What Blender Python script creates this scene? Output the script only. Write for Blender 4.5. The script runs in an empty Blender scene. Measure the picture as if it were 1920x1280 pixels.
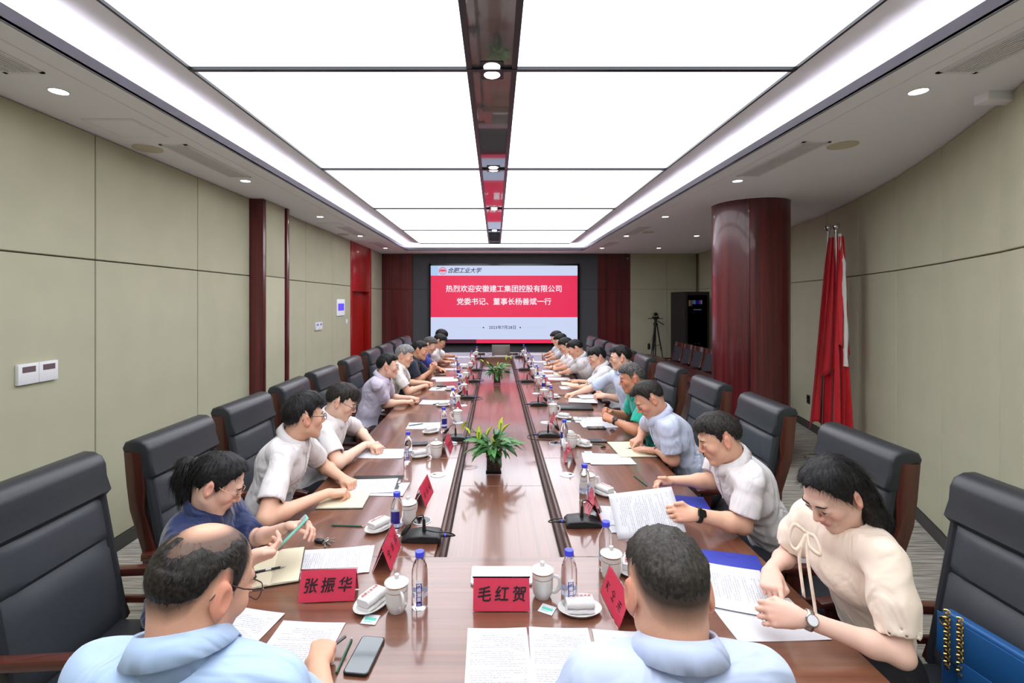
import bpy, bmesh, math, random
import numpy as np
from mathutils import Vector, Matrix, Euler
random.seed(7)
np.random.seed(7)
SC = bpy.context.scene
COL = SC.collection
# ------------------------------------------------------------- camera, world, exposure
CX, CY_, F = 929.0, 564.0, 900.0          # vanishing point and focal length of the photo, in px of 1920x1280
CZ = 1.81                                  # camera height
cam = bpy.data.cameras.new('camera')
cam.sensor_width = 36.0
cam.lens = 36.0 * F / 1920.0
cam.shift_x = (960 - CX) / 1920.0
cam.shift_y = -(640 - CY_) / 1920.0
cam.clip_start = 0.05
camo = bpy.data.objects.new('camera', cam)
camo.location = (0, 0, CZ)
camo.rotation_euler = (math.radians(90), 0, 0)
COL.objects.link(camo)
SC.camera = camo
world = bpy.data.worlds.new('world')
SC.world = world
world.use_nodes = True
world.node_tree.nodes['Background'].inputs[0].default_value = (0.8, 0.85, 1, 1)
world.node_tree.nodes['Background'].inputs[1].default_value = 0.15
SC.view_settings.view_transform = 'Standard'
SC.view_settings.look = 'None'
SC.view_settings.gamma = 1.0
SC.view_settings.use_curve_mapping = False
SC.view_settings.exposure = 0.84
SC.cycles.max_bounces = 9
SC.cycles.diffuse_bounces = 4
SC.cycles.transmission_bounces = 8
SC.cycles.sample_clamp_indirect = 6.0
PANEL_E, COVE_E, DOWN_E, SCREEN_E = 2.05, 12.0, 9.0, 0.54

# pixel -> world helpers used only to work out true positions
def at_z(x, y, z):
    Y = (CZ - z) * F / (y - CY_)
    return Vector(((x - CX) * Y / F, Y, z))
def at_Y(x, y, Y):
    return Vector(((x - CX) * Y / F, Y, CZ - (y - CY_) * Y / F))
TZ = 0.75
def T(x, y): return at_z(x, y, TZ)
def R(d): return math.radians(d)

# ------------------------------------------------------------- colour and materials
def lin(c):
    return tuple(((v/255)/12.92 if v/255 <= 0.04045 else ((v/255+0.055)/1.055)**2.4) for v in c[:3]) + (1,)
MATS = {}
def mat(name, col, rough=0.5, metal=0.0, spec=0.5, coat=0.0, trans=0.0, ior=1.45, emit=None, es=0.0,
        noise=None, bump=None, sheen=0.0, raw=False, sss=0.0, coat_rough=0.05):
    if name in MATS: return MATS[name]
    m = bpy.data.materials.new(name); m.use_nodes = True
    nt = m.node_tree; b = nt.nodes['Principled BSDF']
    c = col if raw else lin(col)
    b.inputs['Base Color'].default_value = c
    b.inputs['Roughness'].default_value = rough
    b.inputs['Metallic'].default_value = metal
    b.inputs['Specular IOR Level'].default_value = spec
    b.inputs['Coat Weight'].default_value = coat
    b.inputs['Coat Roughness'].default_value = coat_rough
    b.inputs['Transmission Weight'].default_value = trans
    b.inputs['IOR'].default_value = ior
    b.inputs['Sheen Weight'].default_value = sheen
    if sss:
        b.inputs['Subsurface Weight'].default_value = sss
        b.inputs['Subsurface Radius'].default_value = (0.012, 0.005, 0.003)
        b.inputs['Subsurface Scale'].default_value = 1.0
    if emit:
        b.inputs['Emission Color'].default_value = lin(emit)
        b.inputs['Emission Strength'].default_value = es
    if noise or bump:
        tc = nt.nodes.new('ShaderNodeTexCoord')
    if noise:                                  # (scale, amount, (sx,sy,sz))
        mp = nt.nodes.new('ShaderNodeMapping'); mp.inputs['Scale'].default_value = noise[2]
        nt.links.new(tc.outputs['Object'], mp.inputs[0])
        n = nt.nodes.new('ShaderNodeTexNoise'); n.inputs['Scale'].default_value = noise[0]; n.inputs['Detail'].default_value = 5
        nt.links.new(mp.outputs[0], n.inputs['Vector'])
        rp = nt.nodes.new('ShaderNodeValToRGB')
        a = noise[1]
        rp.color_ramp.elements[0].position = 0.3; rp.color_ramp.elements[1].position = 0.7
        rp.color_ramp.elements[0].color = tuple(max(0, v*(1-a)) for v in c[:3]) + (1,)
        rp.color_ramp.elements[1].color = tuple(min(1, v*(1+a)) for v in c[:3]) + (1,)
        nt.links.new(n.outputs['Fac'], rp.inputs[0]); nt.links.new(rp.outputs[0], b.inputs['Base Color'])
    if bump:                                   # (scale, strength, distance, (sx,sy,sz))
        mp2 = nt.nodes.new('ShaderNodeMapping'); mp2.inputs['Scale'].default_value = bump[3] if len(bump) > 3 else (1, 1, 1)
        nt.links.new(tc.outputs['Object'], mp2.inputs[0])
        n2 = nt.nodes.new('ShaderNodeTexNoise'); n2.inputs['Scale'].default_value = bump[0]; n2.inputs['Detail'].default_value = 4
        nt.links.new(mp2.outputs[0], n2.inputs['Vector'])
        bp = nt.nodes.new('ShaderNodeBump'); bp.inputs['Strength'].default_value = bump[1]; bp.inputs['Distance'].default_value = bump[2]
        nt.links.new(n2.outputs['Fac'], bp.inputs['Height']); nt.links.new(bp.outputs[0], b.inputs['Normal'])
    MATS[name] = m
    return m

def wood(name, dark, light, rough, axis='y', scale=1.0, coat=0.3, streak=14, cr=0.06):
    if name in MATS: return MATS[name]
    m = bpy.data.materials.new(name); m.use_nodes = True
    nt = m.node_tree; b = nt.nodes['Principled BSDF']
    tc = nt.nodes.new('ShaderNodeTexCoord'); mp = nt.nodes.new('ShaderNodeMapping')
    s = {'x': (0.5, streak, streak), 'y': (streak, 0.5, streak), 'z': (streak, streak, 0.5)}[axis]
    mp.inputs['Scale'].default_value = tuple(v*scale for v in s)
    nt.links.new(tc.outputs['Object'], mp.inputs[0])
    n = nt.nodes.new('ShaderNodeTexNoise'); n.inputs['Scale'].default_value = 2.2; n.inputs['Detail'].default_value = 8
    n.inputs['Roughness'].default_value = 0.65; n.inputs['Distortion'].default_value = 0.6
    nt.links.new(mp.outputs[0], n.inputs['Vector'])
    n3 = nt.nodes.new('ShaderNodeTexNoise'); n3.inputs['Scale'].default_value = 0.9; n3.inputs['Detail'].default_value = 3
    nt.links.new(mp.outputs[0], n3.inputs['Vector'])
    mx = nt.nodes.new('ShaderNodeMath'); mx.operation = 'ADD'
    nt.links.new(n.outputs['Fac'], mx.inputs[0]); nt.links.new(n3.outputs['Fac'], mx.inputs[1])
    rp = nt.nodes.new('ShaderNodeValToRGB')
    rp.color_ramp.elements[0].position = 0.75/2; rp.color_ramp.elements[1].position = 1.3/2
    hf = nt.nodes.new('ShaderNodeMath'); hf.operation = 'MULTIPLY'; hf.inputs[1].default_value = 0.5
    nt.links.new(mx.outputs[0], hf.inputs[0])
    rp.color_ramp.elements[0].color = lin(dark); rp.color_ramp.elements[1].color = lin(light)
    nt.links.new(hf.outputs[0], rp.inputs[0]); nt.links.new(rp.outputs[0], b.inputs['Base Color'])
    b.inputs['Roughness'].default_value = rough
    b.inputs['Coat Weight'].default_value = coat; b.inputs['Coat Roughness'].default_value = cr
    MATS[name] = m
    return m

# ------------------------------------------------------------- objects
def link_mesh(name, me, parent=None, loc=(0, 0, 0), rot=(0, 0, 0)):
    o = bpy.data.objects.new(name, me)
    COL.objects.link(o)
    if parent is not None: o.parent = parent
    o.location = loc; o.rotation_euler = rot
    return o
def mk(name, verts, faces, m, parent=None, loc=(0, 0, 0), rot=(0, 0, 0), smooth=False):
    me = bpy.data.meshes.new(name)
    me.from_pydata([tuple(v) for v in verts], [], [tuple(f) for f in faces])
    if m: me.materials.append(m)
    if smooth: me.polygons.foreach_set('use_smooth', [True]*len(me.polygons))
    me.update()
    return link_mesh(name, me, parent, loc, rot)
def bmk(name, bm, m, parent=None, loc=(0, 0, 0), rot=(0, 0, 0), smooth=False, recalc=True):
    if recalc: bmesh.ops.recalc_face_normals(bm, faces=bm.faces)
    me = bpy.data.meshes.new(name); bm.to_mesh(me); bm.free()
    ms = m if isinstance(m, (list, tuple)) else [m]
    for q in ms: me.materials.append(q)
    if smooth:
        me.polygons.foreach_set('use_smooth', [True]*len(me.polygons))
        try: me.set_sharp_from_angle(angle=R(40))
        except Exception: pass
    return link_mesh(name, me, parent, loc, rot)
def tag(o, label=None, cat=None, group=None, kind=None):
    if label: o['label'] = label
    if cat: o['category'] = cat
    if group: o['group'] = group
    if kind: o['kind'] = kind
    return o
def empty(name, label, cat, loc=(0, 0, 0), rz=0.0, group=None):
    o = bpy.data.objects.new(name, None); o.empty_display_size = 0.05
    COL.objects.link(o); o.location = loc; o.rotation_euler = (0, 0, rz)
    return tag(o, label, cat, group)
def struct(o): o['kind'] = 'structure'; return o
def dup(root, loc=None, rz=None, label=None, group=None):
    def rec(o, par):
        c = o.copy(); COL.objects.link(c)
        if par is not None:
            c.parent = par; c.matrix_parent_inverse = o.matrix_parent_inverse.copy()
        for ch in KIDS.get(o.name, [])[:]: rec(ch, c)
        return c
    KIDS = {}
    for ob in COL.objects:
        if ob.parent: KIDS.setdefault(ob.parent.name, []).append(ob)
    r = rec(root, None)
    if loc is not None: r.location = loc
    if rz is not None: r.rotation_euler = (0, 0, rz)
    if label: r['label'] = label
    if group: r['group'] = group
    return r

# ------------------------------------------------------------- bmesh shape helpers
def box(bm, x0, x1, y0, y1, z0, z1, bev=0.0, seg=2, mi=0):
    vs = [bm.verts.new(p) for p in ((x0,y0,z0),(x1,y0,z0),(x1,y1,z0),(x0,y1,z0),(x0,y0,z1),(x1,y0,z1),(x1,y1,z1),(x0,y1,z1))]
    fs = [bm.faces.new([vs[i] for i in f]) for f in ((3,2,1,0),(4,5,6,7),(0,1,5,4),(1,2,6,5),(2,3,7,6),(3,0,4,7))]
    for f in fs: f.material_index = mi
    if bev > 0:
        es = set(e for f in fs for e in f.edges)
        r = bmesh.ops.bevel(bm, geom=list(es), offset=bev, segments=seg, affect='EDGES', profile=0.5)
        for f in r['faces']: f.material_index = mi
    return vs
def bxo(name, x0, x1, y0, y1, z0, z1, m, parent=None, bev=0.0, seg=2, loc=(0,0,0), rot=(0,0,0), smooth=None):
    bm = bmesh.new(); box(bm, x0, x1, y0, y1, z0, z1, bev, seg)
    return bmk(name, bm, m, parent, loc, rot, smooth=(bev > 0) if smooth is None else smooth)
def prism(bm, pts, a, b, axis='y', bev=0.0, seg=2, mi=0):
    """closed 2D outline swept from a to b; axis y: pts are (x,z); axis x: (y,z); axis z: (x,y)"""
    def p3(p, t): return {'y': (p[0], t, p[1]), 'x': (t, p[0], p[1]), 'z': (p[0], p[1], t)}[axis]
    A = [bm.verts.new(p3(p, a)) for p in pts]; B = [bm.verts.new(p3(p, b)) for p in pts]
    n = len(pts); fs = [bm.faces.new(A), bm.faces.new(B[::-1])]
    rims = [e for f in fs for e in f.edges]
    for i in range(n): fs.append(bm.faces.new((A[i], B[i], B[(i+1) % n], A[(i+1) % n])))
    for f in fs: f.material_index = mi
    if bev > 0:
        bmesh.ops.recalc_face_normals(bm, faces=fs)
        bmesh.ops.bevel(bm, geom=rims, offset=bev, segments=seg, affect='EDGES', profile=0.5)
def lathe(bm, prof, n=24, cx=0, cy=0, cz=0, mi=0, sx=1.0, sy=1.0):
    rings = []
    for r, z in prof:
        if r < 1e-6: rings.append([bm.verts.new((cx, cy, cz+z))])
        else: rings.append([bm.verts.new((cx+r*sx*math.cos(2*math.pi*i/n), cy+r*sy*math.sin(2*math.pi*i/n), cz+z)) for i in range(n)])
    for a, b in zip(rings[:-1], rings[1:]):
        for i in range(n):
            j = (i+1) % n
            if len(a) == 1 and len(b) == 1: continue
            if len(a) == 1: f = bm.faces.new((a[0], b[i], b[j]))
            elif len(b) == 1: f = bm.faces.new((a[i], a[j], b[0]))
            else: f = bm.faces.new((a[i], a[j], b[j], b[i]))
            f.material_index = mi
def tube(bm, pts, rad, n=8, mi=0, cap=True, flat=1.0):
    pts = [Vector(p) for p in pts]
    rads = rad if isinstance(rad, (list, tuple)) else [rad]*len(pts)
    rings = []; up = Vector((0.03, 0.02, 1)).normalized()
    for i, p in enumerate(pts):
        t = (pts[min(i+1, len(pts)-1)] - pts[max(i-1, 0)])
        t = t.normalized() if t.length > 1e-9 else Vector((1, 0, 0))
        u = up.cross(t)
        if u.length < 1e-3: u = Vector((1, 0, 0)).cross(t)
        u.normalize(); v = t.cross(u).normalized(); up = v
        rings.append([bm.verts.new(p + u*math.cos(2*math.pi*k/n)*rads[i] + v*math.sin(2*math.pi*k/n)*rads[i]*flat) for k in range(n)])
    for a, b in zip(rings[:-1], rings[1:]):
        for k in range(n):
            f = bm.faces.new((a[k], a[(k+1) % n], b[(k+1) % n], b[k])); f.material_index = mi
    if cap:
        f = bm.faces.new(rings[0][::-1]); f.material_index = mi
        f = bm.faces.new(rings[-1]); f.material_index = mi
def curve_pts(ctrl, n=16):
    c = [Vector(p) for p in ctrl]; c = [c[0]*2-c[1]] + c + [c[-1]*2-c[-2]]; out = []
    segs = len(c)-3
    for s in range(segs):
        p0, p1, p2, p3 = c[s:s+4]
        m = max(2, n//segs)
        for k in range(m + (1 if s == segs-1 else 0)):
            t = k/m
            out.append(0.5*((2*p1)+(p2-p0)*t+(2*p0-5*p1+4*p2-p3)*t*t+(3*p1-p0-3*p2+p3)*t**3))
    return out
def rrect(w, h, r, n=4, cx=0, cy=0):
    out = []
    for sx, sy, a0 in ((1, 1, 0), (-1, 1, 90), (-1, -1, 180), (1, -1, 270)):
        for i in range(n+1):
            a = R(a0 + 90*i/n)
            out.append((cx + sx*(w/2-r) + r*math.cos(a), cy + sy*(h/2-r) + r*math.sin(a)))
    return out

# ------------------------------------------------------------- lettering
FONTC = {}
def text_mesh(body, size, bold=0.0, shear=0.0, spacing=1.0, align='CENTER', extrude=0.0):
    key = (body, size, bold, shear, spacing, align, extrude)
    if key in FONTC: return FONTC[key]
    cu = bpy.data.curves.new('lettering', 'FONT')
    cu.body = body; cu.size = size; cu.align_x = align; cu.align_y = 'CENTER'
    cu.shear = shear; cu.space_character = spacing; cu.offset = bold; cu.extrude = extrude
    cu.resolution_u = 3
    o = bpy.data.objects.new('lettering_tmp', cu); COL.objects.link(o)
    dg = bpy.context.evaluated_depsgraph_get()
    me = bpy.data.meshes.new_from_object(o.evaluated_get(dg))
    bpy.data.objects.remove(o); FONTC[key] = me
    return me
def text(name, body, size, m, parent, loc, rot, **kw):
    w = kw.pop('bold', 0.0)
    me = text_mesh(body, size, **kw).copy(); me.materials.clear(); me.materials.append(m)
    if w:                                     # heavier strokes: the same outlines laid four times, a hair apart
        bm = bmesh.new()
        for k, (dx, dy) in enumerate(((-w, 0), (w, 0), (0, w), (0, -w))):
            n0 = len(bm.verts); bm.from_mesh(me); bm.verts.ensure_lookup_table()
            for v in bm.verts[n0:]: v.co += Vector((dx, dy, 0.00004*k))
        bm.to_mesh(me); bm.free()
    return link_mesh(name, me, parent, loc, rot)
# ============================================================= MATERIALS OF THE ROOM
M_WALL = mat('wall_fabric', (178, 176, 152), 0.85, spec=0.2, noise=(3, 0.04, (1, 1, 1)), bump=(260, 0.25, 0.002))
M_JOINT = mat('wall_joint', (140, 136, 114), 0.8, spec=0.1)
M_CEIL = mat('ceiling_paint', (240, 241, 245), 0.8, spec=0.2)
M_COVE = mat('cove_paint', (240, 239, 242), 0.7, spec=0.2)
M_FASCIA = mat('fascia_metal', (122, 122, 130), 0.35, metal=0.3)
M_FRAME = mat('dark_frame_metal', (60, 60, 64), 0.3, metal=0.8)
M_MIRROR = mat('black_mirror_steel', (96, 96, 100), 0.06, coat=1.0, coat_rough=0.02)
M_MIRROR.node_tree.nodes['Principled BSDF'].inputs['Coat IOR'].default_value = 1.5
M_GREYW = mat('grey_felt_wall', (82, 84, 88), 0.9, spec=0.2, bump=(300, 0.2, 0.002))
M_REDWOOD = wood('red_column_veneer', (62, 20, 24), (112, 34, 38), 0.3, 'z', 1.0, 0.35, 22)
M_DOORWOOD = wood('red_door_veneer', (140, 16, 12), (172, 26, 20), 0.3, 'z', 1.0, 0.3, 8)
M_TRIMR = mat('red_trim', (120, 30, 38), 0.3, coat=0.3)
M_BASE = mat('baseboard_dark', (62, 61, 58), 0.5)
M_WHITEP = mat('white_plastic', (225, 225, 228), 0.4)
M_GRILLE = mat('grille_paint', (226, 226, 228), 0.5)
M_GRILLED = mat('grille_shadow', (128, 126, 124), 0.8)
M_BLACKP = mat('black_plastic', (28, 29, 31), 0.4)
M_BLACKG = mat('black_gloss', (12, 12, 14), 0.12)
M_CHROME = mat('chrome', (210, 210, 212), 0.12, metal=1.0)
M_STEEL = mat('brushed_steel', (170, 168, 162), 0.3, metal=1.0)
M_PANEL = mat('light_panel_film', (255, 255, 255), 0.6, emit=(244, 248, 255), es=PANEL_E)
M_COVEL = mat('cove_tube_light', (255, 255, 255), 0.6, emit=(244, 240, 255), es=COVE_E)
M_DOWN = mat('downlight_lens', (255, 255, 255), 0.5, emit=(255, 252, 250), es=DOWN_E)

def carpet():
    m = bpy.data.materials.new('striped_carpet'); m.use_nodes = True
    nt = m.node_tree; b = nt.nodes['Principled BSDF']
    tc = nt.nodes.new('ShaderNodeTexCoord'); mp = nt.nodes.new('ShaderNodeMapping')
    mp.inputs['Rotation'].default_value = (0, 0, R(8)); mp.inputs['Scale'].default_value = (3.0, 70, 1)
    nt.links.new(tc.outputs['Object'], mp.inputs[0])
    n = nt.nodes.new('ShaderNodeTexNoise'); n.inputs['Scale'].default_value = 1.0; n.inputs['Detail'].default_value = 3
    nt.links.new(mp.outputs[0], n.inputs['Vector'])
    n2 = nt.nodes.new('ShaderNodeTexNoise'); n2.inputs['Scale'].default_value = 350; n2.inputs['Detail'].default_value = 2
    nt.links.new(tc.outputs['Object'], n2.inputs['Vector'])
    ad = nt.nodes.new('ShaderNodeMix'); ad.data_type = 'FLOAT'; ad.inputs[0].default_value = 0.3
    nt.links.new(n.outputs['Fac'], ad.inputs[2]); nt.links.new(n2.outputs['Fac'], ad.inputs[3])
    rp = nt.nodes.new('ShaderNodeValToRGB')
    rp.color_ramp.elements[0].position = 0.38; rp.color_ramp.elements[1].position = 0.6
    rp.color_ramp.elements[0].color = lin((116, 113, 106)); rp.color_ramp.elements[1].color = lin((190, 185, 174))
    nt.links.new(ad.outputs[0], rp.inputs[0]); nt.links.new(rp.outputs[0], b.inputs['Base Color'])
    b.inputs['Roughness'].default_value = 0.95; b.inputs['Specular IOR Level'].default_value = 0.1
    bp = nt.nodes.new('ShaderNodeBump'); bp.inputs['Strength'].default_value = 0.5; bp.inputs['Distance'].default_value = 0.004
    nt.links.new(ad.outputs[0], bp.inputs['Height']); nt.links.new(bp.outputs[0], b.inputs['Normal'])
    return m
M_CARPET = carpet()

# ============================================================= ROOM SHELL
CZT = 2.95                     # soffit height
XL = -2.74; YB = 11.58; YF = -2.6
SEAM = 2.09
struct(bxo('floor', XL-0.2, 5.3, YF-0.2, YB+0.2, -0.1, 0.0, M_CARPET))
# curved right wall outline (x, y) from behind the camera to the far corner
RW = [(2.10, -2.6), (2.20, -1.4), (2.32, 0.0), (2.49, 1.3), (2.73, 2.48), (2.90, 2.76), (3.30, 3.55), (3.69, 4.42), (4.02, 5.32),
      (4.32, 6.26), (4.56, 7.38), (4.70, 8.6), (4.79, 10.0), (4.84, 11.4), (4.85, 11.58)]
JW = 0.0045
def wall_panel(parent, a, b, z0, z1, th=0.03, m=None):
    """one padded wall panel between plan points a and b with joints left open around it"""
    a = Vector((a[0], a[1], 0)); b = Vector((b[0], b[1], 0)); d = (b-a); L = d.length; d.normalize()
    bm = bmesh.new(); box(bm, JW, L-JW, 0, th, z0+JW, z1-JW, 0.004, 1)
    ang = math.atan2(d.y, d.x)
    return bmk('wall_panel', bm, m or M_WALL, parent, (a.x, a.y, 0), (0, 0, ang))
TH = 0.03
# left wall: backing plus panels that end flush at x = XL
bm = bmesh.new(); box(bm, XL-0.2, XL-TH, YF, 9.1, 0, 3.3); box(bm, XL-0.2, XL-TH, 10.5, YB, 0, 3.3); box(bm, XL-0.2, XL-TH, 9.1, 10.5, 2.05, 3.3)
wl = struct(bmk('wall_left', bm, M_JOINT))
ys = [-2.6, -2.36, -1.23, -0.10, 1.03, 2.16, 3.29, 4.42, 5.35]
def left_panels(ya, yb):
    for z0, z1 in ((0.1, SEAM), (SEAM, CZT)):
        wall_panel(wl, (XL, ya), (XL, yb), z0, z1)
for a, b in zip(ys[:-1], ys[1:]): left_panels(a, b)
for a, b in ((5.97, 6.93), (6.93, 8.06), (8.06, 9.07), (10.54, YB)): left_panels(a, b)
# the panel boxes above were built with +y to the left of a->b, i.e. towards the backing
# projecting column with a fabric inset
bm = bmesh.new(); box(bm, XL-TH, XL+0.15, 5.35, 5.97, 0, CZT, 0.003)
col1 = struct(bmk('trim_1', bm, M_REDWOOD, None, smooth=True))
for z0, z1 in ((0.1, SEAM), (SEAM, CZT-0.002)):
    bxo('wall_panel', XL+0.145, XL+0.158, 5.41, 5.88, z0+JW, z1-JW, M_WALL, col1, 0.003)
bxo('column_edge', XL+0.13, XL+0.175, 5.91, 5.975, 0, CZT-0.002, M_REDWOOD, col1, 0.003)
# door: frame, transom panel and leaf in a recess
d1 = struct(bxo('door_1', XL-0.16, XL-0.12, 9.15, 10.46, 0, 2.02, M_DOORWOOD))
bxo('door_frame', XL-0.19, XL+0.015, 9.07, 9.17, 0, CZT-0.002, M_DOORWOOD, d1, 0.004)
bxo('door_frame', XL-0.19, XL+0.015, 10.42, 10.54, 0, CZT-0.002, M_DOORWOOD, d1, 0.004)
bxo('transom_panel', XL-0.19, XL+0.005, 9.17, 10.42, 2.0, CZT-0.002, M_DOORWOOD, d1, 0.004)
bm = bmesh.new(); tube(bm, [(XL-0.10, 9.27, 1.02), (XL-0.07, 9.27, 1.02), (XL-0.07, 9.40, 1.02)], 0.009)
bmk('door_handle', bm, M_STEEL, d1, smooth=True)
struct(bxo('baseboard_left', XL-0.02, XL+0.012, YF, 5.35, 0, 0.10, M_BASE, None, 0.003))
struct(bxo('baseboard_left', XL-0.02, XL+0.012, 5.97, 9.07, 0, 0.10, M_BASE, None, 0.003))
struct(bxo('baseboard_left', XL-0.02, XL+0.012, 10.54, YB, 0, 0.10, M_BASE, None, 0.003))
# far wall
wb = struct(bxo('wall_back', XL-0.2, 5.2, YB+TH, YB+0.2, 0, 3.3, M_JOINT))
def back_panels(xa, xb, m, z0=0.1):
    for a, b in ((z0, SEAM), (SEAM, CZT)):
        bm = bmesh.new(); box(bm, xa+JW/2, xb-JW/2, YB, YB+TH, a+JW/2, b-JW/2, 0.003, 1)
        bmk('wall_panel', bm, m, wb)
X0, X1 = -1.995, 2.47
back_panels(-2.74, -2.50, M_REDWOOD, 0.0); back_panels(-2.50, X0, M_REDWOOD, 0.0)
back_panels(X0, X1, M_GREYW, 0.0)
back_panels(X1, 2.69, M_REDWOOD, 0.0); back_panels(2.69, 3.255, M_REDWOOD, 0.0)
back_panels(3.255, 4.14, M_WALL); back_panels(4.14, 4.85, M_WALL)
struct(bxo('baseboard_back', 3.255, 4.85, YB-0.012, YB+0.02, 0, 0.10, M_BASE, None, 0.003))
# right curved wall
wr_pts = RW
bm = bmesh.new()
inner = [bm.verts.new((x+0.03, y, z)) for z in (0, 3.3) for x, y in wr_pts]
outer = [bm.verts.new((x+0.25, y, z)) for z in (0, 3.3) for x, y in wr_pts]
n = len(wr_pts)
for i in range(n-1):
    bm.faces.new((inner[i], inner[i+1], inner[n+i+1], inner[n+i])); bm.faces.new((outer[i], outer[n+i], outer[n+i+1], outer[i+1]))
    bm.faces.new((inner[i], outer[i], outer[i+1], inner[i+1])); bm.faces.new((inner[n+i], inner[n+i+1], outer[n+i+1], outer[n+i]))
wr = struct(bmk('wall_right', bm, M_JOINT))
for a, b in zip(wr_pts[:-2], wr_pts[1:-1]):
    for z0, z1 in ((0.1, SEAM), (SEAM, CZT)): wall_panel(wr, b, a, z0, z1)
bm = bmesh.new()
for a, b in zip(wr_pts[:-1], wr_pts[1:]):
    q = [bm.verts.new(p) for p in ((a[0]-0.012, a[1], 0), (b[0]-0.012, b[1], 0), (b[0]-0.012, b[1], 0.1), (a[0]-0.012, a[1], 0.1),
                                   (a[0]+0.02, a[1], 0.1), (b[0]+0.02, b[1], 0.1))]
    bm.faces.new(q[:4]); bm.faces.new((q[3], q[2], q[5], q[4]))
struct(bmk('baseboard_right', bm, M_BASE))
# wall behind the camera
struct(bxo('wall_front', XL-0.2, 2.4, YF-0.2, YF, 0, 3.3, M_WALL))
struct(bxo('baseboard_front', XL, 2.1, YF, YF+0.015, 0, 0.1, M_BASE))
# soffit (dropped ceiling) with the rectangular opening
OL, OR, OF, ON = -2.0, 1.97, 10.8, -2.2
bm = bmesh.new()
outl = [(XL-0.1, YF), (XL-0.1, YB+0.1)] + [(x+0.05, y) for x, y in wr_pts[::-1]]
hole = [(OL, ON), (OL, OF), (OR, OF), (OR, ON)]
def soff(poly):
    prism(bm, poly, CZT, CZT+0.012, 'z')
soff([(XL-0.1, YF), (OL, YF), (OL, YB+0.1), (XL-0.1, YB+0.1)])
soff([(OL, OF), (OR, OF), (OR, YB+0.1), (OL, YB+0.1)])
soff([(OL, YF), (OR, YF), (OR, ON), (OL, ON)])
rp_ = [(x+0.05, y) for x, y in wr_pts]
for a, b in zip(rp_[:-1], rp_[1:]): soff([(OR, a[1]), a, b, (OR, b[1])])
ceil = struct(bmk('ceiling', bm, M_CEIL))
# fascia around the opening
bm = bmesh.new(); fh = CZT+0.068
box(bm, OL-0.012, OL, ON, OF, CZT-0.003, fh); box(bm, OR, OR+0.012, ON, OF, CZT-0.003, fh)
box(bm, OL-0.012, OR+0.012, OF, OF+0.012, CZT-0.003, fh); box(bm, OL-0.012, OR+0.012, ON-0.012, ON, CZT-0.003, fh)
bmk('fascia', bm, M_FASCIA, ceil)
# shallow second line in the soffit, a hand's breadth from the opening
bm = bmesh.new(); box(bm, OL-0.16, OL-0.152, ON, OF, CZT-0.002, CZT+0.001); box(bm, OR+0.152, OR+0.16, ON, OF, CZT-0.002, CZT+0.001)
bmk('shadow_line', bm, M_GRILLE, ceil)
# cove surface rising from the panel frame to the pocket
PZ = 3.06; PL, PR, PF, PN = -1.645, 1.615, 10.42, -1.6
bm = bmesh.new()
def ring(x0, x1, y0, y1, z): return [bm.verts.new(p) for p in ((x0, y0, z), (x1, y0, z), (x1, y1, z), (x0, y1, z))]
r0 = ring(PL, PR, PN, PF, PZ); r1 = ring(PL-0.3, PR+0.3, PN-0.3, PF+0.2, PZ+0.05); r2 = ring(OL-0.3, OR+0.3, ON-0.2, OF+0.25, PZ+0.06)
r3 = ring(OL-0.3, OR+0.3, ON-0.2, OF+0.25, CZT+0.01)
for a, b in ((r0, r1), (r1, r2), (r2, r3)):
    for i in range(4):
        j = (i+1) % 4; bm.faces.new((a[i], a[j], b[j], b[i]))
bmk('cove', bm, M_COVE, ceil)
bm = bmesh.new()
tube(bm, [(OL-0.10, ON, CZT+0.035), (OL-0.10, OF, CZT+0.035)], 0.012, 6)
tube(bm, [(OR+0.10, ON, CZT+0.035), (OR+0.10, OF, CZT+0.035)], 0.012, 6)
tube(bm, [(OL, OF+0.10, CZT+0.035), (OR, OF+0.10, CZT+0.035)], 0.012, 6)
bmk('cove_light', bm, M_COVEL, ceil)
# roof slab above everything
struct(bxo('ceiling', XL-0.2, 5.3, YF-0.2, YB+0.2, 3.3, 3.35, M_CEIL))
# luminous panels: real film panels in a dark frame, either side of the mirror strip
seams = [-1.6, -1.34, 0.62, 2.58, 4.54, 6.48, 8.46, PF]
SL, SR = -0.125, 0.087
for a, b in zip(seams[:-1], seams[1:]):
    for x0, x1 in ((PL+0.012, SL-0.03), (SR+0.03, PR-0.012)):
        bxo('light_panel', x0, x1, a+0.013, b-0.013, PZ+0.004, PZ+0.012, M_PANEL, ceil)
bm = bmesh.new()
for y in seams: box(bm, PL, PR, y-0.014, y+0.014, PZ-0.014, PZ+0.02)
for x in (PL, PR-0.014, SL-0.03, SR): box(bm, x, x+0.03 if x in (SL-0.03, SR) else x+0.014, PN, PF, PZ-0.012, PZ+0.02)
bmk('panel_frame', bm, M_FRAME, ceil)
bxo('mirror_strip', SL, SR, PN, PF, PZ-0.001, PZ+0.02, M_MIRROR, ceil)
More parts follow.
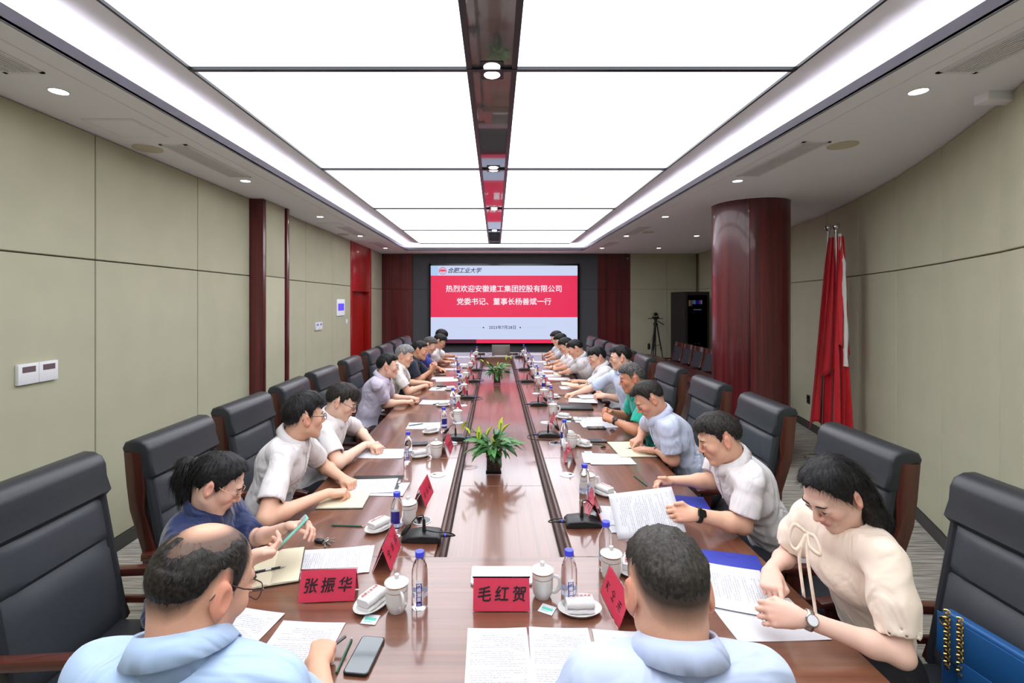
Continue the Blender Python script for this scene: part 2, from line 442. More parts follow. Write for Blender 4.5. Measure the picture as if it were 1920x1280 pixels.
# downlights
def downlight(x, y, z, r, where, square=False):
    t = empty('downlight', where, 'downlight', (x, y, z), 0, 'round recessed downlights')
    bm = bmesh.new(); lathe(bm, [(r*1.18, 0.004), (r*1.18, -0.003), (r*1.02, -0.004), (r, 0.0)], 20)
    bmk('trim_ring', bm, M_WHITEP if not square else M_FRAME, t, smooth=True)
    bm = bmesh.new(); lathe(bm, [(r, -0.001), (0, -0.0015)], 20); bmk('lens', bm, M_DOWN, t)
    return t
ords = ['nearest', 'second nearest', 'middle', 'second farthest', 'farthest']
for i, y in enumerate((2.61, 4.56, 6.50, 8.43, 10.36)):
    downlight(-2.375, y, CZT, 0.042, 'round white downlight in the left soffit, %s of the left row' % ords[i])
    downlight(2.30, y, CZT, 0.042, 'round white downlight in the right soffit, %s of its row along the opening' % ords[i])
for y, w in ((8.41, 'nearer'), (10.36, 'farther')):
    downlight(3.525, y, CZT, 0.042, 'round white downlight above the equipment rack corner, %s of the two' % w)
for i, y in enumerate((2.6, 4.53, 6.48, 8.5)):
    s = empty('twin_downlight', 'square twin downlight in the mirror strip, %s the camera' % ['nearest to', 'second from', 'third from', 'farthest from'][i],
              'downlight', ((SL+SR)/2, y, PZ-0.001), 0, 'twin downlights in the mirror strip')
    bm = bmesh.new(); box(bm, -0.062, 0.062, -0.1, 0.1, -0.004, 0.0, 0.001, 1); bmk('housing', bm, M_FRAME, s)
    for dy in (-0.047, 0.047):
        bm = bmesh.new(); lathe(bm, [(0.044, -0.005), (0, -0.0055)], 20, 0, dy); bmk('lens', bm, M_DOWN, s)
# grilles, access panels, ceiling loudspeakers
def vent(x0, x1, y0, y1, label, n=9):
    t = empty('ceiling_vent', label, 'vent', ((x0+x1)/2, (y0+y1)/2, CZT), 0, 'air conditioning grilles in the soffit')
    w, l = x1-x0, y1-y0
    bm = bmesh.new()
    for a in (-1, 1):
        box(bm, a*w/2-(0.02 if a > 0 else 0), a*w/2+(0.02 if a < 0 else 0), -l/2, l/2, -0.006, 0)
        box(bm, -w/2, w/2, a*l/2-(0.02 if a > 0 else 0), a*l/2+(0.02 if a < 0 else 0), -0.006, 0)
    bmk('frame', bm, M_GRILLE, t)
    bxo('backing', -w/2+0.02, w/2-0.02, -l/2+0.02, l/2-0.02, -0.0015, -0.0005, M_GRILLED, t)
    s0 = None
    for k in range(n):
        x = -w/2+0.03+(w-0.06)*k/(n-1)
        if s0 is None:
            bm = bmesh.new(); box(bm, -0.0045, 0.0045, -l/2+0.02, l/2-0.02, -0.006, -0.002); s0 = bmk('slat', bm, M_GRILLE, t, (x, 0, 0), (0, R(0), 0))
        else: link_mesh('slat', s0.data, t, (x, 0, 0))
vent(2.20, 2.40, 1.45, 2.40, 'long slatted air grille in the right soffit nearest the camera')
vent(2.20, 2.40, 3.43, 4.38, 'long slatted air grille in the right soffit beside a round loudspeaker')
vent(2.20, 2.40, 7.38, 8.27, 'slatted air grille in the right soffit beyond the red pillar')
vent(2.20, 2.40, 9.3, 10.1, 'slatted air grille in the right soffit nearest the far wall')
vent(-2.45, -2.25, 1.45, 2.40, 'long slatted air grille in the left soffit at the left picture edge')
vent(-2.45, -2.25, 3.49, 4.42, 'long slatted air grille in the left soffit before the second downlight')
vent(-2.45, -2.25, 7.4, 8.3, 'slatted air grille in the left soffit above the blue wall screen')
vent(-2.45, -2.25, 9.3, 10.2, 'slatted air grille in the left soffit next to the red doorway')
for x0, x1, y0, y1, lb in ((-2.60, -2.27, 3.0, 3.34, 'square access panel in the left soffit nearest the camera'), (-2.60, -2.27, 7.0, 7.36, 'square access panel in the left soffit farther down the room'),
                           (-2.60, -2.27, 8.95, 9.25, 'square access panel in the left soffit by the doorway')):
    t = empty('access_panel', lb, 'ceiling panel', ((x0+x1)/2, (y0+y1)/2, CZT), 0, 'access panels in the soffit')
    w, l = x1-x0, y1-y0
    bm = bmesh.new(); box(bm, -w/2, w/2, -l/2, l/2, -0.003, 0, 0.001, 1); bmk('frame', bm, M_GRILLE, t)
    bxo('hatch', -w/2+0.018, w/2-0.018, -l/2+0.018, l/2-0.018, -0.0055, -0.003, M_CEIL, t)
M_SPK = mat('speaker_cloth', (200, 192, 168), 0.7)
for x, y, lb in ((2.54, 3.51, 'round beige loudspeaker in the right soffit nearest the camera'), (2.53, 7.95, 'round beige loudspeaker in the right soffit beyond the pillar'),
                 (-2.60, 3.59, 'round beige loudspeaker in the left soffit nearest the camera'), (-2.60, 8.2, 'round beige loudspeaker in the left soffit farther down')):
    t = empty('ceiling_speaker', lb, 'loudspeaker', (x, y, CZT), 0, 'round loudspeakers in the soffit')
    bm = bmesh.new(); lathe(bm, [(0.097, 0), (0.097, -0.006), (0.085, -0.008), (0.08, -0.006)], 28); bmk('rim', bm, M_SPK, t, smooth=True)
    bm = bmesh.new(); lathe(bm, [(0.082, -0.006), (0.04, -0.009), (0, -0.010)], 28); bmk('grille', bm, M_SPK, t, smooth=True)
struct(bxo('trim_2', 2.67, 2.86, 2.60, 2.68, 2.90, CZT+0.003, M_CEIL, None, 0.002))
# round pillar
pil = empty('pillar', 'round dark red wood-veneered pillar between the chairs and the flags', 'pillar', (2.992, 5.646, 0))
for a0, a1 in ((-118, 32), (32, 137), (137, 242)):
    bm = bmesh.new(); n = 22; pts = [(0.411*math.cos(R(a0+0.4+(a1-a0-0.8)*i/n)), 0.411*math.sin(R(a0+0.4+(a1-a0-0.8)*i/n))) for i in range(n+1)]
    pts += [(x*0.95, y*0.95) for x, y in pts[::-1]]
    prism(bm, pts, 0.0, CZT, 'z'); bmk('veneer_sheet', bm, M_REDWOOD, pil, smooth=True)
bm = bmesh.new(); lathe(bm, [(0.385, 0), (0.385, CZT)], 32); bmk('core', bm, M_BLACKP, pil)
bm = bmesh.new(); lathe(bm, [(0.418, CZT-0.012), (0.418, CZT-0.001), (0.38, CZT-0.001)], 40); bmk('top_ring', bm, M_WHITEP, pil, smooth=True)

# ============================================================= LED SCREEN
def emis(name, c, s=None):
    return mat(name, (10, 10, 10), 0.5, emit=c, es=SCREEN_E if s is None else s)
E_WHITE = emis('screen_pale', (205, 216, 246)); E_RED = emis('screen_red', (235, 44, 88)); E_DARK = emis('screen_dark', (92, 24, 52))
E_INK = emis('screen_ink', (28, 20, 70)); E_TXT = emis('screen_white', (250, 244, 255)); E_BLUE = emis('screen_blue', (176, 205, 240)); E_HAZE = emis('screen_haze', (190, 196, 226))
sx0, sx1, sz0, sz1 = -1.55, 1.965, 0.80, 2.655
sc = empty('led_screen', 'large lit red and pale blue LED wall screen with white Chinese lettering', 'screen', ((sx0+sx1)/2, YB, 0))
W2 = (sx1-sx0)/2
bm = bmesh.new()
for x0, x1, z0, z1 in ((-W2-0.03, W2+0.03, sz1, sz1+0.045), (-W2-0.03, W2+0.03, sz0-0.05, sz0), (-W2-0.04, -W2, sz0-0.05, sz1+0.045), (W2, W2+0.04, sz0-0.05, sz1+0.045)):
    box(bm, x0, x1, -0.09, 0.0, z0, z1)
bmk('frame', bm, M_BLACKG, sc)
SY = -0.075
def sbox(name, x0, x1, z0, z1, m, dy=0.0):
    return bxo(name, x0, x1, SY-dy-0.003, SY-dy, z0, z1, m, sc)
def spx(x): return (x-CX)*(YB-0.08)/F - (sx0+sx1)/2
def spz(y): return CZ-(y-CY_)*(YB-0.08)/F
zr1, zr0 = spz(516.5), spz(594.5); zb1 = spz(636); zb0 = sz0
bxo('backing', -W2, W2, SY, -0.001, sz0, sz1, M_BLACKP, sc)
sbox('header_band', -W2, W2, zr1, sz1, E_WHITE); sbox('red_band', -W2, W2, zr0, zr1, E_RED)
sbox('pale_band', -W2, W2, zb1, zr0, E_WHITE); sbox('dark_strip', -W2, spx(893), zb0, zb1, E_DARK); sbox('red_strip', spx(893), W2, zb0, zb1, E_RED)
sbox('blue_corner', -W2, spx(822), zr1, sz1, E_BLUE, 0.0012)
LR = (R(90), 0, 0)
def stext(body, size, m, x, y, **kw):
    return text('lettering', body, size, m, sc, (spx(x), SY-0.007, spz(y)), LR, **kw)
stext('热烈欢迎安徽建工集团控股有限公司', 0.176, E_TXT, 945, 542, bold=0.0022, spacing=0.985)
stext('党委书记、董事长杨善斌一行', 0.176, E_TXT, 945, 566, bold=0.0022, spacing=0.985)
stext('2023年7月28日', 0.098, E_INK, 942.5, 614, spacing=1.05, bold=0.001)
stext('合肥工业大学', 0.135, E_INK, 870, 507.5, shear=0.35, bold=0.002, spacing=0.98)
for x in (906.5, 975.5):
    bm = bmesh.new(); lathe(bm, [(0.017, 0), (0.017, 0.003), (0, 0.003)], 12); bmk('dot', bm, E_INK, sc, (spx(x), SY-0.004, spz(614)), LR)
E_LINE = emis('screen_line', (198, 180, 222))
sbox('thin_line', spx(858), spx(902), spz(614.2), spz(613.8), E_LINE, 0.001); sbox('thin_line', spx(980), spx(1024), spz(614.2), spz(613.8), E_LINE, 0.001)
# emblem: ring, band across and bars beneath
em = bpy.data.objects.new('emblem', None); COL.objects.link(em); em.parent = sc; em.location = (spx(830), SY-0.006, spz(507.5))
def arcband(r0, r1, a0, a1, n=28):
    bm = bmesh.new(); vs = []
    for i in range(n+1):
        a = R(a0+(a1-a0)*i/n); vs.append((bm.verts.new((r0*math.cos(a), 0, r0*math.sin(a))), bm.verts.new((r1*math.cos(a), 0, r1*math.sin(a)))))
    for p, q in zip(vs[:-1], vs[1:]): bm.faces.new((p[0], q[0], q[1], p[1]))
    return bm
E_ROSE = emis('screen_rose', (214, 110, 140))
bmk('ring', arcband(0.078, 0.092, 0, 360), E_ROSE, em); bmk('ring', arcband(0.052, 0.057, 15, 165), E_RED, em)
bxo('band', -0.088, 0.088, -0.001, 0, -0.014, 0.012, E_RED, em); bxo('band', -0.05, 0.05, -0.001, 0, 0.012, 0.03, E_RED, em)
for k in range(4): bxo('wave', -0.05+0.01*k, 0.05-0.01*k, -0.001, 0, -0.026-0.012*k, -0.021-0.012*k, E_ROSE, em)
for k in range(9):
    a = R(30+15*k); bxo('mark', -0.005, 0.005, -0.001, 0, -0.006, 0.006, E_ROSE, em, loc=(0.068*math.cos(a), -0.001, 0.068*math.sin(a)))

# ============================================================= THINGS ON THE WALLS
def thermostat(y0, y1, z0, z1, label, m_scr, group='wall control units'):
    t = empty('thermostat', label, 'thermostat', (XL, (y0+y1)/2, (z0+z1)/2), 0, group)
    w, h = y1-y0, z1-z0
    bxo('case', 0, 0.022, -w/2, w/2, -h/2, h/2, M_WHITEP, t, 0.004)
    bxo('display', 0.0222, 0.0235, -w*0.32, w*0.32, h*0.08, h*0.36, m_scr, t)
    for i in range(4):
        for j in range(2):
            bxo('button', 0.0222, 0.0232, -w*0.33+i*w*0.2, -w*0.33+i*w*0.2+w*0.08, -h*0.15-j*h*0.16, -h*0.11-j*h*0.16, M_GRILLE, t)
M_LCD = mat('lcd_brown', (104, 88, 92), 0.2)
M_LCDB = mat('lcd_blue_lit', (30, 30, 120), 0.3, emit=(72, 64, 190), es=0.9)
M_LCDC = mat('lcd_pale', (120, 140, 200), 0.3)
thermostat(2.735, 2.86, 1.325, 1.445, 'white thermostat with grey display on the left wall, left of a touching pair', M_LCD)
thermostat(2.862, 2.985, 1.325, 1.445, 'white thermostat with grey display on the left wall, right of a touching pair', M_LCD)
thermostat(7.27, 7.41, 1.36, 1.48, 'small white wall thermostat left of the blue wall screen, left one of two', M_LCDC)
thermostat(7.412, 7.55, 1.36, 1.48, 'small white wall thermostat left of the blue wall screen, right one of two', M_LCDC)
t = empty('control_panel', 'cream wall control panel with a lit blue screen near the doorway', 'control panel', (XL, 8.46, 1.695))
bxo('case', 0, 0.02, -0.21, 0.21, -0.145, 0.145, M_CEIL, t, 0.004); bxo('display', 0.0202, 0.0215, -0.16, 0.16, -0.055, 0.07, M_LCDB, t)
t = empty('light_switch', 'small white square light switch beside the red doorway', 'switch', (XL, 8.82, 1.43))
bxo('plate', 0, 0.01, -0.055, 0.055, -0.043, 0.043, M_WHITEP, t, 0.003); bxo('rocker', 0.010, 0.014, -0.03, 0.03, -0.03, 0.03, M_WHITEP, t, 0.002)
# sockets on the curved wall by the flags
def wall_at(x, z0):           # point of the curved wall seen at pixel column x
    for (x0, y0), (x1, y1) in zip(RW[:-1], RW[1:]):
        for k in range(41):
            px, py = x0+(x1-x0)*k/40, y0+(y1-y0)*k/40
            if py > 0.5 and abs(CX+px*F/py - x) < 6: return Vector((px, py, z0)), math.atan2(y1-y0, x1-x0)
    return Vector((4.3, 6.2, z0)), R(100)
for x, z, m, lb in ((1511, 0.42, M_BLACKP, 'black wall socket low on the curved wall left of two white ones'), (1523, 0.38, M_WHITEP, 'white wall socket low on the curved wall beside the black one'),
                    (1533, 0.36, M_WHITEP, 'white wall socket low on the curved wall nearest the red flag')):
    p, a = wall_at(x, z); t = empty('wall_socket', lb, 'socket', (p.x-0.004, p.y, z), a+R(90))
    bxo('plate', -0.001, 0.009, -0.043, 0.043, -0.06, 0.06, m, t, 0.002)
    for dz in (-0.022, 0.022): bxo('outlet', 0.009, 0.011, -0.02, 0.02, dz-0.01, dz+0.01, M_GRILLED if m is M_WHITEP else M_BLACKG, t)
# ============================================================= CONFERENCE TABLE
M_TABLE = wood('table_veneer', (94, 54, 39), (126, 80, 58), 0.32, 'y', 1.0, 1.0, 20, 0.10)
M_TABLEX = wood('table_veneer_cross', (94, 54, 39), (126, 80, 58), 0.32, 'x', 1.0, 1.0, 20, 0.10)
M_TDARK = wood('table_moulding', (64, 36, 28), (84, 50, 40), 0.45, 'y', 1.0, 0.1, 20)
M_GAP = mat('gap_black', (18, 12, 10), 0.6)
TXL, TXR, TYN, TYF = -1.01, 1.10, 1.20, 9.9
IXL, IXR, IYN, IYF = -0.252, 0.325, 1.99, 9.06
tb = empty('conference_table', 'long reddish-brown veneered conference table with a sunken centre channel', 'table', (0, 0, 0))
def slab(name, x0, x1, y0, y1, m, z0=0.705, z1=TZ):
    bm = bmesh.new(); box(bm, x0+0.0012, x1-0.0012, y0+0.0012, y1-0.0012, z0, z1, 0.0025, 1)
    return bmk(name, bm, m, tb)
def endslab(y0, y1, c0, c1):
    # outline with clipped outer corners
    pts = [(TXL+c0, y0), (TXR-c0, y0), (TXR, y0+c0), (TXR, y1-c1), (TXR-c1, y1), (TXL+c1, y1), (TXL, y1-c1), (TXL, y0+c0)]
    p2 = []
    for p in pts:
        if not p2 or (abs(p[0]-p2[-1][0])+abs(p[1]-p2[-1][1])) > 1e-5: p2.append(p)
    bm = bmesh.new(); prism(bm, p2, 0.705, TZ, 'z', 0.0025, 1); return bmk('tabletop_panel', bm, M_TABLEX, tb)
endslab(TYN, IYN-0.001, 0.10, 0.0); endslab(IYF+0.001, TYF, 0.0, 0.10)
yy = [IYN, 3.24, 4.52, 5.76, 7.0, 8.2, IYF]
for a, b in zip(yy[:-1], yy[1:]):
    slab('tabletop_panel', TXL, IXL, a, b, M_TABLE); slab('tabletop_panel', IXR, TXR, a, b, M_TABLE)
# channel: side walls, ledge mouldings, floor panels
ZF = 0.655
bm = bmesh.new()
for s, x in ((1, IXL), (-1, IXR)):
    a, b = sorted((x, x+s*0.012)); box(bm, a, b, IYN, IYF, 0.69, 0.735)
    a, b = sorted((x+s*0.000, x+s*0.026)); box(bm, a, b, IYN, IYF, ZF-0.01, 0.695)
bmk('ledge_moulding', bm, M_TDARK, tb)
bxo('end_board', IXL, IXR, IYF-0.012, IYF, ZF-0.01, 0.745, M_TABLEX, tb); bxo('end_board', IXL, IXR, IYN-0.0, IYN+0.012, ZF-0.01, 0.73, M_TABLEX, tb)
bm = bmesh.new(); box(bm, IXL+0.026, IXL+0.030, IYN, IYF, ZF-0.012, ZF+0.0006); box(bm, IXR-0.030, IXR-0.026, IYN, IYF, ZF-0.012, ZF+0.0006)
bmk('shadow_gap', bm, M_GAP, tb)
fy = [IYN+0.012, 3.0, 4.24, 5.48, 6.72, 7.96, IYF-0.012]
for a, b in zip(fy[:-1], fy[1:]):
    bm = bmesh.new(); box(bm, IXL+0.030, IXR-0.030, a+0.0012, b-0.0012, ZF-0.03, ZF, 0.002, 1); bmk('channel_panel', bm, M_TABLE, tb)
# edge band and body underneath
bm = bmesh.new()
box(bm, TXL+0.02, TXL+0.05, TYN+0.12, TYF-0.12, 0.685, 0.706); box(bm, TXR-0.05, TXR-0.02, TYN+0.12, TYF-0.12, 0.685, 0.706)
bmk('apron', bm, M_TDARK, tb)
for x0, x1 in ((-0.62, -0.58), (0.67, 0.71)):
    for a, b in zip(yy[:-1], yy[1:]): bxo('skirt_panel', x0, x1, a+0.002, b-0.002, 0.0, 0.64, M_TABLE, tb, 0.002)
for y0, y1 in ((1.55, 1.59), (9.5, 9.54)): bxo('skirt_panel', -0.62, 0.71, y0, y1, 0.0, 0.70, M_TABLEX, tb, 0.002)
bm = bmesh.new(); box(bm, -0.58, 0.67, 1.6, 9.5, 0.02, 0.6); bmk('core', bm, M_GAP, tb)
for m_ in (M_TABLE, M_TABLEX):
    m_.node_tree.nodes['Principled BSDF'].inputs['Coat IOR'].default_value = 1.55
# cable grommets let into the top
M_GROM = mat('grommet_grey', (205, 208, 212), 0.3, spec=0.5)
def grommet(x, y, s, label, dark=False):
    t = empty('cable_grommet', label, 'grommet', (x, y, TZ), 0, 'round cable grommets along the table')
    bm = bmesh.new(); lathe(bm, [(0.0455, 0), (0.0455, 0.002), (0.043, 0.003), (0.041, 0.0025)], 28); bmk('rim', bm, M_GROM, t, smooth=True)
    bm = bmesh.new(); lathe(bm, [(0.0415, 0.0022), (0, 0.0024)], 28); bmk('cap', bm, M_BLACKG if dark else M_GROM, t)
    bm = bmesh.new(); lathe(bm, [(0.012, 0.0026), (0, 0.0028)], 14, -0.022*s, 0.004, sy=0.8); bmk('cable_hole', bm, M_BLACKG, t)
for k, (xx_, yp) in enumerate(((791, 976), (821, 890), (847, 831), (858.5, 792), (868, 760))):
    p = T(xx_, yp); grommet(p.x, p.y, 1, 'grommet left of the channel, %s' % ['open dark one behind the nearest microphone', 'beside the red name card of the pen-holding man', 'in front of the second left microphone', 'third from the near end with its cap shut', 'by the cable loop'][k], k == 0)
for k, (xx_, yp) in enumerate(((1063, 890), (1041, 830.5), (1023, 792), (1005, 737.5))):
    p = T(xx_, yp); grommet(p.x, p.y, -1, 'grommet right of the channel, %s' % ['nearest to the camera', 'where a microphone cable enters', 'beside the card behind the second right microphone', 'farthest one in view'][k], k == 1)

# ============================================================= EXECUTIVE CHAIRS
M_LEATH = mat('black_leather', (44, 46, 50), 0.38, spec=0.5, bump=(60, 0.12, 0.004))
M_LEATH2 = mat('grey_black_leather', (58, 61, 66), 0.42, spec=0.5, bump=(60, 0.12, 0.004))
M_CWOOD = wood('chair_walnut', (56, 24, 18), (84, 38, 28), 0.3, 'z', 1.0, 0.4, 14)
M_CWOODX = wood('chair_walnut_x', (56, 24, 18), (84, 38, 28), 0.3, 'x', 1.0, 0.4, 14)
def exec_chair(label, group):
    """faces local +x, seat centre at the origin"""
    t = empty('office_chair', label, 'chair', (0, 0, 0), 0, group)
    hw = 0.236
    def bk(z): return -0.215 - 0.13*max(0, (z-0.45)/0.71)            # back line leans away
    def cush(name, z0, z1, th, m, bulge=0.02):
        ys_ = np.linspace(-hw, hw, 9); zs = np.linspace(z0, z1, 9); bm = bmesh.new(); g = {}
        for side in (0, 1):
            for i, y in enumerate(ys_):
                for j, z in enumerate(zs):
                    u = abs(i-4)/4; v = abs(j-4)/4
                    e = math.sqrt(max(0, 1-u**8))*math.sqrt(max(0, 1-v**8)) if side == 0 else 0
                    g[side, i, j] = bm.verts.new((bk(z) + (0.0 if side else th*0.72 + (th*0.28+bulge)*e), y, z))
        for side in (0, 1):
            for i in range(8):
                for j in range(8):
                    q = [g[side, i, j], g[side, i+1, j], g[side, i+1, j+1], g[side, i, j+1]]
                    bm.faces.new(q if side else q[::-1])
        def strip(a):
            for p, q in zip(a[:-1], a[1:]): bm.faces.new((g[(0,)+p], g[(0,)+q], g[(1,)+q], g[(1,)+p]))
        strip([(i, 0) for i in range(9)]); strip([(i, 8) for i in range(9)]); strip([(0, j) for j in range(9)]); strip([(8, j) for j in range(9)])
        return bmk(name, bm, m, t, smooth=True)
    cush('back_cushion', 0.45, 0.802, 0.062, M_LEATH2, 0.008)
    cush('back_cushion', 0.80, 0.982, 0.062, M_LEATH2, 0.006)
    # headrest: padded roll wrapped over the top
    x1 = bk(0.98); xt = bk(1.12)
    pts = [(x1+0.060, 0.98), (x1+0.078, 1.0), (xt+0.084, 1.06), (xt+0.080, 1.11), (xt+0.062, 1.145), (xt+0.03, 1.162), (xt-0.01, 1.165), (xt-0.045, 1.152), (xt-0.058, 1.125), (xt-0.052, 1.105), (xt-0.02, 1.10), (x1-0.005, 0.98)]
    bm = bmesh.new(); prism(bm, pts, -hw-0.022, hw+0.022, 'y', 0.016, 4); bmk('headrest', bm, M_LEATH, t, smooth=True)
    # leather edge band down both sides of the back
    for s in (-1, 1):
        bm = bmesh.new()
        tube(bm, [(bk(z)+0.034, s*(hw+0.001), z) for z in np.linspace(0.45, 1.03, 10)], 0.019, 10, flat=1.3); bmk('side_roll', bm, M_LEATH, t, smooth=True)
    # kinked wooden side boards and back shell
    side = [(bk(1.1)-0.048, 1.108), (bk(1.1)+0.030, 1.108), (bk(0.95)+0.025, 0.95), (bk(0.84)+0.0, 0.84), (bk(0.65)+0.022, 0.65), (-0.16, 0.46), (-0.22, 0.38), (-0.28, 0.38), (bk(0.65)-0.045, 0.65), (bk(0.84)-0.068, 0.84), (bk(0.95)-0.062, 0.95)]
    for s in (-1, 1):
        bm = bmesh.new(); a, b_ = sorted((s*(hw+0.006), s*(hw+0.026))); prism(bm, side, a, b_, 'y', 0.007, 2); bmk('side_board', bm, M_CWOOD, t, smooth=True)
    bm = bmesh.new(); prism(bm, [(bk(1.11), 1.11), (bk(1.11)-0.03, 1.11), (bk(0.45)-0.03, 0.45), (bk(0.45), 0.45)], -hw-0.004, hw+0.004, 'y', 0.006); bmk('back_shell', bm, M_LEATH, t, smooth=True)
    bm = bmesh.new(); box(bm, -0.215, 0.27, -hw, hw, 0.365, 0.465, 0.035, 4); bmk('seat', bm, M_LEATH, t, smooth=True)
    bm = bmesh.new(); box(bm, -0.25, 0.25, -hw-0.01, hw+0.01, 0.33, 0.37, 0.008, 2); bmk('seat_rail', bm, M_CWOODX, t, smooth=True)
    for s in (-1, 1):
        y0, y1 = sorted((s*(hw+0.012), s*(hw+0.056)))
        bm = bmesh.new(); prism(bm, [(-0.28, 0.615), (-0.28, 0.65), (0.16, 0.672), (0.225, 0.66), (0.23, 0.64), (0.16, 0.635)], y0, y1, 'y', 0.009, 2); bmk('armrest', bm, M_CWOODX, t, smooth=True)
        bm = bmesh.new(); prism(bm, [(0.13, 0.645), (0.19, 0.645), (0.22, 0.35), (0.20, 0.0), (0.16, 0.0), (0.16, 0.35)], y0+0.008, y1-0.008, 'y', 0.006, 2); bmk('leg', bm, M_CWOOD, t, smooth=True)
        bm = bmesh.new(); prism(bm, [(-0.27, 0.40), (-0.21, 0.40), (-0.24, 0.0), (-0.28, 0.0)], y0+0.008, y1-0.008, 'y', 0.006, 2); bmk('leg', bm, M_CWOOD, t, smooth=True)
        bm = bmesh.new(); prism(bm, [(-0.25, 0.50), (-0.25, 0.53), (0.19, 0.53), (0.19, 0.50)], y0+0.012, y1-0.012, 'y', 0.004, 1); bmk('stretcher', bm, M_CWOODX, t, smooth=True)
    return t
CHL = [(1.82, -1.42)]+[(y, -1.34) for y in (2.48, 3.17, 3.9, 4.6, 5.5, 6.4, 7.15, 7.95, 8.75)]
CHR = [(y, 1.46) for y in (1.57, 2.34, 3.19, 3.99, 4.86, 5.75, 6.5, 7.25, 8.0, 8.75)]
ll = ['black leather office chair of the woman in the navy blouse, nearest on the left side', 'black leather office chair behind the man in white holding a black pen', 'black leather office chair behind the man in white with a green pencil',
      'empty black leather office chair before the man in the lavender shirt', 'black leather office chair behind the man in the lavender shirt',
      'black leather office chair behind the grey-haired man', 'black leather office chair behind the man in the dark polo shirt', 'black leather office chair behind the man in the blue shirt',
      'black leather office chair, second farthest on the left side', 'black leather office chair, farthest on the left side']
lr = ['black leather office chair at the right picture edge with a blue handbag on it', 'black leather office chair behind the man wearing a black wristband', 'black leather office chair behind the man pointing at his notebook, before the red pillar',
      'black leather office chair behind the man in the green polo shirt', 'black leather office chair behind the tall man in light blue reaching across',
      'black leather office chair behind the man resting both hands on his notes', 'black leather office chair, fourth farthest on the right side', 'black leather office chair, third farthest on the right side',
      'black leather office chair, second farthest on the right side', 'black leather office chair, farthest on the right side']
proto = exec_chair(ll[0], 'office chairs down the left side')
proto.location = (CHL[0][1], CHL[0][0], 0)
for (y, x), lb in list(zip(CHL, ll))[1:]: dup(proto, (x, y, 0), R(random.uniform(-3, 3)), lb)
for (y, x), lb in zip(CHR, lr): dup(proto, (x, y, 0), R(180+random.uniform(-3, 3)), lb, 'office chairs down the right side')
dup(proto, (-0.60, 0.66, 0), R(90), 'black leather office chair under the balding man seen from behind', 'office chairs at the near end')
dup(proto, (0.36, 0.68, 0), R(90), 'black leather office chair under the short-haired man seen from behind', 'office chairs at the near end')

# ============================================================= SIDE DESK AND GUEST CHAIRS
M_DESK = wood('side_desk_veneer', (64, 26, 20), (92, 38, 28), 0.3, 'y', 1.0, 0.4, 14)
dk = empty('side_desk', 'long dark red-brown side desk behind the right row of office chairs', 'desk', (0, 0, 0))
dx0, dx1 = 2.66, 3.12
dy = [6.15, 7.3, 8.45, 9.6]
for a, b in zip(dy[:-1], dy[1:]):
    bxo('desk_top', dx0, dx1, a+0.001, b-0.001, 0.72, 0.75, M_DESK, dk, 0.003); bxo('front_panel', dx0+0.05, dx0+0.07, a+0.002, b-0.002, 0.02, 0.72, M_DESK, dk, 0.002)
    bxo('apron', dx0, dx0+0.02, a+0.001, b-0.001, 0.69, 0.72, M_DESK, dk, 0.002)
for y in dy: bxo('side_panel', dx0+0.07, dx1-0.03, max(dy[0], y-0.012), min(dy[-1], y+0.012), 0.0, 0.72, M_DESK, dk)
M_MESH = mat('dark_mesh_back', (44, 46, 54), 0.7, bump=(500, 0.3, 0.002))
M_GW = wood('guest_chair_wood', (52, 20, 16), (84, 34, 26), 0.25, 'z', 1.0, 0.5, 14)
def guest_chair(label):
    t = empty('guest_chair', label, 'chair', (0, 0, 0), 0, 'guest chairs behind the side desk')
    hw = 0.21
    def bx_(z): return -0.20-0.16*((z-0.45)/0.55)**1.0 - 0.03*math.sin((z-0.45)/0.55*3.1)
    for s in (-1, 1):
        bm = bmesh.new(); zs = np.linspace(0.40, 0.98, 10)
        tube(bm, [(bx_(z), s*(hw*(1-0.12*(z-0.4)/0.6)), z) for z in zs], 0.019, 8, flat=1.3); bmk('back_post', bm, M_GW, t, smooth=True)
        bm = bmesh.new(); tube(bm, [(-0.2, s*hw, 0.42), (-0.24, s*hw, 0.0)], 0.02, 8); bmk('leg', bm, M_GW, t, smooth=True)
        bm = bmesh.new(); tube(bm, [(0.2, s*hw, 0.63), (0.2, s*hw, 0.4), (0.21, s*hw, 0.0)], 0.02, 8); bmk('leg', bm, M_GW, t, smooth=True)
        bm = bmesh.new(); box(bm, -0.26, 0.24, s*hw-0.025, s*hw+0.025, 0.62, 0.65, 0.008); bmk('armrest', bm, M_GW, t, smooth=True)
    bm = bmesh.new(); prism(bm, [(bx_(0.90)+0.018, 0.90), (bx_(0.98)+0.018, 0.985), (bx_(0.98)-0.02, 0.985), (bx_(0.90)-0.02, 0.90)], -hw*0.92, hw*0.92, 'y', 0.006); bmk('top_rail', bm, M_GW, t, smooth=True)
    bm = bmesh.new(); prism(bm, [(bx_(0.5)+0.01, 0.5), (bx_(0.7)+0.01, 0.7), (bx_(0.91)+0.01, 0.91), (bx_(0.91)-0.008, 0.91), (bx_(0.7)-0.008, 0.7), (bx_(0.5)-0.008, 0.5)], -hw*0.88, hw*0.88, 'y'); bmk('mesh_back', bm, M_MESH, t, smooth=True)
    bm = bmesh.new(); box(bm, -0.22, 0.23, -hw, hw, 0.39, 0.46, 0.025, 3); bmk('seat', bm, M_LEATH, t, smooth=True)
    return t
gl = ['dark wooden guest chair with mesh back partly hidden by the pillar', 'dark wooden guest chair with mesh back, first one left of the pillar', 'dark wooden guest chair with mesh back, second left of the pillar',
      'dark wooden guest chair with mesh back, third left of the pillar', 'dark wooden guest chair with mesh back nearest the tripod']
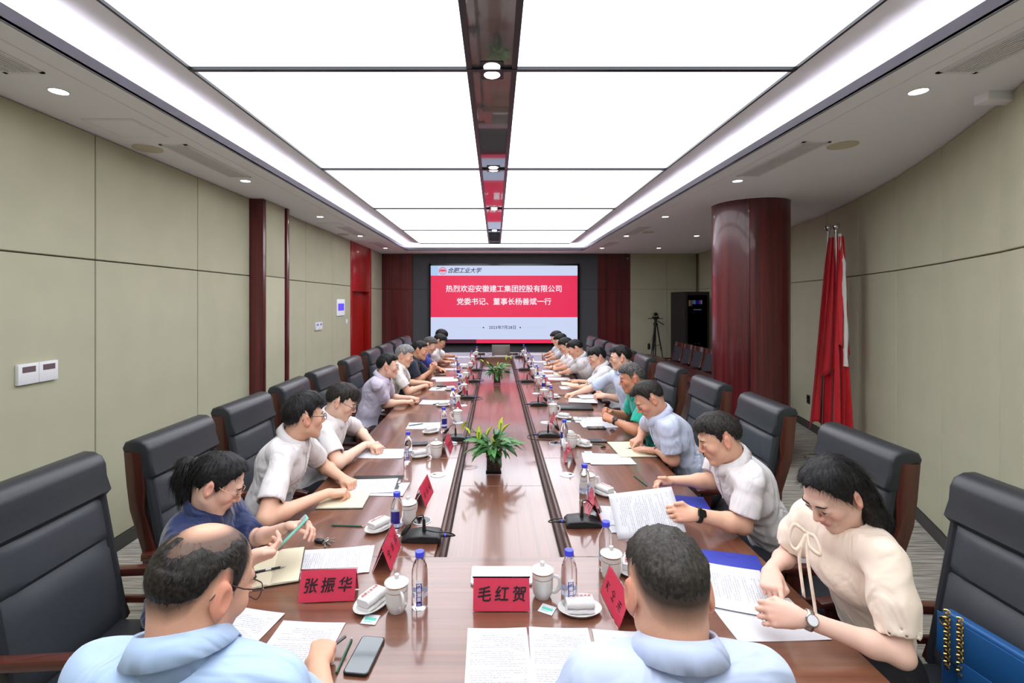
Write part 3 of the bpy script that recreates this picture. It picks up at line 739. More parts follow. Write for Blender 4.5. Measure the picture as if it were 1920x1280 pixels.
g0 = guest_chair(gl[0]); g0.location = (3.34, 7.72, 0); g0.rotation_euler = (0, 0, R(180))
for k, y in enumerate((8.2, 8.68, 9.16, 9.62)): dup(g0, (3.34, y, 0), R(180), gl[k+1])

# ============================================================= EQUIPMENT RACK
rk = empty('equipment_rack', 'tall black equipment rack with a glass door and small lit devices', 'rack', (4.16, 10.3, 0))
M_RACK = mat('rack_black', (24, 25, 26), 0.5)
bm = bmesh.new(); box(bm, -0.25, -0.235, -0.4, 0.4, 0.03, 2.0); box(bm, 0.235, 0.25, -0.4, 0.4, 0.03, 2.0); box(bm, -0.25, 0.25, 0.385, 0.4, 0.03, 2.0); box(bm, -0.25, 0.25, -0.4, 0.4, 1.985, 2.0); box(bm, -0.25, 0.25, -0.4, 0.4, 0.03, 0.05)
bmk('cabinet', bm, M_RACK, rk)
bm = bmesh.new()
for sx in (-1, 1):
    for sy in (-1, 1): lathe(bm, [(0.02, 0), (0.02, 0.03)], 8, sx*0.2, sy*0.33)
bmk('feet', bm, M_RACK, rk)
bm = bmesh.new(); box(bm, -0.245, -0.205, -0.42, -0.4, 0.04, 1.99); box(bm, 0.205, 0.245, -0.42, -0.4, 0.04, 1.99); box(bm, -0.205, 0.205, -0.42, -0.4, 1.93, 1.99); box(bm, -0.205, 0.205, -0.42, -0.4, 0.04, 0.1)
dr = bmk('door', bm, M_RACK, rk)
M_TINT = mat('tinted_glass', (60, 66, 70), 0.02, trans=1.0, ior=1.05)
bxo('door_glass', -0.205, 0.205, -0.411, -0.407, 0.1, 1.93, M_TINT, dr)
M_DEV = mat('device_black', (40, 42, 46), 0.4)
def lit(name, c, s=0.9): return mat(name, (8, 8, 8), 0.4, emit=c, es=s)
L_MAG = lit('led_magenta', (235, 70, 240)); L_YEL = lit('led_yellow', (225, 220, 60)); L_WHT = lit('led_white', (225, 230, 240)); L_BLU = lit('led_blue', (60, 60, 240)); L_REDL = lit('led_red', (240, 50, 50)); L_GRN = lit('led_green', (90, 220, 160))
random.seed(3)
for k in range(15):
    z = 0.25+k*0.108; h = random.choice((0.045, 0.085))
    d = bxo('rack_unit', -0.2, 0.2, -0.36, 0.1, z, z+h, M_DEV, rk, 0.002)
    if k in (2, 3, 5, 6, 12):
        for q in range(random.randint(2, 4)):
            x = random.uniform(-0.15, 0.15); bxo('indicator', x, x+0.012, -0.363, -0.36, z+0.02, z+0.032, random.choice((L_WHT, L_REDL, L_BLU, L_GRN)), d)
mon = bxo('monitor', -0.17, 0.12, -0.375, -0.36, 1.70, 1.83, M_BLACKG, rk)
xx = -0.165
for k, m in enumerate((L_YEL, L_MAG, L_GRN, L_WHT, L_BLU, L_BLU, L_MAG, L_WHT)):
    w = 0.034; hh = 0.12 if k < 2 else 0.08
    bxo('colour_bar', xx, xx+w, -0.378, -0.375, 1.825-hh, 1.825, m, mon); xx += w+0.001
for k in range(11): bxo('indicator', -0.06+k*0.015, -0.05+k*0.015, -0.363, -0.36, 1.62, 1.64, L_WHT, mon)
bxo('display', 0.04, 0.1, -0.363, -0.36, 0.72, 0.745, L_YEL, rk)
bm = bmesh.new(); tube(bm, [(0.19, -0.38, 0.3), (0.185, -0.38, 0.9), (0.195, -0.38, 1.4), (0.19, -0.38, 1.9)], 0.004, 6); bmk('cable', bm, M_WHITEP, rk)

# ============================================================= TRIPOD AND CAMERA
tp = empty('tripod', 'black camera tripod standing left of the equipment rack', 'tripod', (3.66, 10.98, 0))
for a in (90, 215, 330):
    bm = bmesh.new(); c, s_ = math.cos(R(a)), math.sin(R(a))
    tube(bm, [(0.03*c, 0.03*s_, 1.28), (0.13*c, 0.13*s_, 0.68)], 0.016, 8); tube(bm, [(0.13*c, 0.13*s_, 0.70), (0.24*c, 0.24*s_, 0.02)], 0.011, 8); tube(bm, [(0.235*c, 0.235*s_, 0.03), (0.24*c, 0.24*s_, 0.0)], 0.016, 8)
    tube(bm, [(0, 0, 0.78), (0.115*c, 0.115*s_, 0.82)], 0.007, 6)
    bmk('leg', bm, M_BLACKP, tp, smooth=True)
bm = bmesh.new(); tube(bm, [(0, 0, 0.55), (0, 0, 1.36)], 0.014, 10); bmk('centre_column', bm, M_BLACKP, tp, smooth=True)
bm = bmesh.new(); lathe(bm, [(0.0, 1.24), (0.05, 1.25), (0.05, 1.30), (0.03, 1.32), (0.03, 1.38), (0.045, 1.385), (0.045, 1.40), (0, 1.40)], 14); bmk('head', bm, M_BLACKP, tp, smooth=True)
bm = bmesh.new(); tube(bm, [(0.02, -0.02, 1.36), (0.17, -0.08, 1.27)], 0.010, 8); bmk('pan_handle', bm, M_BLACKP, tp, smooth=True)
bxo('platform', -0.16, 0.16, -0.05, 0.05, 1.40, 1.415, M_BLACKP, tp, 0.003)
bm = bmesh.new(); box(bm, -0.18, -0.12, -0.02, 0.02, 0.70, 0.84, 0.015, 2); tube(bm, [(-0.15, 0, 0.84), (-0.08, 0, 0.95), (-0.02, 0, 1.2)], 0.004, 6); bmk('hanging_remote', bm, M_BLACKP, tp, smooth=True)
vc = empty('conference_camera', 'small black and silver conference camera on the tripod', 'camera', (3.66, 10.98, 1.415))
bxo('base', -0.065, 0.065, -0.06, 0.06, 0.0, 0.035, M_BLACKP, vc, 0.006)
bm = bmesh.new(); box(bm, -0.06, -0.045, -0.03, 0.03, 0.035, 0.12, 0.005); box(bm, 0.045, 0.06, -0.03, 0.03, 0.035, 0.12, 0.005); bmk('yoke', bm, M_STEEL, vc, smooth=True)
bm = bmesh.new(); bmesh.ops.create_uvsphere(bm, u_segments=20, v_segments=14, radius=0.044, matrix=Matrix.Translation((0, 0, 0.09))); bmk('lens_ball', bm, M_BLACKP, vc, smooth=True)
bm = bmesh.new(); lathe(bm, [(0.024, 0.0), (0.024, 0.012), (0.017, 0.014), (0.014, 0.006), (0, 0.006)], 16); bmk('lens', bm, M_BLACKG, vc, (0, -0.04, 0.09), (R(90), 0, 0), smooth=True)

# ============================================================= FLAGS
M_FLAG = mat('red_flag_silk', (206, 22, 40), 0.6, sheen=0.3)
M_FWHT = mat('white_flag_sleeve', (222, 220, 216), 0.7)
M_GOLD = mat('flag_gold', (230, 190, 60), 0.5)
def flag(name, label, bx, by, tx, ty, ztop, white, seed, wmax, side):
    t = empty(name, label, 'flag', (bx, by, 0))
    d = Vector((tx-bx, ty-by, ztop))
    bm = bmesh.new(); tube(bm, [(0, 0, 0.02), tuple(d*0.5), tuple(d)], 0.011, 10); bmk('pole', bm, M_STEEL, t, smooth=True)
    bm = bmesh.new(); bmesh.ops.create_uvsphere(bm, u_segments=18, v_segments=12, radius=0.038, matrix=Matrix.Translation(d+Vector((0, 0, 0.055)))); lathe(bm, [(0.02, 0.0), (0.022, 0.012), (0.014, 0.03)], 12, d.x, d.y, d.z); bmk('ball_finial', bm, M_CHROME, t, smooth=True)
    bm = bmesh.new(); lathe(bm, [(0.0, 0.0), (0.16, 0.0), (0.16, 0.015), (0.14, 0.03), (0.03, 0.035), (0.02, 0.08), (0.0, 0.08)], 32); bmk('base', bm, M_CHROME, t, smooth=True)
    # hanging cloth: gathered folds that widen downwards
    rs = random.Random(seed); nv, nu = 46, 40; bm = bmesh.new(); rows = []
    zt, zb = ztop-0.06, 0.36
    for j in range(nv+1):
        v = j/nv; z = zt+(zb-zt)*v; c = d*(z/ztop); row = []
        w = 0.03+wmax*(v**0.8)*(1-0.12*max(0, v-0.6)); dep = 0.02+0.075*v
        for i in range(nu+1):
            u = i/nu
            x = (u-0.5)*w*1.0 + side*w*0.30; fold = math.sin(u*17+2.5*v+seed)*0.5+math.sin(u*9.3-3*v+seed*2)*0.5
            zz = z - (0.10*math.sin(u*5+seed)*v if j > nv*0.6 else 0) + 0.02*math.sin(u*11)*v
            row.append(bm.verts.new((c.x+x+0.01*fold, c.y-0.022+dep*fold*0.6-0.01, zz)))
        rows.append(row)
    for a, b in zip(rows[:-1], rows[1:]):
        for i in range(nu): bm.faces.new((a[i], a[i+1], b[i+1], b[i]))
    o = bmk('cloth', bm, M_FLAG, t, smooth=True); md = o.modifiers.new('thickness', 'SOLIDIFY'); md.thickness = 0.003
    # a second, shorter overlapping fold
    bm = bmesh.new(); rows = []
    for j in range(31):
        v = j/30; z = zt-(1.45 if seed % 2 else 1.15)*v; c = d*(z/ztop); row = []
        w = 0.03+wmax*0.62*(v**0.8)
        for i in range(19):
            u = i/18; fold = math.sin(u*12+3*v+seed)
            row.append(bm.verts.new((c.x+(u-0.5)*w-side*w*0.10+side*0.02, c.y-0.075-0.02*v+0.02*fold, z-0.12*(1-u if side < 0 else u)*v)))
        rows.append(row)
    for a, b in zip(rows[:-1], rows[1:]):
        for i in range(18): bm.faces.new((a[i], a[i+1], b[i+1], b[i]))
    o = bmk('overlapping_fold', bm, M_FLAG, t, smooth=True); md = o.modifiers.new('thickness', 'SOLIDIFY'); md.thickness = 0.003
    if white:
        bm = bmesh.new(); zz = np.linspace(ztop-0.03, 1.12, 14)
        tube(bm, [tuple(d*(z/ztop)+Vector((0.004*math.sin(z*9)+0.0, -0.105 if z < 2.3 else -0.06, 0))) for z in zz], [0.022+0.006*math.sin(z*14)+0.008*(2.6-z)/1.4 for z in zz], 10, flat=0.6); bmk('pole_sleeve', bm, M_FWHT, t, smooth=True)
        for q, z in enumerate((1.86, 1.70, 1.55)):
            bm = bmesh.new(); vs = []
            for i in range(10):
                rr = 0.026 if i % 2 == 0 else 0.011; vs.append(bm.verts.new((rr*math.sin(i*math.pi/5)*0.5, 0, rr*math.cos(i*math.pi/5))))
            bm.faces.new(vs); bmk('star', bm, M_GOLD, t, (d.x*z/ztop+0.045, d.y*z/ztop-0.07, z))
    return t
flag('flag_on_stand', 'red flag hanging from a leaning pole with chrome ball, left of the white-sleeved one', 3.70, 5.46, 3.757, 5.42, 2.58, False, 3, 0.30, -0.15)
flag('flag_on_stand', 'red flag with a white pole sleeve and chrome ball, right one of the pair', 3.72, 5.16, 3.690, 5.20, 2.56, True, 6, 0.16, 0.10)

# ============================================================= POTTED PEACE LILIES IN GLASS CUBES
M_GLASS = mat('clear_glass', (250, 252, 255), 0.0, trans=1.0, ior=1.45)
M_SOIL = mat('dark_soil', (48, 36, 28), 0.95, noise=(60, 0.8, (1, 1, 1)), bump=(90, 0.8, 0.01))
M_LEAFS = [mat('leaf_green_a', (44, 96, 38), 0.32, bump=(30, 0.3, 0.004, (1, 6, 1))), mat('leaf_green_b', (70, 124, 62), 0.35, bump=(30, 0.3, 0.004, (1, 6, 1))), mat('leaf_green_c', (34, 78, 34), 0.3)]
M_SPATHE = mat('yellow_green_spathe', (186, 200, 60), 0.45)
M_STEM = mat('stem_green', (84, 128, 50), 0.45)
def leaf_mesh(L, w, bend, m, cup=0.25):
    bm = bmesh.new(); n = 9; rows = []
    for i in range(n+1):
        s = i/n; hw = w*math.sin(math.pi*min(1, s*0.96+0.02))**0.75*(1-0.35*s) if 0 < i < n else 0.0012
        a = bend*s; x = L*(math.sin(a)/bend if abs(bend) > 1e-3 else s); z = -L*(1-math.cos(a))/bend if abs(bend) > 1e-3 else 0
        wav = 0.06*math.sin(s*9)*hw
        rows.append([bm.verts.new((x, -hw, z+cup*hw+wav)), bm.verts.new((x, -hw*0.5, z+cup*hw*0.3)), bm.verts.new((x, 0, z-0.001)), bm.verts.new((x, hw*0.5, z+cup*hw*0.3)), bm.verts.new((x, hw, z+cup*hw-wav))])
    for a, b in zip(rows[:-1], rows[1:]):
        for k in range(4): bm.faces.new((a[k], b[k], b[k+1], a[k+1]))
    bmesh.ops.recalc_face_normals(bm, faces=bm.faces)
    me = bpy.data.meshes.new('leaf'); bm.to_mesh(me); bm.free(); me.materials.append(m)
    me.polygons.foreach_set('use_smooth', [True]*len(me.polygons)); return me
LM = [leaf_mesh(0.135, 0.024, 0.7, M_LEAFS[0]), leaf_mesh(0.155, 0.028, 1.0, M_LEAFS[1]), leaf_mesh(0.12, 0.026, 0.5, M_LEAFS[0]), leaf_mesh(0.15, 0.022, 1.3, M_LEAFS[2]), leaf_mesh(0.14, 0.03, 0.3, M_LEAFS[1])]
SPM = leaf_mesh(0.085, 0.017, 0.35, M_SPATHE, 1.1)
def lily(label, loc, w, h, H, spread, flowers, seed, nleaf=46):
    t = empty('potted_peace_lily', label, 'potted plant', loc)
    # glass cube: outer and inner shell
    bm = bmesh.new(); g = 0.005
    o = [(-w, -w), (w, -w), (w, w), (-w, w)]
    def rg(s, z): return [bm.verts.new((x*s, y*s, z)) for x, y in o]
    A = rg(1, 0); B = rg(1, h); C = rg(1-g/w, h); D = rg(1-g/w, 0.016)
    bm.faces.new(A[::-1]); bm.faces.new(D)
    for P_, Q_ in ((A, B), (B, C), (C, D)):
        for i in range(4): bm.faces.new((P_[i], P_[(i+1) % 4], Q_[(i+1) % 4], Q_[i]))
    bmk('glass_cube', bm, M_GLASS, t)
    s = 1-(g+0.0015)/w
    bxo('soil', -w*s, w*s, -w*s, w*s, 0.0185, h*0.93, M_SOIL, t)
    rs = random.Random(seed)
    for k in range(nleaf):
        az = rs.uniform(0, 2*math.pi) if k > 14 else 2*math.pi*k/15
        el = rs.uniform(0.15, 1.2) if k > 10 else rs.uniform(0.1, 0.5)
        rad = rs.uniform(0.1, 0.75)*w; base = Vector((rad*math.cos(az), rad*math.sin(az), h*0.9))
        ln = rs.uniform(0.35, 0.8)*H*0.72; dirv = Vector((math.cos(az)*math.cos(el), math.sin(az)*math.cos(el), math.sin(el)))
        mid = base+Vector((0, 0, ln*0.5))+dirv*ln*0.35; tip = base+dirv*ln*spread+Vector((0, 0, ln*0.45))
        lf = link_mesh('leaf', LM[k % 5], t); me_s = rs.uniform(0.62, 1.0)*H/0.25
        pitch = -el*0.75+rs.uniform(-0.1, 0.45)
        lf.location = tip; lf.rotation_euler = (rs.uniform(-0.5, 0.5), pitch, az); lf.scale = (me_s,)*3
        bm = bmesh.new(); tube(bm, [base, mid, tip+dirv*0.004], [0.0022, 0.002, 0.0016], 5); bmk('leaf_stalk', bm, M_STEM, t, smooth=True)
    for fx, fy, fz, az, pit, sc_ in flowers:
        b0 = Vector((fx*0.15, fy*0.15, h*0.9)); tp_ = Vector((fx, fy, fz))
        bm = bmesh.new(); tube(bm, curve_pts([b0, (b0*0.5+tp_*0.5)+Vector((0, 0, 0.02)), tp_], 8), 0.0022, 6); bmk('flower_stalk', bm, M_STEM, t, smooth=True)
        f_ = link_mesh('spathe', SPM, t, tp_, (0, pit, az)); f_.scale = (sc_,)*3
        bm = bmesh.new(); tube(bm, [tp_, tp_+Vector((math.cos(az)*math.cos(pit), math.sin(az)*math.cos(pit), -math.sin(pit)))*0.045*sc_], 0.004*sc_, 6); bmk('spadix', bm, M_STEM, t, smooth=True)
ZP = ZF
# near plant: base seen at y=889, cube 30 px wide; far plant base y=722
Y1 = (CZ-ZF)*F/(889-CY_); Y2 = (CZ-ZF)*F/(720.5-CY_)
lily('large peace lily with six yellow-green flowers in a square glass vase, nearer of two', ((925.5-CX)*Y1/F, Y1+0.055, ZP), 0.052, 0.112, 0.27, 0.40,
     [(-0.185, 0.0, 0.335, 2.4, 0.95, 0.85), (-0.165, 0.02, 0.245, 2.2, -0.75, 0.8), (-0.10, -0.01, 0.215, 1.6, -1.45, 1.15), (-0.045, 0.03, 0.23, 0.3, -1.2, 0.9), (0.045, -0.01, 0.28, 1.2, -1.25, 1.1), (0.058, -0.03, 0.275, 0.1, -0.95, 0.9), (0.0, -0.05, 0.20, 2.6, -1.3, 0.6)], 11, 74)
lily('smaller peace lily in a square glass vase farther down the channel', ((932-CX)*Y2/F, Y2+0.055, ZP), 0.052, 0.115, 0.26, 0.62,
     [(0.13, 0.0, 0.33, 1.2, -1.4, 0.9), (0.20, 0.02, 0.34, 0.4, -1.45, 0.9), (-0.19, 0.0, 0.30, 2.6, -0.6, 0.9), (-0.12, 0.0, 0.27, 2.2, -0.7, 0.8), (0.01, 0, 0.25, 1.2, -1.4, 0.7)], 23, 60)
# ============================================================= PEOPLE (implicit bodies turned into meshes)
V3 = lambda *a: np.array(a, dtype=np.float32)
def nrm(v):
    v = np.asarray(v, dtype=np.float32); return v/max(1e-9, float(np.linalg.norm(v)))
class Grid:
    def __init__(s, lo, hi, h):
        s.lo = np.asarray(lo, np.float32); s.h = h
        s.n = np.maximum(4, np.ceil((np.asarray(hi)-s.lo)/h).astype(int)+1)
        s.d = np.full(s.n, 0.25, np.float32)
        s.ax = [s.lo[i]+h*np.arange(s.n[i], dtype=np.float32) for i in range(3)]
    def sl(s, lo, hi, m):
        out = []
        for i in range(3):
            a = int(np.floor((lo[i]-m-s.lo[i])/s.h)); b = int(np.ceil((hi[i]+m-s.lo[i])/s.h))+1
            a = max(0, a); b = min(int(s.n[i]), b)
            if b <= a: return None
            out.append(slice(a, b))
        return tuple(out)
    def pts(s, q): return s.ax[0][q[0]][:, None, None], s.ax[1][q[1]][None, :, None], s.ax[2][q[2]][None, None, :]
    def comb(s, q, dd, k, op):
        a = s.d[q]
        if op == 'u':
            if k > 0:
                h = np.maximum(k-np.abs(a-dd), 0)/k; s.d[q] = np.minimum(a, dd)-h*h*k*0.25
            else: s.d[q] = np.minimum(a, dd)
        else:
            dd = -dd
            h = np.maximum(k-np.abs(a-dd), 0)/max(k, 1e-6); s.d[q] = np.maximum(a, dd)+h*h*k*0.25
    def cap(s, a, b, ra, rb, k=0.01, op='u', flat=None):
        a = np.asarray(a, np.float32); b = np.asarray(b, np.float32); r = max(ra, rb)
        q = s.sl(np.minimum(a, b)-r, np.maximum(a, b)+r, k+2*s.h+0.012)
        if q is None: return
        X, Y, Z = s.pts(q); ab = b-a; L2 = float(ab@ab)+1e-12
        x, y, z = X-a[0], Y-a[1], Z-a[2]
        t = np.clip((x*ab[0]+y*ab[1]+z*ab[2])/L2, 0, 1)
        x = x-t*ab[0]; y = y-t*ab[1]; z = z-t*ab[2]
        e = x*x+y*y+z*z
        if flat is not None:
            n, f = flat; w = x*n[0]+y*n[1]+z*n[2]; e = e+(1/(f*f)-1)*w*w
        s.comb(q, np.sqrt(e)-(ra+(rb-ra)*t), k, op)
    def ell(s, c, r, k=0.01, M=None, op='u'):
        c = np.asarray(c, np.float32); R_ = float(max(r))
        q = s.sl(c-R_, c+R_, k+2*s.h+0.012)
        if q is None: return
        X, Y, Z = s.pts(q); x, y, z = X-c[0], Y-c[1], Z-c[2]
        if M is not None:
            M = np.asarray(M, np.float32)
            x, y, z = (M[0, 0]*x+M[0, 1]*y+M[0, 2]*z), (M[1, 0]*x+M[1, 1]*y+M[1, 2]*z), (M[2, 0]*x+M[2, 1]*y+M[2, 2]*z)
        k0 = np.sqrt((x/r[0])**2+(y/r[1])**2+(z/r[2])**2)+1e-9
        k1 = np.sqrt((x/r[0]**2)**2+(y/r[1]**2)**2+(z/r[2]**2)**2)+1e-9
        s.comb(q, k0*(k0-1)/k1, k, op)
    def mesh(s): return surfnets(s.d, s.lo, s.h)
EDG = [((0,0,0),(1,0,0)),((0,1,0),(1,1,0)),((0,0,1),(1,0,1)),((0,1,1),(1,1,1)),((0,0,0),(0,1,0)),((1,0,0),(1,1,0)),((0,0,1),(0,1,1)),((1,0,1),(1,1,1)),((0,0,0),(0,0,1)),((1,0,0),(1,0,1)),((0,1,0),(0,1,1)),((1,1,0),(1,1,1))]
def surfnets(d, lo, h):
    d = d.copy()
    d[0] = d[-1] = 0.1; d[:, 0] = d[:, -1] = 0.1; d[:, :, 0] = d[:, :, -1] = 0.1
    s = d < 0; nx, ny, nz = d.shape
    cnt = np.zeros((nx-1, ny-1, nz-1), np.int8)
    for i in (0, 1):
        for j in (0, 1):
            for k in (0, 1): cnt += s[i:nx-1+i, j:ny-1+j, k:nz-1+k]
    I, J, K = np.nonzero((cnt > 0) & (cnt < 8))
    idx = np.full(cnt.shape, -1, np.int32); idx[I, J, K] = np.arange(len(I))
    P = np.zeros((len(I), 3), np.float32); C = np.zeros(len(I), np.float32)
    for a, b in EDG:
        da = d[I+a[0], J+a[1], K+a[2]]; db = d[I+b[0], J+b[1], K+b[2]]
        m = (da < 0) != (db < 0); t = np.where(m, da/np.where(m, da-db, 1), 0)
        for ax in range(3): P[:, ax] += np.where(m, a[ax]+t*(b[ax]-a[ax]), 0)
        C += m
    P /= np.maximum(C, 1)[:, None]; P += np.stack([I, J, K], 1); P = P*h+lo
    Q = []
    for ax in range(3):
        sa = [slice(0, -1) if i == ax else slice(1, -1) for i in range(3)]; sb = [slice(1, None) if i == ax else slice(1, -1) for i in range(3)]
        A = s[tuple(sa)]; B = s[tuple(sb)]; e = np.nonzero(A != B)
        base = [e[i]+(0 if i == ax else 1) for i in range(3)]; u, v = [(1, 2), (2, 0), (0, 1)][ax]
        def cell(du, dv):
            c = [b.copy() for b in base]; c[u] -= du; c[v] -= dv; return idx[c[0], c[1], c[2]]
        q = np.stack([cell(1, 1), cell(0, 1), cell(0, 0), cell(1, 0)], 1)
        fl = ~A[e]; q[fl] = q[fl][:, ::-1]; Q.append(q)
    return P, np.concatenate(Q)
def relax(P, Q, it=1, f=0.5):
    for _ in range(it):
        S = np.zeros_like(P); n = np.zeros(len(P), np.float32)
        for a, b in ((0, 1), (1, 2), (2, 3), (3, 0)):
            np.add.at(S, Q[:, a], P[Q[:, b]]); np.add.at(S, Q[:, b], P[Q[:, a]])
            np.add.at(n, Q[:, a], 1); np.add.at(n, Q[:, b], 1)
        P = P+(S/np.maximum(n, 1)[:, None]-P)*f
    return P
def np_mesh(name, parts, m, parent, tint=None, loc=None):
    """parts: list of (P,Q[,tint]) merged to ONE mesh"""
    n = 0; Ps, Qs, Ts = [], [], []
    for p in parts:
        Ps.append(p[0]); Qs.append(p[1]+n); n += len(p[0])
        if len(p) > 2: Ts.append(p[2])
    P = np.concatenate(Ps).astype(np.float32); Q = np.concatenate(Qs).astype(np.int32)
    me = bpy.data.meshes.new(name); me.vertices.add(len(P)); me.vertices.foreach_set('co', P.ravel())
    w = Q.shape[1]; me.loops.add(Q.size); me.loops.foreach_set('vertex_index', Q.ravel())
    me.polygons.add(len(Q)); me.polygons.foreach_set('loop_start', np.arange(0, Q.size, w, dtype=np.int32)); me.polygons.foreach_set('loop_total', np.full(len(Q), w, np.int32))
    me.polygons.foreach_set('use_smooth', np.ones(len(Q), bool))
    me.update(calc_edges=True); me.validate()
    if Ts:
        T_ = np.concatenate(Ts).astype(np.float32); at = me.color_attributes.new('tint', 'FLOAT_COLOR', 'POINT')
        at.data.foreach_set('color', np.concatenate([T_, np.ones((len(T_), 1), np.float32)], 1).ravel())
    me.materials.append(m); return link_mesh(name, me, parent)
def skin_mat():
    m = mat('skin', (220, 170, 145), 0.5, spec=0.35, sss=0.12, bump=(220, 0.12, 0.0015))
    nt = m.node_tree; b = nt.nodes['Principled BSDF']; a = nt.nodes.new('ShaderNodeAttribute'); a.attribute_name = 'tint'
    nt.links.new(a.outputs['Color'], b.inputs['Base Color']); return m
M_SKIN = skin_mat()
def cloth_mat(name, c, rough=0.8, sheen=0.15, nb=1.0):
    m = mat(name, c, rough, spec=0.25, sheen=sheen, bump=(5.5, 0.5*nb, 0.05, (1.0, 1.5, 0.8)))
    for n in m.node_tree.nodes:                        # long soft creases rather than grain
        if n.type == 'TEX_NOISE': n.inputs['Detail'].default_value = 2.2; n.inputs['Distortion'].default_value = 1.6
    return m
M_EYEW = mat('eye_white', (228, 222, 216), 0.25); M_IRIS = mat('iris_dark', (36, 24, 20), 0.1)
M_SPEC = mat('spectacle_lens', (252, 253, 255), 0.0, trans=1.0, ior=1.01)
M_GLB = mat('spectacle_black', (24, 22, 24), 0.3); M_GLG = mat('spectacle_gold', (196, 150, 112), 0.25, metal=0.9); M_GLS = mat('spectacle_silver', (150, 148, 150), 0.25, metal=0.9); M_GLT = mat('spectacle_brown', (78, 52, 46), 0.3)
def hair_mat(name, c, c2):
    m = mat(name, c, 0.5, spec=0.3, bump=(180, 0.5, 0.003, (1, 1, 0.25)))
    nt = m.node_tree; b = nt.nodes['Principled BSDF']; tc = nt.nodes.new('ShaderNodeTexCoord')
    n = nt.nodes.new('ShaderNodeTexNoise'); n.inputs['Scale'].default_value = 120; nt.links.new(tc.outputs['Object'], n.inputs['Vector'])
    r = nt.nodes.new('ShaderNodeValToRGB'); r.color_ramp.elements[0].position = 0.4; r.color_ramp.elements[1].position = 0.65
    r.color_ramp.elements[0].color = lin(c); r.color_ramp.elements[1].color = lin(c2); nt.links.new(n.outputs['Fac'], r.inputs[0]); nt.links.new(r.outputs[0], b.inputs['Base Color']); return m
H_BLACK = hair_mat('hair_black', (14, 13, 14), (32, 30, 31)); H_SOFT = hair_mat('hair_soft_black', (26, 23, 22), (52, 47, 43)); H_BUZZ = hair_mat('hair_buzz', (46, 43, 40), (66, 61, 56)); H_GREY = hair_mat('hair_grey', (92, 90, 90), (168, 166, 166)); H_SALT = hair_mat('hair_salt', (44, 42, 42), (104, 100, 98))

# hairline height by azimuth from the face (0) to the nape (180)
HL_A = np.array([0, 25, 45, 58, 70, 82, 95, 108, 125, 150, 180], np.float32)
HLS = {'short': np.array([.070, .070, .055, .030, .0, .004, .034, .010, -.035, -.055, -.060], np.float32),
       'receded': np.array([.080, .088, .075, .035, .005, .006, .034, .010, -.035, -.055, -.060], np.float32),
       'fade': np.array([.076, .074, .060, .045, .040, .040, .045, .040, .010, -.010, -.015], np.float32),
       'fringe': np.array([.045, .047, .045, .025, -.005, .0, .030, .005, -.040, -.065, -.070], np.float32),
       'woman': np.array([.096, .088, .062, .024, -.005, .0, .030, -.005, -.060, -.080, -.085], np.float32)}
def hl(style, X, Y):
    az = np.degrees(np.arctan2(np.abs(Y), X+0.012)); return np.interp(az, HL_A, HLS[style]).astype(np.float32)

def head_parts(neck_dir, neck_len, h, sc, woman, hair, hair_t, bald, seed, wide=1.0):
    """head in its own frame: x forward, y left, z up; origin between the ears. neck_dir is in that frame"""
    g = Grid((-.15, -.105, -.27), (.125, .105, .135), h); rs = np.random.RandomState(seed)
    w = wide
    g.ell((-.012, 0, .030), (.094, .0755*w, .083), .01)
    g.ell((.020, 0, -.030), (.066, .060*w, .080), .03)
    for s_ in (-1, 1):
        g.cap((.005, s_*.048*w, -.055), (.062, s_*.010, -.098), .022, .019, .022)
        g.ell((.058, s_*.040*w, -.022), (.024, .020, .020), .022)
    g.ell((.068, 0, -.098), (.020, .020, .017), .015)
    g.cap((.079, -.030, .024), (.079, .030, .024), .011, .011, .014)
    for s_ in (-1, 1):
        g.ell((.101, s_*.031, .004), (.015, .018, .011), .012, op='s')
        g.ell((.0765, s_*.031, .002), (.0140, .0150, .0105), .004)
    g.cap((.087, 0, .016), (.104, 0, -.024), .0065, .0095, .010)
    g.ell((.106, 0, -.029), (.0095, .0100, .0090), .006)
    for s_ in (-1, 1): g.ell((.095, s_*.0115, -.033), (.0100, .0070, .0068), .004)
    g.ell((.078, 0, -.060), (.0175, .027, .022), .016)
    g.cap((.089, -.018, -.058), (.0955, 0, -.0555), .0045, .0050, .003); g.cap((.089, .018, -.058), (.0955, 0, -.0555), .0045, .0050, .003)
    g.cap((.088, -.013, -.0655), (.088, .013, -.0655), .0058, .0058, .004)
    g.cap((.1005, -.020, -.0608), (.1005, .020, -.0608), .0032, .0032, .003, op='s')
    for s_ in (-1, 1):                                # ears
        c, s2 = math.cos(R(24)), math.sin(R(24))*s_
        M = [[c, s2, 0.12], [-s2, c, 0], [-.12, 0, 1]]
        g.ell((-.012, s_*.080*w, -.004), (.0185, .0072, .0315), .005, M)
        g.ell((-.006, s_*.0885*w, -.002), (.0100, .0055, .0185), .003, M, op='s')
        g.ell((-.004, s_*.0775*w, -.030), (.0085, .0060, .0110), .004)
    nd = nrm(neck_dir); nr = .050 if woman else .057
    a = V3(-.024, 0, -.030); g.cap(a, a+nd*neck_len, nr, nr*1.08, .028, flat=(V3(0, 1, 0), 1.0))
    P, Q = g.mesh(); P = relax(P, Q, 1, 0.35)
    return P, Q
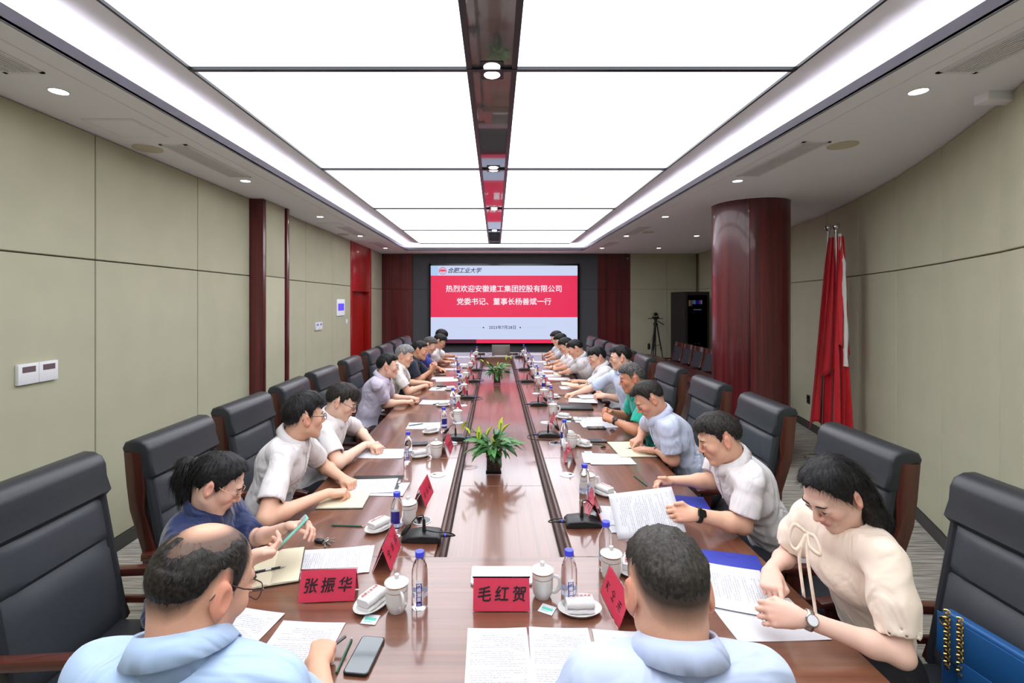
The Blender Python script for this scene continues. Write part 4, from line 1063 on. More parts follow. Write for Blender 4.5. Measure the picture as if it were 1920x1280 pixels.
def skin_tint(P, base, style, stub, rs, bald=0.0):
    T_ = np.tile(np.array(lin(base)[:3], np.float32), (len(P), 1))
    x, y, z = P.T; ay = np.abs(y)
    def mixin(m, col): 
        c = np.array(lin(col)[:3], np.float32); return T_*(1-m[:, None])+c*m[:, None]
    red = np.exp(-((ay-.045)/.02)**2-((z+.025)/.022)**2)*(x > .03)*0.35+np.exp(-((x-.108)/.02)**2-((z+.03)/.02)**2)*0.3+(ay > .078)*(z > -.05)*0.45
    T_ = mixin(np.clip(red, 0, .6), (214, 120, 100))
    T_ = mixin(np.clip(1.6*np.exp(-((z+.0605)/.0085)**4-(ay/.022)**4)*(x > .078), 0, 1)*0.75, (176, 92, 84))
    if stub > 0:                                     # clipped hair seen on the scalp below and inside the hair edge
        az = np.degrees(np.arctan2(ay, x+.012)); lo = np.interp(az, HL_A, HLS['short'])-0.004
        m = np.clip((z-lo)/0.05, 0, 1)*stub*(ay < .080)*(x < .085); T_ = mixin(m, (52, 46, 42))
    if bald > 0:
        az = np.degrees(np.arctan2(ay, x+.012)); lo = np.interp(az, HL_A, HLS['short'])-0.002
        rr = np.sqrt(((x+.038)/.062)**2+((y+.004)/.050)**2); m = np.clip((z-lo)/0.03, 0, 1)*np.clip((rr-0.35)/0.5, 0, 1)*(ay < .08)*(x < .07); T_ = mixin(m*0.85, (44, 40, 38))
    return T_*(1+rs.uniform(-.03, .03, (len(P), 1)).astype(np.float32))
def hair_parts(style, t, top, bald, h, extra, seed, wide=1.0, part_y=0.02, groove=1.0, down=(0, 0, -1), backd=(-1, 0, 0)):
    down = np.asarray(down, np.float32); backd = np.asarray(backd, np.float32); at0 = V3(-.09, 0, .02)
    ends = [at0+down*.27+backd*.10, at0+backd*.12] if extra else [V3(-.1, 0, -.1)]
    lo = np.minimum(V3(-.15, -.13, -.14), np.min(ends, 0)-.05); hi = np.maximum(V3(.15, .13, .165), np.max(ends, 0)+.05)
    g = Grid(lo, hi, h)
    g.ell((-.014, 0, .030), (.094+t, (.0755*wide)+t*0.8, .083+t), .01)
    if top: g.ell((.008, 0, .062), (.084+top*0.5, .066*wide+top*.2, .058+top), .02)
    g.ell((.012, 0, .005), (.070+t*.2, .0705*wide+t*.5, .065), .02)
    X, Y, Z = g.pts((slice(None),)*3)
    el = np.sqrt(X*X+Y*Y); az = np.arctan2(Y-part_y*0.5, X+.045)
    g.d += groove*(.0012*np.sin(az*31+2.2*np.sin(Z*55+seed))+.0008*np.sin(az*57+1.7*np.cos(Z*80)))
    base = hl(style, X, Y)+0.004*np.sin(az*19+seed)+0.003*np.sin(az*43)
    if not extra: g.d += ((t+.004)*np.clip(1-(Z-base)/.045, 0, 1)*np.clip((.075-X)/.03, 0, 1)).astype(np.float32)
    g.d += (.0022*np.sin(X*95+Y*40+seed)*np.sin(Y*110+seed*2+Z*30)*(Z > .05)).astype(np.float32)
    cut = (base-Z)*0.8                                # >0 below hairline
    k = .006; h_ = np.maximum(k-np.abs(g.d-cut), 0)/k; g.d = (np.maximum(g.d, cut)+h_*h_*k*.25).astype(np.float32)
    # keep the ears free
    for s_ in (-1, 1): g.ell((-.006, s_*.090*wide, -.006), (.024, .017, .036), .004, op='s')
    if bald > 0:
        rr = np.sqrt(((X+.038)/.062)**2+((Y+.004)/.050)**2); g.d += (.006*np.clip((1.35-rr)/.35, 0, 1)*(Z > .03)).astype(np.float32)
        g.ell((-.034, -.004, .116), (.056*bald, .046*bald, .052), .006, op='s')
    if extra == 'ponytail':
        b0 = V3(-.104, 0, .034); g.ell(tuple(b0), (.020, .022, .020), .012)
        pts = [b0, b0+backd*.045+down*.006, b0+backd*.066+down*.06, b0+backd*.050+down*.12, b0+backd*.030+down*.165]
        rr = [.016, .032, .033, .027, .010]
        for a, b, ra, rb in zip(pts[:-1], pts[1:], rr[:-1], rr[1:]): g.cap(a, b, ra, rb, .015)
    if extra == 'long':
        for sy in (-1, 0, 1):
            o = V3(0, sy, 0)
            pts = [V3(-.070, sy*.045, .02), V3(-.088, sy*.056, .0)+down*.05, V3(-.088, sy*.060, .0)+down*.12+backd*.035, V3(-.088, sy*.050, 0)+down*.20+backd*.075]
            rr = [.036, .034, .032, .014]
            for a, b, ra, rb in zip(pts[:-1], pts[1:], rr[:-1], rr[1:]): g.cap(a, b, ra, rb, .025)
    if extra:
        g.d += (.0012*np.sin(Y*330+20*X)+.001*np.sin(Y*510+35*Z)).astype(np.float32)*(X < -.06)
    P, Q = g.mesh()
    return relax(P, Q, 1, 0.3), Q
def strands(P, Q, n, L, width, seed, style, lift=0.25, longp=False, fwd=0.0, down=None):
    """thin tapered locks growing over the hair surface, as quads"""
    rs = np.random.RandomState(seed); N = np.zeros_like(P)
    fn = np.cross(P[Q[:, 2]]-P[Q[:, 0]], P[Q[:, 3]]-P[Q[:, 1]])
    for a in range(4): np.add.at(N, Q[:, a], fn)
    N /= np.maximum(np.linalg.norm(N, axis=1, keepdims=True), 1e-9)
    i = rs.randint(0, len(P), n); 
    if style == 'woman' and not longp: i = i[(P[i, 0] < .055) | (P[i, 2] > .10)]; n = len(i)
    p = P[i]; nn = N[i]
    wh = V3(-.035, .01, .12); d = p-wh; d[:, 2] -= 0.04; d[:, 0] += fwd*(p[:, 2] > .06)
    if longp: d = np.tile(down+V3(-.15, 0, 0), (n, 1)).astype(np.float32); d[:, 1] += p[:, 1]*1.5
    d = d-nn*np.sum(d*nn, 1, keepdims=True); d /= np.maximum(np.linalg.norm(d, axis=1, keepdims=True), 1e-6)
    d = d+rs.normal(0, .045 if style == 'woman' else .13, d.shape); s = np.cross(d, nn); s /= np.maximum(np.linalg.norm(s, axis=1, keepdims=True), 1e-6)
    l = (L*rs.uniform(.5, 1.2, n))[:, None]; w = width
    p0 = p-nn*.0015; p1 = p+d*l*.5+nn*l*lift*.8; p2 = p+d*l+nn*l*lift*(0.6 if longp else 1.0)
    V = np.stack([p0-s*w, p0+s*w, p1-s*w*.7, p1+s*w*.7, p2-s*w*.12, p2+s*w*.12], 1).reshape(-1, 3)
    b = np.arange(n)[:, None]*6; return V.astype(np.float32), np.concatenate([b+np.array([0, 1, 3, 2]), b+np.array([2, 3, 5, 4])]).astype(np.int32)

CURL = {'rest': [(22, 34, 18)]*4, 'flat': [(6, 10, 6)]*4, 'fist': [(72, 88, 45), (76, 92, 45), (80, 92, 45), (84, 92, 45)], 'hold': [(38, 42, 22), (42, 46, 24), (46, 50, 26), (50, 52, 28)],
        'pen': [(42, 46, 18), (50, 56, 24), (58, 66, 30), (62, 70, 32)], 'point': [(14, 14, 8), (60, 72, 34), (66, 76, 36), (70, 76, 36)], 'pinch': [(52, 40, 16), (46, 40, 20), (40, 36, 18), (34, 32, 16)]}
THUMB = {'rest': ((.052, .044, -.016), (.078, .050, -.022)), 'flat': ((.05, .048, -.010), (.077, .058, -.012)), 'fist': ((.056, .036, -.034), (.074, .012, -.046)), 'hold': ((.056, .040, .010), (.086, .034, .016)),
         'pen': ((.060, .038, -.030), (.086, .030, -.044)), 'point': ((.058, .038, -.032), (.078, .018, -.042)), 'pinch': ((.060, .040, -.026), (.088, .030, -.038))}
def arm_mesh(S, E, W, X, Nn, side, pose, h, rsc):
    """upper arm, forearm and hand as one surface; X along the hand, Nn back of the hand"""
    X = nrm(X); Nn = nrm(Nn-X*float(np.dot(Nn, X))); Tm = np.cross(Nn, X)*(1 if side == 'R' else -1)
    def L(a, b, c): return W+X*a+Tm*b+Nn*c
    allp = np.stack([S+(E-S)*0.35, E, W, L(.2, 0, 0), L(.08, .07, 0), L(.08, -.07, 0), L(.1, 0, -.08), L(.1, 0, .04)])
    g = Grid(allp.min(0)-.06, allp.max(0)+.06, h)
    g.cap(S+(E-S)*0.3, E, .046*rsc, .039*rsc, .01)
    U = nrm(E-W); mid = E+(W-E)*0.28
    g.cap(E, mid, .038*rsc, .041*rsc, .02); g.cap(mid, W, .041*rsc, .026*rsc, .02, flat=(Nn, .84)); g.cap(E+(W-E)*.8, L(.012, 0, 0), .027*rsc, .025*rsc, .01, flat=(Nn, .78))
    offs = [.027, .009, -.010, -.027]; xs = [.086, .089, .084, .076]; ln = [.070, .078, .072, .057]; rr = [.0088, .0090, .0085, .0074]
    for o, x in zip(offs, xs): g.cap(L(.012, o*.55, -.002), L(x, o, -.001 if abs(o) > .02 else .002), .0155, .0108, .012, flat=(Nn, .92))
    g.cap(L(.03, .022, -.012), L(.062, .020, -.013), .014, .010, .012); g.cap(L(.03, -.022, -.011), L(.062, -.022, -.010), .012, .009, .012)
    tips = []
    for i in range(4):
        a = 0.0; p = L(xs[i], offs[i], 0.0); sp = (offs[i]*1.2 if pose in ('flat', 'rest', 'hold', 'pinch') else offs[i]*0.1)
        r0 = rr[i]
        for j, fr in enumerate((.44, .31, .25)):
            a += R(CURL[pose][i][j]); dr = X*math.cos(a)-Nn*math.sin(a)+Tm*sp*math.cos(a)*3.0; dr = nrm(dr)
            q = p+dr*ln[i]*fr; g.cap(p, q, r0, r0*.90, .0035 if j else .006); g.ell(p, (r0*1.06,)*3, .002); p = q; r0 *= .90
        tips.append(p)
    t1, t2 = THUMB[pose]; b0 = L(.022, .020, -.010); m1 = L(*t1); m2 = L(*t2)
    g.cap(b0, m1, .0150, .0108, .010); g.cap(m1, m2, .0106, .0085, .003); g.cap(m2, m2+(m2-m1)*.12, .0086, .0078, .003)
    P, Q = g.mesh(); return relax(P, Q, 1, 0.3), Q, tips, m2

def bisect_elbow(S, W, la, lb, pole):
    d = W-S; D = float(np.linalg.norm(d)); D2 = min(D, (la+lb)*0.995); u = d/D
    a = (la*la-lb*lb+D2*D2)/(2*D2); hgt = math.sqrt(max(0, la*la-a*a)); p = pole-u*float(np.dot(pole, u)); return S+u*a*(D/D2)+nrm(p)*hgt

PEOPLE = []
def person(label, head, hy, yaw, pitch, hip, face, hands, shirt, hair=('short', .012, .012, 0, ''), hmat=None, roll=0, glasses=None, woman=False, skin=(222, 176, 150), res=1.0, sc=1.0, trous=(34, 36, 44),
           sleeve=0.74, stub=0.6, nst=1500, collar=True, placket=True, puff=False, wide=1.0, group=None, seed=1, neckz=.116, leg=True, polo=False, hem=.555, shw=.165, strandL=.018, cloth_rough=.8):
    hx, hyp = head; Hc = np.array(at_Y(hx, hyp, hy-(.072*sc if abs(face-90) > 20 else 0)), np.float32); Hc[1] = hy; Fv = V3(math.cos(R(face)), math.sin(R(face)), 0); Lf = V3(-Fv[1], Fv[0], 0); UP = V3(0, 0, 1)
    t = empty('person', label, 'person', (float(hip[0]), float(hip[1]), 0.0), 0, group)
    O = V3(hip[0], hip[1], 0.0)
    Rm = (Euler((0, 0, R(yaw))).to_matrix() @ Euler((0, R(pitch), 0)).to_matrix() @ Euler((R(roll), 0, 0)).to_matrix()); Rn = np.array(Rm, np.float32)
    def h2w(P): return (P*sc) @ Rn.T + Hc - O
    # neck base and spine
    Hip = V3(hip[0], hip[1], 0.56)
    fw = nrm(V3(Hip[0]-Hc[0], Hip[1]-Hc[1], 0)); lean = float(np.linalg.norm((Hc-Hip)[:2]))
    NB = Hc + V3(0, 0, -neckz*sc) + (fw*min(.075, .035+.10*lean))
    la, lb = .285*sc, .245*sc
    spine = NB-Hip; Ls = float(np.linalg.norm(spine)); su = spine/Ls
    back = nrm(np.cross(Lf, su))                       # points to the front of the chest
    if float(np.dot(back, Fv)) < 0: back = -back
    M = np.stack([back, Lf, su])
    up_ch = NB-su*.048*sc
    SH = {'L': up_ch+Lf*shw*sc-back*.0, 'R': up_ch-Lf*shw*sc}
    for q in SH: SH[q] = SH[q]+back*.015
    parts = []; rs = np.random.RandomState(seed)
    hres = .0037*res
    nd = (NB-su*.04-(Hc+(Rn @ V3(-.024, 0, -.03))*sc)); nl = float(np.linalg.norm(nd))/sc; nd = Rn.T @ nd
    P, Q = head_parts(nd, min(nl, .2), .0029*res if res <= 1.1 else hres*.9, sc, woman, None, 0, 0, seed, wide)
    tint = skin_tint(P, skin, hair[0] if hair else 'short', stub, rs, 1.0 if hair and hair[3] else 0)
    headP = P.copy(); parts.append((h2w(P), Q, tint))
    # torso under the clothes
    g = Grid(np.minimum(Hip, NB)-.30, np.maximum(Hip, NB)+.30, .016)
    k = .84 if woman else 1.0
    def torso(g, o):
        c1 = Hip+V3(0, 0, .02); c2 = Hip+spine*.38-back*.01; c3 = Hip+spine*.72
        g.ell(c1, (.115*k+o, .165*k+o, .12+o), .05, M)
        g.ell(c2, (.103*k+o, .150*k+o, .15+o), .06, M)
        g.ell(c3, (.108*k+o, .163*k+o, .15+o), .06, M)
        if woman: g.ell(c3+back*.055-su*.02, (.06+o, .12+o, .06+o), .04, M)
        for q in ('L', 'R'):
            g.cap(up_ch-su*.0, SH[q], .058*k+o, .041*k+o, .045); g.cap(NB-su*.040, up_ch+(SH[q]-up_ch)*.75, .050*k+o*.6, .040*k+o*.5, .04)
            g.cap(c3-back*.035, up_ch+(SH[q]-up_ch)*.6-back*.02, .085*k+o, .060*k+o, .05)
    torso(g, -.032); P, Q = g.mesh()
    parts.append((P-O, Q, np.tile(np.array(lin(skin)[:3], np.float32), (len(P), 1))))
    info = {'O': O, 'H': Hc, 'R': Rn, 'F': Fv, 'hands': {}, 'obj': t}
    ELB = {}
    for q in ('L', 'R'):
        hd = hands[q]; tgt = np.array(hd['p'], np.float32); S = SH[q]; out = Lf if q == 'L' else -Lf
        Xd = hd.get('x'); Xd = nrm(Xd) if Xd is not None else None
        if 'e' in hd: E = np.array(hd['e'], np.float32)
        else:
            X0 = Xd if Xd is not None else nrm(V3(*(tgt-S)[:2], 0))
            E = bisect_elbow(S, tgt-X0*.055, la, lb, -UP*.85+out*.75-Fv*.15)
            if TXL-.03 < E[0] < TXR+.03 and E[1] > TYN-.03 and E[2] < TZ+.045: E[2] = TZ+.045
        d = E-S; dl = float(np.linalg.norm(d))
        if dl > la*1.12 or dl < la*.55: SH[q] = S = E-nrm(d)*float(np.clip(dl, la*.55, la*1.12))
        if Xd is None: Xd = nrm((tgt-E)*V3(1, 1, .35))
        W = tgt-Xd*.058; Nn = V3(*hd.get('n', (0, 0, 1)))
        P, Q, tips, th = arm_mesh(S, E, W, Xd, Nn, q, hd.get('pose', 'rest'), hres, (.84 if woman else 1.0)*sc)
        tn = np.tile(np.array(lin(skin)[:3], np.float32), (len(P), 1))
        dist = np.linalg.norm(P-(tgt+Xd*.03), axis=1); m = np.clip(1-dist/.10, 0, 1)[:, None]*.3; tn = tn*(1-m)+np.array(lin((226, 150, 126))[:3], np.float32)*m
        parts.append((P-O, Q, tn)); ELB[q] = (S, E, W, Xd, Nn); info['hands'][q] = (W, Xd, Nn, tips, th, E)
    np_mesh('body', parts, M_SKIN, t)
    # ---- shirt
    so = .010; allp = np.stack([Hip, NB, ELB['L'][1], ELB['R'][1], SH['L'], SH['R']])
    g = Grid(allp.min(0)-.24, allp.max(0)+.20, .0078*max(1.0, res*.85)); torso(g, so)
    X, Y, Z = g.pts((slice(None),)*3)
    # hem and neckline cuts
    x, y, z = X-NB[0], Y-NB[1], Z-NB[2]
    along = x*su[0]+y*su[1]+z*su[2]; fr = x*back[0]+y*back[1]+z*back[2]; lat = x*Lf[0]+y*Lf[1]+z*Lf[2]
    f1 = 1-2*np.abs(np.sin(36*along+15*lat+2.4*np.sin(9*lat+6*along+seed)+2.0*np.sin(11*fr+5*lat)+seed))**.7
    f2 = 1-2*np.abs(np.sin(40*along-24*lat+2.6*np.sin(8*along+2*seed+7*fr)+seed*2))**.7
    wr = (.0040*f1*np.clip(-along*4-.1, 0, 1)+0.0032*f2*np.clip(-along*3-.25, 0, 1))*(.35+.65*np.clip(np.sin(5*lat+4*along+seed), 0, 1)+.0*fr)
    g.d -= (wr*(1.0 if res < 1.3 else .7)).astype(np.float32)
    hemz = hem; g.d = np.maximum(g.d, (hemz-Z)).astype(np.float32)
    na = nrm(Hc+(Rn @ V3(-.03, 0, -.05))*sc-NB); ca = nrm(su*.5+na*.5)
    ac = x*ca[0]+y*ca[1]+z*ca[2]; rad = np.sqrt(np.maximum(x*x+y*y+z*z-ac*ac, 0))
    dep = (-.035-.9*np.clip(fr-.02, 0, .05)) if collar else -.02
    cyl = np.maximum(rad-(.064 if collar else .058), dep-ac); g.d = np.maximum(g.d, -cyl).astype(np.float32)
    g.d = np.maximum(g.d, np.minimum(ac-.022, .5)).astype(np.float32)
    for q in ('L', 'R'):
        S, E, W = ELB[q][:3]; u = nrm(E-S); end = S+(E-S)*sleeve if sleeve <= 1 else E+(W-E)*(sleeve-1)
        out = Lf if q == 'L' else -Lf
        g2 = Grid(np.minimum(np.minimum(S, E), end)-.12, np.maximum(np.maximum(S, E), end)+.12, g.h)
        r0, r1 = (.057*k, .060*k) if not puff else (.058, .064)
        if polo: r0, r1 = .058, .062
        g2.cap(S-u*.01, S+(E-S)*min(1, sleeve)*(.55 if puff else 1.0)+u*.0, r0, r1, .02)
        if puff: g2.cap(S+(E-S)*sleeve*.55, end+u*.02, r1, .052, .02)
        if sleeve > 1: g2.cap(E, end+nrm(W-E)*.03, r1*.97, .056*k, .02)
        u2 = u if sleeve <= 1 else nrm(W-E)
        if sleeve <= 1 and not puff: g2.cap(S+(E-S)*min(1, sleeve)*.6, end+u*.04, r1, r1, .02)
        x2, y2, z2 = g2.pts((slice(None),)*3); al = (x2-end[0])*u2[0]+(y2-end[1])*u2[1]+(z2-end[2])*u2[2]
        if puff: g2.d += (.0022*np.sin(14*np.arctan2((x2-end[0])*u2[1]-(y2-end[1])*u2[0], z2-end[2])+al*20)*np.clip(1+al*9, 0, 1)).astype(np.float32)
        g2.d += (.0034*(2*np.abs(np.sin(30*al+18*(x2+y2)+2*np.sin(14*z2+seed)))**.7-1)*np.clip(.3-al*4, 0, 1)).astype(np.float32)
        g2.d = np.maximum(g2.d, al*0.98).astype(np.float32)
        r_in = (r1-.009 if not puff else .044); r_in = .048*k if sleeve > 1 else r_in
        g2.cap(end-u2*.022, end+u2*.05, r_in, r_in, .004, op='s')
        # blend sleeve grid into the torso grid (same spacing, resampled by nearest cell)
        i0 = np.round((g2.lo-g.lo)/g.h).astype(int); a0 = np.maximum(0, i0); a1 = np.minimum(g.n, i0+g2.n)
        if (a1 > a0).all():
            q1 = tuple(slice(int(a), int(b)) for a, b in zip(a0, a1)); q2 = tuple(slice(int(a-i), int(b-i)) for a, b, i in zip(a0, a1, i0))
            A, B = g.d[q1], g2.d[q2]; kk = .022; hh = np.maximum(kk-np.abs(A-B), 0)/kk; g.d[q1] = np.minimum(A, B)-hh*hh*kk*.25
            # reopen the cuff after blending
        g.cap(end-u2*.018, end+u2*.05, r_in, r_in, .004, op='s') if not (np.linalg.norm(end-up_ch) < .12) else None
    P, Q = g.mesh(); P = relax(P, Q, 2, 0.4)
    ms = shirt if not isinstance(shirt, tuple) else cloth_mat('shirt_%02x%02x%02x' % shirt, shirt, cloth_rough)
    sh = np_mesh('shirt' if not woman else 'blouse', [(P-O, Q)], ms, t); SP = P
    # ---- collar
    if collar:
        cf = nrm(back-ca*float(np.dot(back, ca))); cl = np.cross(ca, cf); c0 = NB+ca*.018
        rc = .0685 if not woman else .061; bm = bmesh.new(); rows = []; n = 36
        for i in range(n+1):
            a = R(18+(360-36)*i/n); dr = cf*math.cos(a)*1.04+cl*math.sin(a); f_ = (math.cos(a)+1)/2; tip = max(0, (f_-.72)/.28)
            row = []
            for rr_, zz in ((rc*1.10, -.045), (rc*.99, .046-.040*f_), (rc*1.05, .052-.043*f_), (rc*1.22, .034-.040*f_), (rc*(1.38+.22*tip), .006-.036*tip-.022*f_)):
                row.append(bm.verts.new(tuple(c0+dr*rr_+ca*zz-O)))
            rows.append(row)
        for A, B in zip(rows[:-1], rows[1:]):
            for j in range(4): bm.faces.new((A[j], A[j+1], B[j+1], B[j]))
        o = bmk('collar', bm, ms, t, smooth=False); o.data.polygons.foreach_set('use_smooth', [True]*len(o.data.polygons))
        md = o.modifiers.new('thickness', 'SOLIDIFY'); md.thickness = .0022
    if placket and res < 1.5 and not woman:
        pl = []; relp = SP-NB; al = relp @ su; fr_ = relp @ back; la_ = relp @ Lf
        for s_ in np.linspace(-.045, -.34, 12):
            m = (np.abs(la_) < .014) & (np.abs(al-s_) < .012) & (fr_ > 0)
            if m.any(): pl.append((float(s_), float(fr_[m].max())))
        if len(pl) > 5:
            bm = bmesh.new(); rows = []
            for s_, f_ in pl:
                c = NB+su*s_+back*(f_+.0022); rows.append([bm.verts.new(tuple(c-Lf*.016-back*.003-O)), bm.verts.new(tuple(c-Lf*.013-O)), bm.verts.new(tuple(c+Lf*.013-O)), bm.verts.new(tuple(c+Lf*.016-back*.003-O))])
            for A, B in zip(rows[:-1], rows[1:]):
                for j in range(3): bm.faces.new((A[j], A[j+1], B[j+1], B[j]))
            bmk('placket', bm, ms, t, smooth=True)
            for s_, f_ in pl[1::3]:
                c = NB+su*s_+back*(f_+.004)-O; bm = bmesh.new(); bmesh.ops.create_uvsphere(bm, u_segments=10, v_segments=6, radius=.0055)
                b_ = bmk('button', bm, M_WHITEP, t, tuple(c), smooth=True); b_.scale = (.5, 1, 1); b_.rotation_euler = (0, 0, R(face))
    # ---- trousers, shoes
    if leg:
        g = Grid((Hip+Fv*.2)-V3(.48, .48, .56), (Hip+Fv*.2)+V3(.48, .48, .15), .016)
        g.ell(Hip+V3(0, 0, -.015), (.128*k, .178*k, .105), .04, np.stack([Fv, Lf, UP]))
        tm = mat('trousers_%02x%02x%02x' % trous, trous, .8, bump=(20, .3, .01))
        for s_ in (-1, 1):
            a = Hip+Lf*s_*.085+V3(0, 0, -.03)+Fv*.03; kn = Hip+Fv*.40+Lf*s_*.11+V3(0, 0, -.035); an = kn+V3(0, 0, -.41)-Fv*.02
            g.cap(a, kn, .083*k, .062*k, .04); g.cap(kn, an, .060*k, .048*k, .03)
        X, Y, Z = g.pts((slice(None),)*3); g.d = np.maximum(g.d, .075-Z+0*X+0*Y).astype(np.float32)
        P, Q = g.mesh(); np_mesh('trousers' if not woman else 'skirt', [(P-O, Q)], tm, t)
        for s_ in (-1, 1):
            kn = Hip+Fv*.40+Lf*s_*.11-O; bm = bmesh.new(); tube(bm, [tuple(kn*V3(1, 1, 0)-Fv*.09+UP*.04), tuple(kn*V3(1, 1, 0)+UP*.045), tuple(kn*V3(1, 1, 0)+Fv*.09+UP*.035), tuple(kn*V3(1, 1, 0)+Fv*.13+UP*.03)], [.034, .042, .040, .022], 10)
            bmk('shoe', bm, M_BLACKP, t, smooth=True)
    # ---- hair
    hm = hmat or H_BLACK
    if hair:
        st, th_, top, bald, extra = hair
        dn = Rn.T @ V3(0, 0, -1); bkd = Rn.T @ (-Fv)
        P, Q = hair_parts(st, th_, top, bald, .0036*res, extra, seed, wide, groove=.35 if bald else 1.0, down=dn, backd=bkd); hp = [(h2w(P), Q)]
        if nst:
            V, q2 = strands(P, Q, nst, strandL, .0005 if res < 1.2 else .0012, seed, st, .10 if not extra else .06, fwd=.05)
            hp.append((h2w(V), q2))
            if extra:
                low = np.where(P[:, 0] < -.075)[0]
                mp_ = np.full(len(P), -1); mp_[low] = np.arange(len(low)); ql = mp_[Q]; ql = ql[(ql >= 0).all(1)]
                V, q2 = strands(P[low], ql, nst//2, .07, .0009, seed+1, st, .06, longp=True, down=dn); hp.append((h2w(V), q2))
        np_mesh('hair', hp, hm, t)
        if extra == 'ponytail':
            bm = bmesh.new(); bmesh.ops.create_uvsphere(bm, u_segments=14, v_segments=8, radius=.024); o = bmk('hair_tie', bm, M_BLACKP, t, tuple(h2w(V3(-.120, 0, .031))), smooth=True); o.scale = (.45, 1, 1); o.rotation_euler = Rm.to_euler()
    # ---- eyes, brows
    def sx(y_, z_):
        m = (np.abs(headP[:, 1]-y_) < .005) & (np.abs(headP[:, 2]-z_) < .005); return float(headP[m, 0].max()) if m.any() else .09
    for s_ in (-1, 1):
        if res < 2.2:
            e = bpy.data.objects.new('eye', None)
            x0 = sx(s_*.031, .001)
            bm = bmesh.new(); bmesh.ops.create_uvsphere(bm, u_segments=14, v_segments=8, radius=1); bmesh.ops.scale(bm, vec=(.0026, .0120, .0026), verts=bm.verts)
            o = bmk('eye', bm, M_EYEW, t, tuple(h2w(V3(x0-.0016, s_*.031, -.0010))), smooth=True); o.rotation_euler = Rm.to_euler(); bpy.data.objects.remove(e)
            bm = bmesh.new(); bmesh.ops.create_uvsphere(bm, u_segments=12, v_segments=8, radius=1); bmesh.ops.scale(bm, vec=(.0011, .0048, .0030), verts=bm.verts); bmk('iris', bm, M_IRIS, o, (.0024, 0, -.0004), smooth=True)
            bm = bmesh.new(); tube(bm, [(x0+.000+.0016-.3*abs(a), s_*.031+a*.92, .0028-18*a*a) for a in np.linspace(-.013, .013, 7)], [.0003, .0009, .0012, .0013, .0012, .0009, .0003], 6)
            for v in bm.verts: v.co = Vector(h2w(np.array(v.co, np.float32)))
            bmk('eyelashes', bm, M_BLACKP, t, smooth=True)
        bm = bmesh.new(); pts = []
        for a in np.linspace(.012, .047, 7):
            z_ = .021+.004*math.sin((a-.012)/.035*2.4); pts.append(h2w(V3(sx(s_*a, z_)-.0004, s_*a, z_)))
        tube(bm, [tuple(p) for p in pts], [.0022, .0032, .0033, .0030, .0026, .0018, .0008], 6, flat=1.0); bmk('eyebrow', bm, hm if hm is not H_GREY else H_SALT, t, smooth=True)
    if glasses:
        gm = glasses; xg = .108; bm = bmesh.new(); r_ = {M_GLB: .0016, M_GLT: .0013}.get(gm, .0010)
        for s_ in (-1, 1):
            ring = [Vector(h2w(V3(xg-.10*max(0, abs(p[0])-.03)-.004, p[0], p[1]))) for p in rrect(.045, .032, .012, 4, s_*.0325, -.001)]; ring.append(ring[0]); tube(bm, ring, r_*1.0, 6)
            e = [V3(xg-.008, s_*.058, .008), V3(xg-.02, s_*.070*max(wide, 1), .008), V3(.03, s_*.078*wide, .014), V3(-.014, s_*.0765*wide, .024), V3(-.034, s_*.076*wide, -.004)]
            tube(bm, [Vector(h2w(p)) for p in e], r_*1.1, 6)
        tube(bm, [Vector(h2w(V3(xg-.004, -.009, .002))), Vector(h2w(V3(xg, 0, .005))), Vector(h2w(V3(xg-.004, .009, .002)))], r_, 6)
        go = bmk('spectacles', bm, gm, t, smooth=True)
        if res < 1.6:
            for s_ in (-1, 1):
                bm = bmesh.new(); vs = [bm.verts.new(tuple(h2w(V3(xg-.10*max(0, abs(p[0])-.03)-.004, p[0], p[1])))) for p in rrect(.043, .030, .011, 4, s_*.0325, -.001)]; bm.faces.new(vs); bmk('lens', bm, M_SPEC, go)
    PEOPLE.append(info); return info

def HP(u_, v_, z, **kw):
    p = at_z(u_, v_, z); d = dict(p=(p.x, p.y, p.z)); d.update(kw)
    if 'exy' in d: e = at_z(*d.pop('exy')); d['e'] = (e.x, e.y, e.z)
    return d
def HW(u_, v_, z, **kw): d = dict(p=(u_, v_, z)); d.update(kw); return d
WHITE = (226, 221, 222)
SL, SLr = 'people along the left side of the table', 'people along the right side of the table'
I = {}
# ---- left side, near to far
I['L1'] = person('woman with a ponytail and gold glasses in a navy blouse holding a mint green phone', (388, 917), 1.90, 17, 32, (-1.29, 1.95), 0,
    {'R': HP(497, 1040, .86, exy=(452, 1085, .77), pose='hold', x=(.8, .45, .15), n=(-.1, -.75, -.6)), 'L': HP(566, 984, .90, exy=(478, 1010, .80), pose='pinch', x=(.95, -.1, .15), n=(.05, .65, .7))},
    cloth_mat('navy_satin', (36, 50, 92), .38, .3), ('woman', .006, .002, 0, 'ponytail'), H_BLACK, glasses=M_GLG, woman=True, sc=.97, skin=(226, 184, 164), sleeve=1.12, stub=0, nst=2600, trous=(28, 30, 44), collar=True, placket=False, group=SL, seed=3, shw=.165, strandL=.03, cloth_rough=.4)
I['L2'] = person('man in black glasses and a white short-sleeved shirt holding a black pen over a notebook', (560, 788), 2.60, 40, 2, (-1.29, 2.62), 5,
    {'R': HP(636, 922, .80, exy=(497, 974, .80), pose='pen', x=(.95, .35, -.05)), 'L': HP(655, 902, .79, exy=(605, 872, .80), pose='fist', x=(.75, -.6, 0))},
    WHITE, ('short', .010, .026, 0, ''), H_BLACK, glasses=M_GLB, skin=(222, 176, 150), group=SL, seed=5, nst=3200, strandL=.032, stub=.5)
